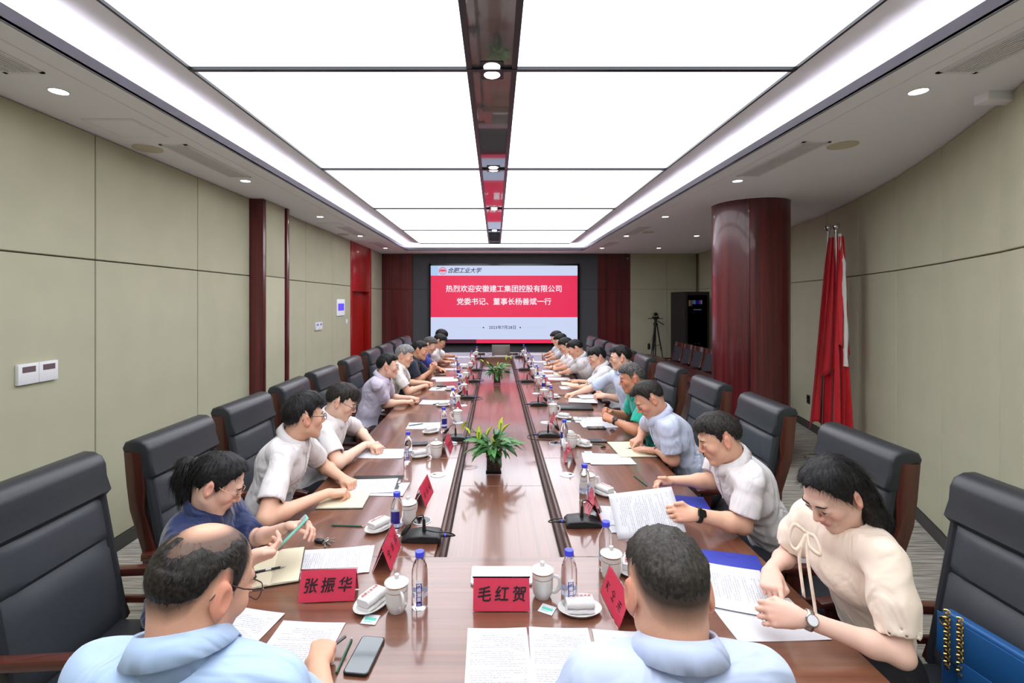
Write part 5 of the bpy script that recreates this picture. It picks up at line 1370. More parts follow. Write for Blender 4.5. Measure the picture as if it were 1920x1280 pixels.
I['L3'] = person('man in dark glasses and a white shirt with a green pencil between his fingers', (634, 757), 3.26, 6, 24, (-1.29, 3.3), 0,
    {'R': HP(700, 832, .80, exy=(634, 868, .80), pose='pen', x=(.95, .25, 0)), 'L': HP(708, 838, .79, exy=(672, 805, .80), pose='fist', x=(.7, -.7, 0))},
    WHITE, ('fringe', .010, .014, 0, ''), H_SOFT, glasses=M_GLB, skin=(228, 190, 168), group=SL, seed=6, res=1.15, nst=2200, strandL=.026, stub=.4)
I['L4'] = person('man in a pale lavender shirt with thin glasses and fists together on the table', (724, 688), 4.70, 12, 4, (-1.29, 4.72), 0,
    {'R': HP(768, 752, .80, exy=(723, 757, .80), pose='fist'), 'L': HP(779, 747, .80, pose='fist', x=(.8, -.6, 0))},
    (202, 194, 214), ('short', .008, .010, 0, ''), H_BLACK, glasses=M_GLS, skin=(228, 184, 160), group=SL, seed=7, res=1.5, nst=700)
I['L5'] = person('smiling grey-haired man in a white shirt with clasped hands', (756, 668), 5.50, -4, 16, (-1.29, 5.5), 0,
    {'R': HP(797, 722, .80, exy=(765, 734, .80), pose='fist'), 'L': HP(806, 718, .80, pose='fist', x=(.8, -.6, 0))},
    (228, 224, 220), ('short', .009, .014, 0, ''), H_GREY, skin=(224, 178, 152), group=SL, seed=8, res=1.6, nst=700, stub=.2, wide=1.04)
I['L6'] = person('man in a dark navy polo shirt with hands raised together', (785, 658), 6.20, 3, 8, (-1.29, 6.2), 0,
    {'R': HW(-.80, 6.18, .96, e=(-.98, 6.05, .80), pose='fist', x=(.5, .2, .85), n=(.8, -.4, -.3)), 'L': HW(-.78, 6.24, .965, pose='fist', x=(.5, -.2, .85), n=(.8, .4, -.3))},
    (44, 50, 66), ('short', .005, .008, 0, ''), H_BLACK, skin=(206, 154, 124), group=SL, seed=9, res=1.7, nst=500, polo=True)
I['L7'] = person('man in a blue shirt with thin glasses writing with a pen', (804, 648), 6.90, -6, 26, (-1.29, 6.9), 0,
    {'R': HP(829, 691, .79, pose='pen'), 'L': HW(-.80, 7.15, .79, pose='rest')},
    (62, 72, 160), ('short', .007, .008, 0, ''), H_SALT, glasses=M_GLS, skin=(220, 170, 142), group=SL, seed=10, res=1.8, nst=400)
I['L8'] = person('man in a white shirt and glasses bending over a cream notebook, far left side', (823, 641), 7.50, -4, 34, (-1.27, 7.55), 0,
    {'R': HP(838, 678, .80, pose='rest', x=(.9, .4, 0)), 'L': HP(852, 667, .86, pose='hold', x=(.8, -.5, .1))},
    (232, 232, 232), ('short', .008, .009, 0, ''), H_BLACK, glasses=M_GLB, skin=(206, 158, 132), group=SL, seed=11, res=1.9, nst=400)
I['L9'] = person('person with black hair mostly hidden behind the farthest left readers', (826, 631), 8.25, 0, 30, (-1.29, 8.3), 0,
    {'R': HW(-.78, 8.1, .79, pose='rest'), 'L': HW(-.78, 8.35, .79, pose='rest')},
    (214, 214, 220), ('fringe', .010, .012, 0, ''), H_BLACK, skin=(214, 168, 142), group=SL, seed=12, res=2.3, nst=300)
# ---- right side, near to far
I['R1'] = person('woman with long black hair in a cream bow blouse leafing through papers', (1590, 938), 1.60, 195, 36, (1.36, 1.70), 184,
    {'L': HP(1462, 1152, .84, exy=(1690, 1228, .79), pose='pinch', x=(-.9, .35, -.1), n=(-.2, -.8, .5)), 'R': HP(1446, 1090, .83, exy=(1478, 1040, .84), pose='point', x=(-.45, -.85, -.25), n=(-.3, .0, 1))},
    cloth_mat('cream_chiffon', (244, 226, 208), .7, .3, 1.0), ('woman', .009, .004, 0, 'long'), H_BLACK, woman=True, sc=.97, skin=(230, 190, 172), sleeve=.80, puff=True, stub=0, nst=3400, trous=(26, 24, 28), collar=False, hem=.66, placket=False, group=SLr, seed=13, shw=.165, strandL=.035)
I['R2'] = person('man in a white shirt with a black wristband holding up a printed sheet', (1362, 829), 2.35, 172, 22, (1.42, 2.42), 176,
    {'L': HP(1280, 962, .86, exy=(1392, 984, .80), pose='hold', x=(-.95, .05, .05), n=(-.1, -.75, .6)), 'R': HP(1240, 903, .84, exy=(1335, 902, .86), pose='hold', x=(-.9, -.3, 0), n=(-.1, .5, .8))},
    WHITE, ('short', .008, .014, 0, ''), H_SOFT, skin=(226, 178, 150), group=SLr, seed=14, nst=2600, strandL=.022, wide=1.06, stub=.7, shw=.185)
I['R3'] = person('man in a pale blue-grey shirt pointing at his open notebook', (1224, 752), 3.20, 178, 36, (1.38, 3.25), 178,
    {'R': HP(1192, 826, .80, exy=(1210, 800, .86), pose='point', x=(-.75, -.65, -.1)), 'L': HP(1216, 842, .79, exy=(1262, 862, .80), pose='flat', x=(-.9, .4, 0))},
    (196, 204, 226), ('receded', .006, .008, 0, ''), H_SOFT, skin=(216, 164, 138), group=SLr, seed=15, res=1.1, nst=2000, strandL=.020, stub=.6)
I['R4'] = person('man in a teal green polo shirt with clasped fists and a smartwatch', (1190, 711), 3.95, 172, 14, (1.38, 3.95), 180,
    {'L': HP(1139, 782, .87, exy=(1192, 808, .80), pose='fist', x=(-.8, .4, .35), n=(-.3, -.5, .8)), 'R': HP(1137, 769, .88, exy=(1178, 780, .80), pose='fist', x=(-.8, -.4, .35), n=(-.3, .5, .8))},
    (38, 168, 148), ('short', .005, .008, 0, ''), H_SALT, skin=(196, 138, 108), group=SLr, seed=16, res=1.25, nst=1400, strandL=.012, polo=True, placket=False, wide=1.05, stub=.8)
I['R5'] = person('tall man in a light blue shirt with thin glasses reaching for a pencil', (1167, 672), 4.75, 168, 8, (1.38, 4.8), 180,
    {'R': HP(1068, 739, .79, exy=(1110, 727, .84), pose='pinch', x=(-.95, -.2, -.1)), 'L': HP(1124, 741, .84, exy=(1165, 748, .80), pose='hold', x=(-.9, .3, 0), n=(0, -.6, .8))},
    (204, 216, 240), ('short', .008, .010, 0, ''), H_BLACK, glasses=M_GLT, skin=(232, 186, 162), group=SLr, seed=17, res=1.5, nst=700, wide=1.03)
I['R6'] = person('man in a white shirt with silver glasses resting both hands on his notes', (1122, 671), 5.60, 188, 12, (1.38, 5.6), 180,
    {'R': HP(1079, 713, .79, pose='flat'), 'L': HP(1074, 724, .79, exy=(1098, 727, .80), pose='flat')},
    (222, 220, 222), ('fringe', .009, .010, 0, ''), H_BLACK, glasses=M_GLS, skin=(220, 172, 146), group=SLr, seed=18, res=1.6, nst=600)
I['R7'] = person('man in a light grey shirt writing, head bowed, sixth from the near end', (1081, 655), 6.30, 172, 30, (1.38, 6.35), 180,
    {'R': HP(1042, 691, .79, pose='pen'), 'L': HP(1052, 698, .79, pose='flat')},
    (208, 206, 210), ('short', .008, .009, 0, ''), H_BLACK, glasses=M_GLS, skin=(222, 172, 146), group=SLr, seed=19, res=1.7, nst=500)
I['R8'] = person('man in a white shirt and dark glasses writing, seventh on the right side', (1063, 649), 7.0, 176, 32, (1.38, 7.05), 180,
    {'R': HP(1031, 681, .79, pose='pen'), 'L': HP(1036, 686, .79, pose='flat')},
    (228, 226, 228), ('short', .008, .010, 0, ''), H_BLACK, glasses=M_GLB, skin=(224, 176, 150), group=SLr, seed=20, res=1.9, nst=400)
I['R9'] = person('man in a pale shirt half hidden by the writer before him, second farthest right', (1053, 640), 7.60, 178, 28, (1.38, 7.65), 180,
    {'R': HP(1027, 673, .79, pose='pen'), 'L': HW(.82, 7.4, .79, pose='flat')},
    (214, 220, 230), ('short', .008, .010, 0, ''), H_BLACK, skin=(222, 174, 148), group=SLr, seed=21, res=2.2, nst=300)
I['R10'] = person('man with glasses holding a green pencil upright, farthest on the right side', (1045, 634), 8.25, 180, 24, (1.38, 8.3), 180,
    {'R': HP(1021, 664, .81, pose='pen'), 'L': HP(1026, 668, .80, pose='fist')},
    (208, 216, 226), ('short', .008, .009, 0, ''), H_BLACK, glasses=M_GLS, skin=(224, 178, 152), group=SLr, seed=22, res=2.3, nst=300)
# ---- near end, seen from behind
I['M1'] = person('balding man in glasses and a light blue shirt seen from behind, writing', (378, 1098), .95, 62, 26, (-.60, .80), 88,
    {'R': HP(604, 1218, .80, e=(-.40, 1.12, .80), pose='pen', x=(-.15, 1, -.05)), 'L': HW(-.78, 1.33, .79, pose='rest', x=(.5, .8, 0))},
    (176, 200, 232), ('short', .004, 0, 1.0, ''), H_SOFT, glasses=M_GLT, skin=(220, 168, 140), group='people at the near end', seed=23, neckz=.100, nst=4200, strandL=.013, wide=1.05, stub=0, leg=True)
I['M2'] = person('man with short cropped hair in a pale blue shirt seen from behind', (1252, 1108), .99, 92, 24, (.36, .82), 90,
    {'R': HW(.44, 1.24, .79, pose='rest', x=(-.4, .9, 0)), 'L': HW(.26, 1.24, .79, pose='rest', x=(.4, .9, 0))},
    (190, 202, 230), ('fade', .0050, .002, 0, ''), H_BUZZ, skin=(224, 172, 144), group='people at the near end', seed=24, neckz=.100, nst=3600, strandL=.009, wide=1.04, stub=.95)
# ============================================================= THINGS ON THE TABLE
M_PORC = mat('white_porcelain', (222, 220, 217), 0.12, spec=0.6, coat=0.4)
M_GOLDR = mat('gold_rim', (196, 150, 88), 0.25, metal=0.8)
M_TOWEL = mat('white_towel', (214, 211, 210), 0.95, sheen=0.4, bump=(420, 0.8, 0.002))
M_REDINK = mat('red_embroidery', (176, 36, 44), 0.8)
M_PET = mat('bottle_plastic', (250, 252, 255), 0.03, trans=1.0, ior=1.30)
M_CAPB = mat('blue_cap', (62, 70, 212), 0.35)
M_LABB = mat('blue_label', (48, 38, 150), 0.35); M_LABW = mat('white_label_print', (240, 240, 245), 0.5); M_BAND = mat('pale_band', (214, 220, 240), 0.3)
M_CARD = mat('red_card', (226, 66, 94), 0.5, spec=0.3); M_INK = mat('black_ink', (22, 18, 22), 0.6)
M_ACRY = mat('clear_acrylic', (255, 255, 255), 0.02, trans=1.0, ior=1.2)
M_PAPER = mat('white_paper', (204, 204, 209), 0.7)
M_CREAM = mat('cream_paper', (220, 211, 184), 0.75)
M_GREEN = mat('pencil_green', (24, 84, 66), 0.3); M_WOODT = mat('pencil_wood', (214, 184, 150), 0.6)
M_SCR = mat('phone_glass', (96, 104, 108), 0.06, coat=0.5); M_MINT = mat('mint_case', (132, 212, 190), 0.4)
M_BLUEF = mat('blue_folder', (54, 66, 168), 0.45); M_TEAL = mat('teal_print', (90, 190, 168), 0.5)
def printed(name, cream=False, hand=False):
    m = bpy.data.materials.new(name); m.use_nodes = True; nt = m.node_tree; b = nt.nodes['Principled BSDF']; b.inputs['Roughness'].default_value = 0.7
    tc = nt.nodes.new('ShaderNodeTexCoord'); sp = nt.nodes.new('ShaderNodeSeparateXYZ'); nt.links.new(tc.outputs['Object'], sp.inputs[0])
    def M_(op, a, b_=None):
        n = nt.nodes.new('ShaderNodeMath'); n.operation = op
        for i, v in enumerate((a, b_)):
            if v is None: continue
            if isinstance(v, (int, float)): n.inputs[i].default_value = v
            else: nt.links.new(v, n.inputs[i])
        return n.outputs[0]
    pitch = 0.0078 if hand else 0.0085
    row = M_('DIVIDE', sp.outputs['Y'], pitch); fr = M_('FRACT', row); fl = M_('FLOOR', row)
    inrow = M_('LESS_THAN', M_('ABSOLUTE', M_('SUBTRACT', fr, 0.5)), 0.05 if hand else 0.21)
    cb = nt.nodes.new('ShaderNodeCombineXYZ'); nt.links.new(M_('MULTIPLY', sp.outputs['X'], 260), cb.inputs[0]); nt.links.new(M_('MULTIPLY', sp.outputs['Y'], 300), cb.inputs[1])
    nz = nt.nodes.new('ShaderNodeTexNoise'); nz.inputs['Scale'].default_value = 1.0; nz.inputs['Detail'].default_value = 1; nt.links.new(cb.outputs[0], nz.inputs['Vector'])
    cb2 = nt.nodes.new('ShaderNodeCombineXYZ'); nt.links.new(fl, cb2.inputs[1]); nt.links.new(M_('MULTIPLY', sp.outputs['X'], 9), cb2.inputs[0])
    nz2 = nt.nodes.new('ShaderNodeTexNoise'); nz2.inputs['Scale'].default_value = 0.9; nz2.inputs['Detail'].default_value = 0; nt.links.new(cb2.outputs[0], nz2.inputs['Vector'])
    ch = M_('GREATER_THAN', nz.outputs['Fac'], 0.0 if hand else 0.47); ln = M_('GREATER_THAN', nz2.outputs['Fac'], 0.0 if hand else 0.44)
    mk_ = M_('MULTIPLY', M_('MULTIPLY', inrow, ch), ln)
    mk_ = M_('MULTIPLY', mk_, M_('MULTIPLY', M_('LESS_THAN', M_('ABSOLUTE', sp.outputs['X']), 0.083), M_('LESS_THAN', M_('ABSOLUTE', sp.outputs['Y']), 0.122)))
    mk_ = M_('MULTIPLY', mk_, 0.3 if hand else 0.5)
    mx = nt.nodes.new('ShaderNodeMix'); mx.data_type = 'RGBA'; nt.links.new(mk_, mx.inputs[0])
    mx.inputs[6].default_value = lin((218, 209, 182) if cream else (204, 204, 209)); mx.inputs[7].default_value = lin((84, 82, 88))
    nt.links.new(mx.outputs[2], b.inputs['Base Color']); return m
M_PRINT = printed('printed_sheet'); M_RULED = printed('ruled_cream_page', True, True)
ZT = TZ+0.0005
STK = {}
def zstack(x, y, th):
    """small height offsets so that overlapping sheets lie on one another"""
    k = len([1 for (a, b) in STK.get('l', []) if abs(a-x) < .28 and abs(b-y) < .28]); STK.setdefault('l', []).append((x, y)); return ZT+k*0.0012
def sheet(x, y, rz, label, w=.21, h=.297, m=None, curl=0.003, name='paper_sheet', cat='paper', group='papers on the table', n=1, z=None):
    z = zstack(x, y, 0) if z is None else z
    t = empty(name, label, cat, (x, y, z), R(rz), group)
    bm = bmesh.new(); rows = []; th = .0006*n
    for top in (0, 1):
        rr = []
        for j in range(7):
            v = j/6-.5; row = []
            for i in range(6):
                u = i/5-.5; zz = curl*(4*u*u*v*v*2+.6*max(0, v)*max(0, v)*4*abs(u)) + th*top
                row.append(bm.verts.new((u*w, v*h, zz)))
            rr.append(row)
        rows.append(rr)
    for k in (0, 1):
        for j in range(6):
            for i in range(5):
                q = (rows[k][j][i], rows[k][j][i+1], rows[k][j+1][i+1], rows[k][j+1][i]); bm.faces.new(q if k else q[::-1])
    for j in range(6):
        for i in (0, 5): bm.faces.new((rows[0][j][i], rows[0][j+1][i], rows[1][j+1][i], rows[1][j][i]))
    for i in range(5):
        for j in (0, 6): bm.faces.new((rows[0][j][i], rows[0][j][i+1], rows[1][j][i+1], rows[1][j][i]))
    bmk('page', bm, m or M_PRINT, t, smooth=True); return t
def notebook(x, y, rz, label, w=.145, h=.21, z=None, m=None, group=None):
    z = zstack(x, y, 0) if z is None else z
    t = empty('notebook', label, 'notebook', (x, y, z), R(rz), group)
    bxo('cover', -w-.004, w+.004, -h/2-.003, h/2+.003, 0, .002, M_BLACKP, t, .0008)
    for s in (-1, 1):
        prof = [(0, .002), (0, .0045), (s*.012, .010), (s*w*.5, .0095), (s*w, .0075), (s*w, .002)]
        bm = bmesh.new(); prism(bm, prof, -h/2, h/2, 'y', .0004, 1); bmk('page_block', bm, m or M_RULED, t, smooth=True)
    return t
def cup(x, y, rz, label, lid=True, group='lidded porcelain cups'):
    t = empty('lidded_cup' if lid else 'open_cup', label, 'cup', (x, y, ZT), R(rz), group)
    bm = bmesh.new(); lathe(bm, [(0, .003), (.024, .003), (.025, 0), (.027, 0), (.028, .004), (.034, .014), (.0375, .03), (.038, .085), (.0385, .092), (.0365, .092), (.036, .085), (.034, .02), (0, .008)], 32); bmk('cup_body', bm, M_PORC, t, smooth=True)
    bm = bmesh.new(); lathe(bm, [(.0386, .0895), (.0390, .0925), (.0365, .0925)], 32); bmk('gold_rim', bm, M_GOLDR, t, smooth=True)
    bm = bmesh.new(); lathe(bm, [(.03815, .072), (.0384, .073), (.03815, .074)], 32); bmk('gold_line', bm, M_GOLDR, t, smooth=True)
    bm = bmesh.new(); tube(bm, curve_pts([(.036, 0, .078), (.056, 0, .079), (.064, 0, .062), (.060, 0, .040), (.046, 0, .024), (.036, 0, .022)], 18), .0048, 8, flat=1.4); bmk('handle', bm, M_PORC, t, smooth=True)
    if lid: cup_lid(t, (0, 0, .093), (0, 0, 0))
    return t
def cup_lid(parent, loc, rot):
    bm = bmesh.new(); lathe(bm, [(0, -.002), (.035, -.002), (.041, .001), (.0425, .003), (.041, .0055), (.033, .0085), (.031, .0095), (.020, .0135), (.010, .0155), (0, .016)], 32); l = bmk('lid', bm, M_PORC, parent, loc, rot, smooth=True)
    bm = bmesh.new(); lathe(bm, [(.0085, .012), (.0075, .018), (.0085, .026), (.0080, .030), (.004, .032), (0, .032)], 16); bmk('knob', bm, M_PORC, l, smooth=True); return l
def dish_towel(x, y, rz, dlabel, tlabel, text_on=True):
    t = empty('oval_dish', dlabel, 'dish', (x, y, ZT), R(rz), 'oval towel dishes')
    bm = bmesh.new(); lathe(bm, [(0, .002), (.038, .002), (.040, 0), (.043, .0), (.055, .008), (.062, .016), (.0605, .0175), (.052, .010), (.040, .0055), (0, .0055)], 36, sx=1.22, sy=.86); bmk('dish_body', bm, M_PORC, t, smooth=True)
    w = empty('folded_towel', tlabel, 'towel', (x, y, ZT+.0062), R(rz), 'folded white towels on dishes')
    def lobe(z0, z1, wy, name, off=0.0):
        n = 14; prof = []
        for k in range(n):                            # cross-section (y,z): rounded fold at -y side
            a = math.pi*(0.5+k/(n-1)); prof.append((off-wy+(z1-z0)/2*(1+math.cos(a)), (z0+z1)/2+(z1-z0)/2*math.sin(a)*1.0))
        prof = prof+[(off+wy, z0+.001), (off+wy+.003, (z0+z1)/2), (off+wy, z1-.001)]
        bm = bmesh.new(); secs = []
        L = .047
        for s_ in np.linspace(-1, 1, 9):
            e = 1-.10*abs(s_)**6; secs.append([bm.verts.new((s_*L, p[0]*e, (p[1]-z0)*e+z0+.0008*math.sin(s_*7))) for p in prof])
        for A, B in zip(secs[:-1], secs[1:]):
            for k in range(len(A)): bm.faces.new((A[k], A[(k+1) % len(A)], B[(k+1) % len(A)], B[k]))
        bm.faces.new(secs[0][::-1]); bm.faces.new(secs[-1]); bmk(name, bm, M_TOWEL, w, smooth=True)
    lobe(0.0, .014, .030, 'lower_fold'); lobe(.0145, .040, .028, 'upper_roll', -.001)
    if text_on: text('embroidery', '合肥工业大学', .0135, M_REDINK, w, (0, .012, .0408), (R(0), 0, 0), shear=.3, bold=.0002)
def bottle(x, y, rz, label, group='water bottles with blue caps', full=True):
    t = empty('water_bottle', label, 'bottle', (x, y, ZT), R(rz), group)
    bm = bmesh.new(); lathe(bm, [(0, .004), (.018, .002), (.024, .0), (.027, .004), (.0285, .012), (.028, .03), (.0275, .05), (.028, .07), (.0278, .115), (.027, .128), (.0235, .145), (.017, .160), (.0125, .168), (.0125, .176), (0, .176)], 28); bmk('bottle_body', bm, M_PET, t, smooth=True)
    bm = bmesh.new(); lathe(bm, [(.0155, .1745), (.0158, .191), (.0150, .193), (0, .1935)], 28); bmk('cap', bm, M_CAPB, t, smooth=True)
    def strip(name, a0, a1, z0, z1, r, m):
        bm = bmesh.new(); vs = []
        for k in range(9):
            a = R(a0+(a1-a0)*k/8); vs.append((bm.verts.new((r*math.cos(a), r*math.sin(a), z0)), bm.verts.new((r*math.cos(a), r*math.sin(a), z1))))
        for p, q in zip(vs[:-1], vs[1:]): bm.faces.new((p[0], q[0], q[1], p[1]))
        return bmk(name, bm, m, t)
    strip('clear_band', -60, 240, .044, .060, .0287, M_BAND)
    lb = strip('label', -109, -71, .018, .096, .0292, M_LABB)
    strip('label_top', -109, -71, .096, .106, .0292, M_LABW)
    for k, c in enumerate('竹根湖泉'):
        o = text('lettering', c, .0155, M_LABW, lb, (0, -.0296, .0875-.0155*k), (R(90), 0, 0), bold=.0005)
    for k in range(2): bxo('fine_print', -.006, .006, -.0297, -.0295, .026-.004*k, .028-.004*k, M_BAND, lb)
    return t
STROKES = {0: [(-.9, .5, .9, .55), (-.2, .9, -.5, -.9), (-.3, 0, .8, -.9), (-.9, -.1, .3, -.1)], 1: [(0, .9, -.9, .2), (0, .9, .9, .2), (-.6, 0, .6, 0), (0, .2, 0, -.8), (-.8, -.85, .8, -.85)], 2: [(-.8, .7, .8, .7), (0, .9, 0, -.9), (-.8, .1, .8, .1), (-.5, -.2, -.8, -.8), (.5, -.2, .8, -.8)],
           3: [(-.6, .9, -.6, -.9), (-.9, .4, -.2, .4), (.1, .8, .9, .8), (.5, .8, .2, -.8), (.1, 0, .9, -.1), (.9, -.1, .7, -.9)]}
def name_card(x, y, rz, label, word=None, seed=0, h=.1, L=.2):
    t = empty('name_card', label, 'name card', (x, y, ZT), R(rz), 'red tent name cards')
    d = .036; sl = math.atan2(d, h); fl = math.hypot(d, h)
    for s in (-1, 1):
        bm = bmesh.new(); prism(bm, [(s*d, 0), (s*(d+.0022), .0006), (s*.0018, h), (0, h+.001), (0, h-.004)], -L/2, L/2, 'x', 0); bmk('acrylic_leaf', bm, M_ACRY, t)
        bm = bmesh.new(); prism(bm, [(s*(d-.0012), .003), (s*(d-.0004), .003), (s*.0010, h-.004), (s*.0002, h-.004)], -L/2+.003, L/2-.003, 'x', 0)
        card = bmk('red_card', bm, M_CARD, t)
        th = math.atan2(h, -s*d) if False else None
        # lettering lies on the outer side of the card
        rot = (R(90)-sl, 0, 0) if s < 0 else (R(90)-sl, 0, R(180))
        cy = s*(d*.5+.0030)
        if word:
            for k, c in enumerate(word): text('lettering', c, .050, M_INK, card, (((k-1)*.060)*(1 if s < 0 else -1), cy, h*.49), rot, bold=.0008, shear=.12)
        else:
            for k in range(3):
                bm = bmesh.new(); st = STROKES[(seed+k) % 4]
                for (a, b, c_, e_) in st:
                    p, q = Vector((a, b, 0))*.017, Vector((c_, e_, 0))*.017; u = (q-p).normalized(); v = Vector((-u.y, u.x, 0))*.0019
                    vs = [bm.verts.new(p+v*.6), bm.verts.new(p-v*.6), bm.verts.new(q-v*1.1), bm.verts.new(q+v*1.1)]; bm.faces.new(vs)
                bmk('lettering', bm, M_INK, card, (((k-1)*.058)*(1 if s < 0 else -1), cy, h*.49), rot, recalc=False)
    return t
def pencil(p0, p1, label, z=None, name='pencil', group='green pencils', m=None, ink=False, z0=None, z1=None):
    a = Vector((p0[0], p0[1], z0 if z0 else (z or ZT+.0038))); b = Vector((p1[0], p1[1], z1 if z1 else (z or ZT+.0038)))
    t = empty(name, label, 'pen' if ink else 'pencil', a, 0, group); d = (b-a); u = d.normalized()
    if not ink:
        bm = bmesh.new(); tube(bm, [(0, 0, 0), d-u*.012], .0036, 6); bmk('barrel', bm, m or M_GREEN, t)
        bm = bmesh.new(); tube(bm, [d-u*.012, d-u*.003], [.0036, .0012], 6); bmk('sharpened_wood', bm, M_WOODT, t); bm = bmesh.new(); tube(bm, [d-u*.003, d], [.0012, .0003], 6); bmk('lead', bm, M_INK, t)
    else:
        bm = bmesh.new(); tube(bm, [(0, 0, 0), u*.002, d-u*.02], [.003, .0048, .0046], 10); bmk('barrel', bm, m or M_BLACKP, t, smooth=True)
        bm = bmesh.new(); tube(bm, [d*.45, d*.60], .0051, 10); bmk('grip_ring', bm, M_STEEL, t, smooth=True)
        bm = bmesh.new(); tube(bm, [d-u*.02, d], [.0044, .0008], 10); bmk('tip', bm, M_STEEL, t, smooth=True)
    return t
def phone(x, y, rz, label, case=None, z=None, tilt=None, sc=1.0):
    t = empty('smartphone', label, 'phone', (x, y, z or ZT), R(rz), 'phones on the table')
    if tilt is not None: t.rotation_euler = tilt
    bm = bmesh.new(); prism(bm, rrect(.075*sc, .152*sc, .011), 0, .0095, 'z', .002, 2); bmk('case', bm, case or M_BLACKP, t, smooth=True)
    bm = bmesh.new(); prism(bm, rrect(.068*sc, .145*sc, .009), .0094, .0099, 'z'); bmk('screen', bm, M_SCR, t)
    return t
def mic(x, y, rz, label, loop=0):
    t = empty('desk_microphone', label, 'microphone', (x, y, ZT), R(rz), 'gooseneck desk microphones')
    # sloped wedge base
    bm = bmesh.new(); pts = [(-.085, 0), (.085, 0), (.092, .008), (.060, .026), (.0, .036), (-.07, .030), (-.085, .016)]
    prism(bm, pts, -.052, .052, 'y', .006, 3)
    for v in bm.verts:
        v.co.y *= 1-.22*max(0, v.co.x/.09)-.10*max(0, (.02-v.co.x)/.1)
    bmk('base', bm, M_BLACKP, t, smooth=True)
    bxo('button_plate', -.02, .05, -.030, .030, .0335, .0338, M_FRAME, t, loc=(0, 0, -.001), rot=(0, R(9), 0))
    for dy in (-.016, .016): bxo('button', .022, .036, dy-.008, dy+.008, .0325, .0335, M_GRILLE if dy > 0 else M_TRIMR, t, rot=(0, R(10), 0))
    bm = bmesh.new(); tube(bm, [(-.005, 0, .030), (-.005, 0, .05), (-.004, 0, .088)], [.010, .0078, .0062], 12); bmk('neck_socket', bm, M_BLACKP, t, smooth=True)
    bm = bmesh.new(); tube(bm, curve_pts([(-.004, 0, .085), (.0, .006, .108), (.025, .018, .105), (.055, .030, .072)], 14), .0026, 8); bmk('gooseneck', bm, M_BLACKP, t, smooth=True)
    bm = bmesh.new(); tube(bm, [(.050, .028, .078), (.056, .030, .070), (.078, .038, .046), (.088, .042, .036)], [.004, .0095, .0105, .005], 12); bmk('foam_windscreen', bm, M_RACK, t, smooth=True)
    bm = bmesh.new(); tube(bm, [(-.080, 0, .016), (-.108, 0, .015)], .0075, 12); tube(bm, [(-.108, 0, .015), (-.138, 0, .013)], [.0075, .0025], 12); bmk('plug', bm, M_BLACKP, t, smooth=True)
    bm = bmesh.new(); tube(bm, [(-.096, 0, .0155), (-.104, 0, .0155)], .0081, 12); bmk('blue_ring', bm, M_CAPB, t, smooth=True)
    if loop == 0: pts = [(-.136, 0, .013), (-.142, .012, .022), (-.115, .035, .045), (-.06, .040, .050), (-.012, .012, .045), (-.004, .002, .040)]
    elif loop == 1: pts = [(-.134, 0, .012), (-.165, -.015, .008), (-.165, -.07, .004), (-.11, -.10, .0035), (-.05, -.10, .0035), (.0, -.115, .0035), (.03, -.12, .004)]
    else: pts = [(-.134, 0, .012), (-.155, .0, .010), (-.16, .02, .006), (-.13, .05, .004), (-.09, .055, .004)]
    bm = bmesh.new(); tube(bm, curve_pts(pts, 28), .0030, 8); bmk('cable', bm, M_BLACKP, t, smooth=True)
    return t
def XY(x, y): p = T(x, y); return p.x, p.y
# ---------------- name cards
name_card(*XY(617, 1118), 4, 'red name card facing the camera, left one of two, beside the printed stack', '张振华')
name_card(*XY(940, 1135), 0, 'red name card facing the camera in front of the white tray', '毛红贺')
cards = [(.425, 1.65, 95, 'red name card turned sideways beside the short-haired man seen from behind'), (-.445, 1.975, 90, 'red name card between the printed stack and the nearest left microphone'),
 (-.385, 2.56, 86, 'red name card right of the white lidded cup, before the man with the black pen'), (-.345, 3.40, 88, 'red name card beside the third cup on the left side'),
 (.485, 2.385, 82, 'red name card behind the nearest right microphone'), (.495, 3.21, 84, 'red name card before the open cup of the man with the notebook'),
 (.50, 4.08, 86, 'red name card before the man in the green polo shirt'), (.50, 5.0, 86, 'red name card before the tall man in light blue'), (.50, 5.85, 86, 'red name card, fourth farthest on the right side'),
 (.50, 6.7, 88, 'red name card, third farthest on the right side'), (.50, 7.5, 88, 'red name card, second farthest on the right side'), (.50, 8.45, 88, 'red name card, farthest on the right side'),
 (-.36, 4.55, 88, 'red name card at the unoccupied left seat'), (-.36, 5.35, 88, 'red name card before the man in lavender'), (-.38, 6.1, 88, 'red name card before the grey-haired man'), (-.38, 7.0, 88, 'red name card, third farthest on the left side'),
 (-.38, 7.8, 88, 'red name card, second farthest on the left side'), (-.37, 8.6, 88, 'red name card, farthest on the left side')]
for k, (x, y, rz, lb) in enumerate(cards): name_card(x, y, rz, lb, None, k)
# ---------------- microphones
for (xx_, yy_, rz, lb, lp) in ((793, 1010, 180, 'nearest microphone on the left of the channel', 0), (853, 824, 180, 'second microphone on the left of the channel', 1), (875, 747, 182, 'third microphone on the left, its cable looping to a grommet', 1),
    (887, 716, 180, 'fourth microphone on the left of the channel', 0), (893, 695, 180, 'fifth microphone on the left of the channel', 2), (900, 673, 180, 'farthest microphone on the left of the channel', 2),
    (1093, 983, 0, 'nearest microphone on the right of the channel', 2), (1029, 818, 0, 'second microphone on the right, its cable entering a grommet', 1), (1010, 760, 0, 'third microphone on the right of the channel', 2),
    (989, 716, 0, 'fourth microphone on the right of the channel', 2), (983, 694, 0, 'fifth microphone on the right of the channel', 2), (974, 670, 0, 'farthest microphone on the right of the channel', 2)):
    p = T(xx_, yy_); o = mic(p.x, p.y, rz, lb.replace('microphone', 'black gooseneck microphone'), lp)
    if rz > 90: o.scale = (1, -1, 1) if lp == 1 else (1, 1, 1)
    elif lp == 1: o.scale = (1, 1, 1)
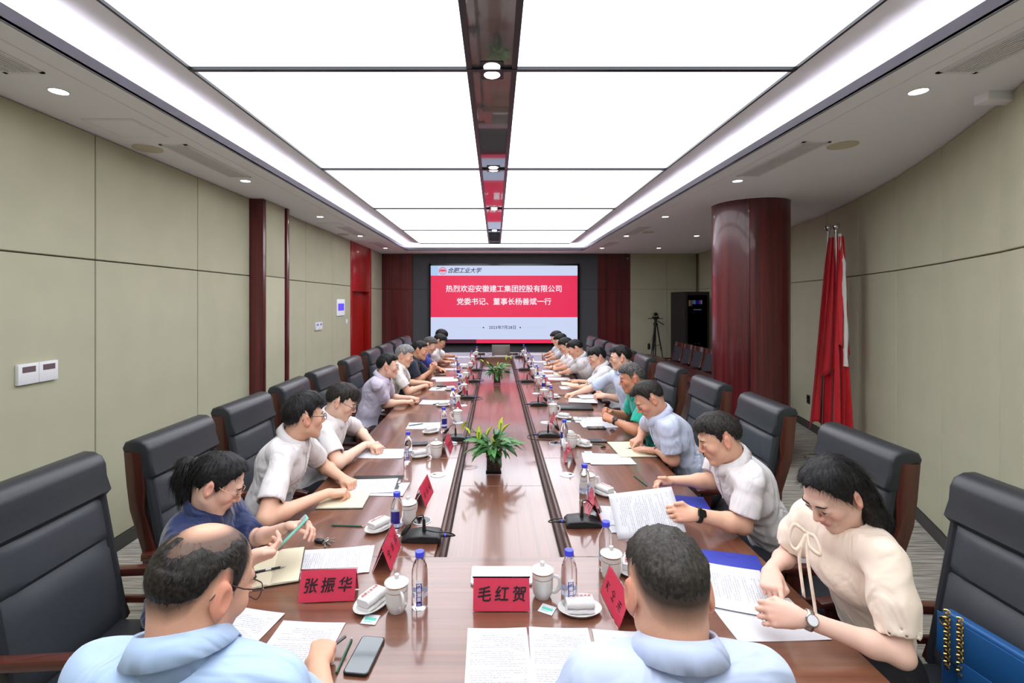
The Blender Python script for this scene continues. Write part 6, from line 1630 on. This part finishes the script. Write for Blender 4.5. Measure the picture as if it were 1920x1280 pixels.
# ---------------- cups
cups = [(744, 1143, -60, 'white lidded cup at the near end, left of the blue-labelled bottle'), (1017, 1117, -20, 'white lidded cup at the right end of the white tray'), (1146, 1084, 60, 'white lidded cup left of the short-haired head'),
 (765, 979, 60, 'white lidded cup behind the bottle by the nearest left microphone'), (818, 857, 180, 'white lidded cup with gold rim, third along the left side'), (858, 790, 180, 'white lidded cup behind the shining bottle by the green flowers'),
 (1102, 922, 0, 'white lidded cup behind the nearest right red card'), (1037, 777, 0, 'white lidded cup beside the glasses lying on paper'), (856, 760, 180, 'white lidded cup before the man in lavender'),
 (870, 736, 180, 'white lidded cup before the grey-haired man'), (873, 712, 180, 'white lidded cup before the man in dark navy'), (882, 692, 180, 'white lidded cup before the man in blue'), (886, 679, 180, 'white lidded cup, second farthest on the left'), (893, 669, 180, 'white lidded cup, farthest on the left'),
 (1020, 747, 0, 'white lidded cup before the tall man in light blue'), (1008, 722, 0, 'white lidded cup, fifth farthest on the right'), (999, 703, 0, 'white lidded cup, fourth farthest on the right'), (993, 689, 0, 'white lidded cup, third farthest on the right'), (986, 676, 0, 'white lidded cup, second farthest on the right'), (981, 667, 0, 'white lidded cup, farthest on the right')]
for x, y, rz, lb in cups: cup(*XY(x, y), rz, lb)
cup(*XY(1072, 838), 10, 'open white cup with its lid leaning behind, before the man with the notebook', False)
t = empty('cup_lid', 'white cup lid leaning upright behind the open cup', 'lid', (*XY(1071, 832), ZT+.043), 0, 'lids off their cups'); cup_lid(t, (0, .062, 0), (R(78), 0, R(10)))
t = empty('cup_lid', 'white cup lid standing on edge in front of the bottle by the open cup', 'lid', (*XY(1057, 842), ZT+.043), 0, 'lids off their cups'); cup_lid(t, (0, -.02, 0), (R(70), 0, R(60)))
# ---------------- bottles
bots = [(787, 1137, 'water bottle with blue label right of the near left cup'), (1067, 1134, 'water bottle with blue label behind the nearest folded towel'), (1136, 1069, 'water bottle behind the cup left of the short-haired head'), (744, 1002, 'water bottle beside the nearest left microphone'),
 (765, 864, 'water bottle with label third along the left side'), (832, 808, 'water bottle in front of the cup by the green flowers'), (849, 764, 'water bottle before the man in lavender'), (863, 734, 'water bottle before the grey-haired man'), (860, 707, 'water bottle before the man in dark navy'), (855, 694, 'water bottle left of the others before the man in blue'),
 (884, 678, 'water bottle, second farthest on the left side'), (894, 668, 'water bottle, farthest on the left side'),
 (1096, 938, 'water bottle behind the nearest right cup'), (1058, 836, 'water bottle beside the open cup'), (1033, 760, 'water bottle by the black folder'), (1020, 734, 'water bottle, sixth farthest on the right side'), (1006, 711, 'water bottle, fifth farthest on the right side'),
 (998, 691, 'water bottle, fourth farthest on the right side'), (991.5, 680, 'water bottle, third farthest on the right side'), (985, 670, 'water bottle, second farthest on the right side'), (982, 663.5, 'water bottle, farthest on the right side')]
for k, (x, y, lb) in enumerate(bots): bottle(*XY(x, y), (0, 0, 40, 200, 0, 180, 150, 200, 190, 150)[k % 10] if k > 1 else 4, lb)
# ---------------- towels on dishes
tw = [(698, 1135, 62, 'left of the near left cup'), (1087, 1146, 2, 'nearest the camera, left of the sideways red card'), (711, 992, 55, 'beside the bottle by the nearest left microphone'), (787, 856, 30, 'left of the third cup on the left side'),
 (808, 811, 40, 'left of the shining bottle'), (1182, 1068, 70, 'hidden behind the short-haired head'), (1133, 926, -55, 'right of the nearest right cup'), (1093, 836, -50, 'right of the open cup'), (1057, 784, -30, 'by the glasses on paper'),
 (831, 761, 20, 'before the man in lavender'), (845, 731, 20, 'before the grey-haired man'), (1038, 746, -20, 'before the tall man in light blue'), (866, 708, 10, 'before the man in dark navy'), (1024, 723, -10, 'fifth farthest on the right'), (1013, 703, -10, 'fourth farthest on the right'), (1002, 688, -10, 'third farthest on the right'), (874, 689, 0, 'before the man in blue')]
for x, y, rz, w in tw: dish_towel(*XY(x, y), rz, 'small white oval dish ' + w, 'folded white towel on its dish ' + w)
# ---------------- papers and notebooks, left and near end
sheet(-.605, 1.435, -3, 'printed sheet under the writing hand of the balding man'); sheet(-.845, 1.50, -12, 'printed sheet farther left before the balding man')
sheet(.008, 1.405, 1, 'left page of the open printed booklet at the near end', w=.19); sheet(.198, 1.405, -2, 'right page of the open printed booklet at the near end', w=.19); sheet(.405, 1.39, -4, 'printed sheet partly hidden by the short-haired man')
sheet(-.655, 1.955, -82, 'topmost printed sheet behind the near left name card'); sheet(-.672, 1.945, -79, 'second printed sheet of the stack behind the near left name card')
notebook(-.875, 1.90, 17, 'open cream notebook under the hands of the woman in navy', w=.10, h=.255, m=M_RULED)
notebook(-.80, 2.55, 92, 'cream notebook under the forearm of the man with the black pen', w=.105, h=.235)
sheet(-.72, 2.74, -86, 'printed sheet on the black clipboard of the man with the black pen', m=M_PRINT, z=ZT+.0035); 
t = empty('clipboard', 'black clipboard under printed sheets before the man with the black pen', 'clipboard', (-.70, 2.80, ZT), R(-88)); bxo('board', -.11, .11, -.15, .15, 0, .002, M_BLACKP, t, .001); bxo('clip', -.03, .03, .13, .148, .002, .008, M_STEEL, t, .002)
sheet(-.60, 2.70, -92, 'printed sheet sticking out right of the black clipboard', w=.19, h=.2)
for x, y, rz, lb in ((720, 850, -92, 'printed sheet before the man with the green pencil'), (797, 798, -88, 'printed sheet at the unoccupied left seat'), (815, 754, -92, 'printed sheet before the man in lavender'), (829, 729, -90, 'printed sheet before the grey-haired man'),
   (830, 709, -88, 'printed sheet before the man in dark navy'), (838, 713, -80, 'second sheet before the man in dark navy'), (845, 692, -90, 'printed sheet before the man in blue'), (860, 683, -90, 'printed sheet before the far left reader'), (872, 669, -90, 'printed sheet, farthest on the left side')):
    sheet(*XY(x, y), rz, lb)
notebook(*XY(846, 673), 90, 'cream notebook held open by the far left reader', w=.10, h=.2)
# right side
sheet(.90, 1.60, 92, 'blank white sheet nearest the woman in the cream blouse', m=M_PAPER); sheet(.885, 1.765, 72, 'printed sheet turned by the woman in the cream blouse', w=.297, h=.21, z=ZT+.0055)
t = empty('folder', 'blue folder under the sheets of the woman in the cream blouse', 'folder', (.935, 1.87, ZT), R(-14)); bxo('cover', -.115, .115, -.155, .155, 0, .0035, M_BLUEF, t, .0015); bxo('strap', -.01, .035, .118, .132, .0035, .005, M_BLUEF, t, .0006)
t = empty('folder', 'blue folder beside the arm of the man with the black wristband', 'folder', (*XY(1282, 945), ZT), R(80)); bxo('cover', -.10, .10, -.12, .12, 0, .006, M_BLUEF, t, .002); bxo('flap', -.10, .04, -.118, .118, .006, .0075, M_BLUEF, t, .0006)
sheet(.665, 2.31, 96, 'sheet lying under the held page of the man with the wristband', m=M_PAPER); sheet(.68, 2.36, 86, 'lower sheet under the held page of the man with the wristband')
# the page held up by R2
t = empty('paper_sheet', 'printed page held up by the man with the black wristband', 'paper', (0, 0, 0), 0, 'papers on the table')
c4 = [Vector(v) for v in ((.547, 2.15, .770), (.545, 2.27, .862), (.825, 2.26, .935), (.835, 2.12, .800))]     # near-left, far-left, far-right, near-right
ux = ((c4[1]+c4[2])/2-(c4[0]+c4[3])/2).normalized(); uy = ((c4[0]+c4[1])/2-(c4[2]+c4[3])/2); uy = (uy-ux*uy.dot(ux)).normalized(); uz = ux.cross(uy)
cc = sum(c4, Vector())/4; t.matrix_world = Matrix(((ux.x, uy.x, uz.x, cc.x), (ux.y, uy.y, uz.y, cc.y), (ux.z, uy.z, uz.z, cc.z), (0, 0, 0, 1)))
bm = bmesh.new(); rows = [[bm.verts.new(((i/7-.5)*.21, (j/9-.5)*.297, .006*math.sin(j/9*3.1)*math.sin(i/7*3.1))) for i in range(8)] for j in range(10)]
for a, b in zip(rows[:-1], rows[1:]):
    for i in range(7): bm.faces.new((a[i], a[i+1], b[i+1], b[i]))
o = bmk('page', bm, M_PRINT, t, smooth=True); o.modifiers.new('thickness', 'SOLIDIFY').thickness = .0004
notebook(.965, 3.42, 92, 'open cream notebook under the pointing hand of the man in grey-blue', w=.17, h=.25)
sheet(.765, 3.21, 91, 'printed sheet before the open notebook on the right side'); sheet(.735, 3.22, 84, 'second printed sheet before the open notebook on the right side')
sheet(.88, 4.12, 91, 'printed sheet with glasses on it before the man in green'); sheet(.85, 4.27, 88, 'second sheet before the man in green')
sheet(*XY(1093, 755), 80, 'printed sheet lying on the black folder', z=ZT+.0225); sheet(*XY(1110, 748), 96, 'printed sheet held by the tall man in light blue', z=ZT+.03)
for x, y, rz, lb in ((1073, 727, 90, 'printed sheet before the man with silver glasses'), (1048, 710, 88, 'printed sheet on the fifth farthest right place'), (1035, 696, 90, 'printed sheet on the fourth farthest right place'), (1030, 704, 100, 'second sheet on the fourth farthest right place'),
   (1015, 678, 90, 'printed sheet on the third farthest right place'), (1008, 664, 90, 'printed sheet on the farthest right place')):
    sheet(*XY(x, y), rz, lb)
notebook(*XY(1068, 720), 85, 'open cream notebook before the man with silver glasses', w=.11, h=.21); notebook(*XY(1052, 702), 88, 'cream notebook before the sixth man on the right', w=.11, h=.21); notebook(*XY(1030, 683), 88, 'cream notebook before the seventh man on the right', w=.10, h=.2)
t = empty('black_folder', 'thick black leather folder before the tall man in light blue', 'folder', (*XY(1078, 764), ZT), R(86)); bxo('cover', -.12, .12, -.17, .17, 0, .018, M_BLACKP, t, .006); bxo('flap', -.10, .10, -.05, .165, .018, .021, M_LEATH, t, .002)
# tray, tea bags, keys
t = empty('tray', 'flat white plastic tray behind the near centre name card', 'tray', (*XY(941, 1081), ZT), 0)
bm = bmesh.new(); prism(bm, rrect(.235, .115, .008), 0, .010, 'z', .002, 2); bmk('tray_body', bm, M_WHITEP, t, smooth=True); bxo('lid_line', -.112, .112, -.045, .05, .0101, .0112, M_PAPER, t, .0005)
for x, y, rz, lb in ((694.5, 1162, -8, 'white and teal tea sachet below the near left towel'), (1026, 1143, -28, 'white and teal tea sachet left of the nearest towel dish'), (1103, 848, 0, 'white tea sachet by the open cup'), (1065, 790, 0, 'white tea sachet by the green pencil')):
    t = empty('tea_sachet', lb, 'sachet', (*XY(x, y), ZT), R(rz), 'tea sachets'); bxo('packet', -.026, .026, -.024, .024, 0, .0025, M_PAPER, t, .001); bxo('print', -.019, .019, -.006, .008, .0025, .0028, M_TEAL, t); bxo('print', -.019, .010, -.014, -.011, .0025, .0028, M_TEAL, t)
t = empty('key_bunch', 'bunch of keys with a black fob behind the printed stack', 'keys', (*XY(608, 1018), ZT), R(-15))
bm = bmesh.new(); box(bm, -.045, -.005, -.012, .012, .0, .014, .005, 2); bmk('black_fob', bm, M_BLACKP, t, smooth=True)
for k in range(4):
    a = R(-50+30*k); bm = bmesh.new(); L = .045
    prism(bm, [(0, -.009), (.014, -.009), (.018, -.003), (L, -.003), (L+.003, 0), (L, .003), (.018, .003), (.014, .009), (0, .009)], .002+.003*k, .0042+.003*k, 'z', 0); bmk('key', bm, M_STEEL, t, (0, 0, 0), (0, 0, a))
bm = bmesh.new(); tube(bm, [(.016*math.cos(x)+.006, .016*math.sin(x), .012+.006*math.cos(x)) for x in np.linspace(0, 6.28, 20)], .0012, 6); tube(bm, [(.010*math.cos(x)+.012, .010*math.sin(x)+.01, .016) for x in np.linspace(0, 6.28, 16)], .0012, 6); bmk('split_ring', bm, M_CHROME, t, smooth=True)
# phones
a, b = T(694, 1204), T(676, 1262); phone((a.x+b.x)/2-.002, (a.y+b.y)/2, -6, 'black smartphone lying face up beside the near green pencil')
pm = at_z(548, 996, .895)
phone(pm.x, pm.y, 0, 'mint green phone held by the woman in navy', M_MINT, z=.89, tilt=(R(38), R(-12), R(-62)))
phone(*XY(783, 833), -80, 'black smartphone behind the third bottle on the left side'); phone(*XY(831, 723.5), -88, 'black smartphone before the grey-haired man'); phone(*XY(1118, 803), 92, 'grey smartphone at the edge of the paper of the man in green')
phone(*XY(1120, 827), 88, 'black case beside the green pencil by the open cup'); phone(*XY(826, 703), -88, 'black smartphone before the man in dark navy'); phone(*XY(1067, 700.5), 90, 'black smartphone, fifth farthest on the right')
# pencils and pens
pencil(XY(631, 1264), XY(661, 1196), 'green pencil beside the black smartphone at the near end'); pencil(XY(622, 986), XY(684, 988), 'green pencil left of the towel by the nearest left microphone'); pencil(XY(548, 1090), XY(600, 1087), 'green pencil under the edge of the printed stack')
pencil(XY(1213, 912), XY(1187, 892), 'green pencil behind the held page'); pencil(XY(1090, 789), XY(1052, 788), 'green pencil behind the towel by the glasses'); pencil(XY(1134, 835), XY(1108, 832), 'green pencil by the open notebook on the right'); pencil(XY(766, 799), XY(795, 795), 'green pencil on the sheet of the unoccupied seat', z=ZT+.006)
pencil(XY(812, 759), XY(832, 755), 'pencil on the sheet before the man in lavender', z=ZT+.006); pencil(XY(1046, 741), XY(1065, 741), 'green pencil the tall man reaches for'); pencil(XY(1030, 716), XY(1052, 715), 'green pencil, fifth farthest on the right'); pencil(XY(818, 730), XY(830, 727), 'green pencil on the sheet before the grey-haired man', z=ZT+.006)
pencil(XY(466, 1083), XY(536, 1069), 'black and silver pen on the open cream notebook of the woman in navy', z=ZT+.016, name='pen', group='pens', ink=True)
t = empty('cap', 'black pen cap by the open notebook on the right', 'pen cap', (*XY(1131, 840), ZT+.006), R(20), 'pens'); bm = bmesh.new(); tube(bm, [(-.02, 0, 0), (.02, 0, 0)], .005, 10); bmk('shell', bm, M_BLACKP, t, smooth=True); bxo('clip', -.015, .018, -.0015, .0015, .005, .0072, M_BLACKP, t)
t = empty('clip', 'small black clip beside the smartwatch wearer', 'clip', (*XY(1148, 808), ZT+.005), R(-20)); bm = bmesh.new(); tube(bm, [(-.02, 0, 0), (.0, .004, .002), (.02, 0, 0)], .005, 8); bmk('shell', bm, M_BLACKP, t, smooth=True); bxo('lever', -.01, .01, -.003, .003, .004, .007, M_BLACKP, t)
t = empty('spectacles', 'thin framed glasses lying folded on the paper before the man in green', 'glasses', (*XY(1095, 786), ZT+.018), R(4))
bm = bmesh.new()
for s in (-1, 1): r = [Vector((p[0], .0, p[1])) for p in rrect(.048, .034, .014, 4, s*.033, 0)]; r.append(r[0]); tube(bm, r, .0012, 6)
tube(bm, [(-.01, 0, .004), (.01, 0, .004)], .0012, 6); bmk('rims', bm, M_GLS, t, smooth=True)
for s in (-1, 1): bm = bmesh.new(); tube(bm, [(s*.057, 0, .004), (s*.055, .03, .002), (s*.02, .05, -.014), (-s*.05, .052+.004*s, -.014)], .0013, 6); bmk('temple', bm, M_GLS, t, smooth=True)
# things held in hands
def held(key, side, label, ink=True, back=.055, fwd=.075, up=None, m=None):
    W, Xd, Nn, tips, th, E = I[key]['hands'][side]; a = Vector((np.array(tips[0])+np.array(th))/2)
    u = Vector(up).normalized(); pencil((a-u*fwd)[:], (a+u*back)[:], label, name='pen' if ink else 'pencil', group='pens' if ink else 'green pencils', ink=ink, z0=(a-u*fwd).z, z1=(a+u*back).z, m=m)
held('L2', 'R', 'black pen in the hand of the man with black glasses', True, .06, .06, (.9, .12, .15))
held('L3', 'R', 'green pencil between the fingers of the man with dark glasses', False, .05, .10, (.9, .25, .25))
held('M1', 'R', 'grey pen in the writing hand of the balding man', True, .045, .10, (-.75, -.45, -.38), mat('grey_pen', (110, 112, 116), .35, metal=.5))
for k, lb in (('L7', 'pen in the hand of the man in blue'), ('R7', 'pen in the hand of the sixth man on the right'), ('R8', 'pen in the hand of the seventh man on the right')): held(k, 'R', lb, True, .03, .09, (.1, 0, -.9))
held('R10', 'R', 'green pencil held upright by the farthest man on the right', False, .03, .11, (.1, 0, -.95))
held('R3', 'R', 'black and yellow pen under the pointing hand', True, .06, .05, (-.95, .1, 0))
# watches
def watch(key, side, label, strap, face, square=False, r=.033, off=-.012):
    W, Xd, Nn, tips, th, E = I[key]['hands'][side]; u = Vector(nrm(W-E)); n = Vector(nrm(Nn-np.array(u)*float(np.dot(Nn, u)))); s = u.cross(n)
    t = empty('wristwatch', label, 'watch', Vector(W)+u*off, 0, 'wristwatches'); bm = bmesh.new(); N_ = 24; ro = []
    for d, k in ((-.009, 1.0), (0, 1.03), (.009, 1.0)):
        for rr_ in (r, ):
            ro.append([bm.verts.new(u*d+n*(math.cos(R(360*i/N_))*rr_*.80*k)+s*(math.sin(R(360*i/N_))*rr_*k)) for i in range(N_)])
    for A, B in zip(ro[:-1], ro[1:]):
        for i in range(N_): bm.faces.new((A[i], A[(i+1) % N_], B[(i+1) % N_], B[i]))
    o = bmk('strap', bm, strap, t, smooth=True); md = o.modifiers.new('thickness', 'SOLIDIFY'); md.thickness = .003; md.offset = 1
    Mx = Matrix((s, u, n)).transposed().to_4x4(); Mx.translation = n*(r*.80+.002)
    bm = bmesh.new()
    if square: prism(bm, rrect(.032, .038, .008), 0, .009, 'z', .002)
    else: lathe(bm, [(0, 0), (.017, 0), (.018, .006), (.016, .009), (0, .009)], 24)
    c = bmk('watch_case', bm, strap if square else M_STEEL, t, smooth=True); c.matrix_local = Mx
    bm = bmesh.new()
    if square: prism(bm, rrect(.028, .034, .007), .009, .0095, 'z')
    else: lathe(bm, [(.014, .0092), (0, .0094)], 20)
    f = bmk('dial', bm, face, c)
watch('R1', 'L', 'silver bracelet watch of the woman in the cream blouse', M_STEEL, M_WHITEP, False, .026, -.02); watch('R2', 'L', 'black fitness wristband of the man holding up a page', M_BLACKP, M_BLACKG, True, .031)
watch('R3', 'L', 'brown strapped watch on the wrist above the open notebook', mat('brown_strap', (96, 66, 56), .5), M_WHITEP, False, .030); watch('R4', 'L', 'black smartwatch of the man in green', M_BLACKP, M_BLACKG, True, .031); watch('R8', 'L', 'dark watch of the seventh man on the right', M_BLACKP, M_BLACKG, False, .031)
# bow of the cream blouse (part of the blouse's wearer)
r1 = I['R1']; Hc = r1['H']; O = r1['O']; Fv = r1['F']; bmn = cloth_mat('cream_ribbon', (246, 224, 200), .6, .3)
nk = Vector(Hc)+Vector((0, 0, -.135))+Vector(Fv)*.060
def ribbon(pts, w, name):
    c = curve_pts(pts, 20); bm = bmesh.new(); rows = []
    for i, p in enumerate(c):
        t_ = (c[min(i+1, len(c)-1)]-c[max(i-1, 0)]).normalized(); s = t_.cross(Vector(Fv)); s = s.normalized() if s.length > .05 else Vector((0, 1, 0)); rows.append((bm.verts.new(p-s*w), bm.verts.new(p+s*w)))
    for a, b in zip(rows[:-1], rows[1:]): bm.faces.new((a[0], a[1], b[1], b[0]))
    o = bmk(name, bm, bmn, r1['obj'], smooth=True); o.modifiers.new('thickness', 'SOLIDIFY').thickness = .001
o_ = nk-Vector(O); f_ = Vector(Fv); l_ = Vector((-Fv[1], Fv[0], 0)); z_ = Vector((0, 0, 1)); o_ = o_+f_*.03
ribbon([o_, o_+l_*.05+z_*.01+f_*.01, o_+l_*.075-z_*.03+f_*.012, o_+l_*.03-z_*.03+f_*.014, o_], .007, 'bow_loop'); ribbon([o_, o_-l_*.05+z_*.005+f_*.01, o_-l_*.07-z_*.06+f_*.012, o_-l_*.03-z_*.07+f_*.014, o_], .007, 'bow_loop')
ribbon([o_, o_+l_*.02-z_*.08+f_*.012, o_+l_*.03-z_*.20+f_*.0, o_+l_*.03-z_*.27-f_*.01], .008, 'bow_tail'); ribbon([o_, o_-l_*.02-z_*.08+f_*.012, o_-l_*.015-z_*.22+f_*.0], .008, 'bow_tail')
# ---------------- far end: closed-back display, small devices, cables
p = T(939, 668)
t = empty('laptop', 'grey laptop seen from behind at the far end of the table', 'laptop', (p.x, p.y, ZT)); bxo('base', -.16, .16, -.10, .12, 0, .018, M_WHITEP, t, .004)
bxo('screen_lid', -.17, .17, -.006, .006, .018, .235, mat('laptop_grey', (138, 136, 132), .35, metal=.5), t, .004, rot=(R(8), 0, 0), loc=(0, -.09, 0)); bxo('hinge', -.12, .12, -.105, -.092, .012, .03, M_WHITEP, t, .003)
for x, lb in ((900, 'small black conference device left of the laptop'), (962, 'small black conference device right of the laptop')):
    p = T(x, 664); t = empty('table_device', lb, 'device', (p.x, p.y, ZT), 0, 'small devices at the far end'); bxo('case', -.10, .10, -.03, .03, 0, .022, M_BLACKP, t, .005); bm = bmesh.new(); tube(bm, curve_pts([(.05, 0, .02), (.10, .02, .05), (.16, 0, .02), (.22, .02, .004)], 14), .003, 6); bmk('cable', bm, M_BLACKP, t, smooth=True)
# ---------------- handbag on the nearest right chair
M_BAG = mat('blue_leather', (30, 84, 140), .4, bump=(90, .2, .002)); M_GOLDC = mat('gold_chain', (214, 176, 96), .25, metal=1.0)
bg = empty('handbag', 'blue leather handbag with gold chain standing on the nearest right chair', 'handbag', (1.60, 1.53, .466), R(-82))
bm = bmesh.new(); box(bm, -.15, .15, -.040, .040, 0, .27, .015, 3)
for v in bm.verts: v.co.y *= 1-.55*max(0, v.co.z/.27); v.co.x *= 1+.08*(v.co.z/.27-.5)
bmk('bag_body', bm, M_BAG, bg, smooth=True)
bm = bmesh.new(); prism(bm, [(-.145, .27), (.145, .27), (.148, .14), (.13, .122), (-.13, .122), (-.148, .14)], -.047, -.041, 'y', .002)
bmk('front_flap', bm, M_BAG, bg, smooth=True); bxo('pocket', -.075, .075, -.052, -.047, .015, .15, M_BAG, bg, .003)
bm = bmesh.new()
for x in (-.11, -.07): 
    for k in range(16):
        a = k*.0125; tube(bm, [(x+.008*math.cos(q), -.050+.004*math.sin(q*2)*(k % 2), .10+a+.0065*math.sin(q)) for q in np.linspace(0, 6.28, 9)], .0026, 5, cap=False)
bmk('chain', bm, M_GOLDC, bg, smooth=True)
for x in (-.12, .12): bm = bmesh.new(); tube(bm, [(x+.013*math.cos(q), -.05, .25+.013*math.sin(q)) for q in np.linspace(0, 6.28, 14)], .003, 6, cap=False); bmk('ring', bm, M_GOLDC, bg, smooth=True)
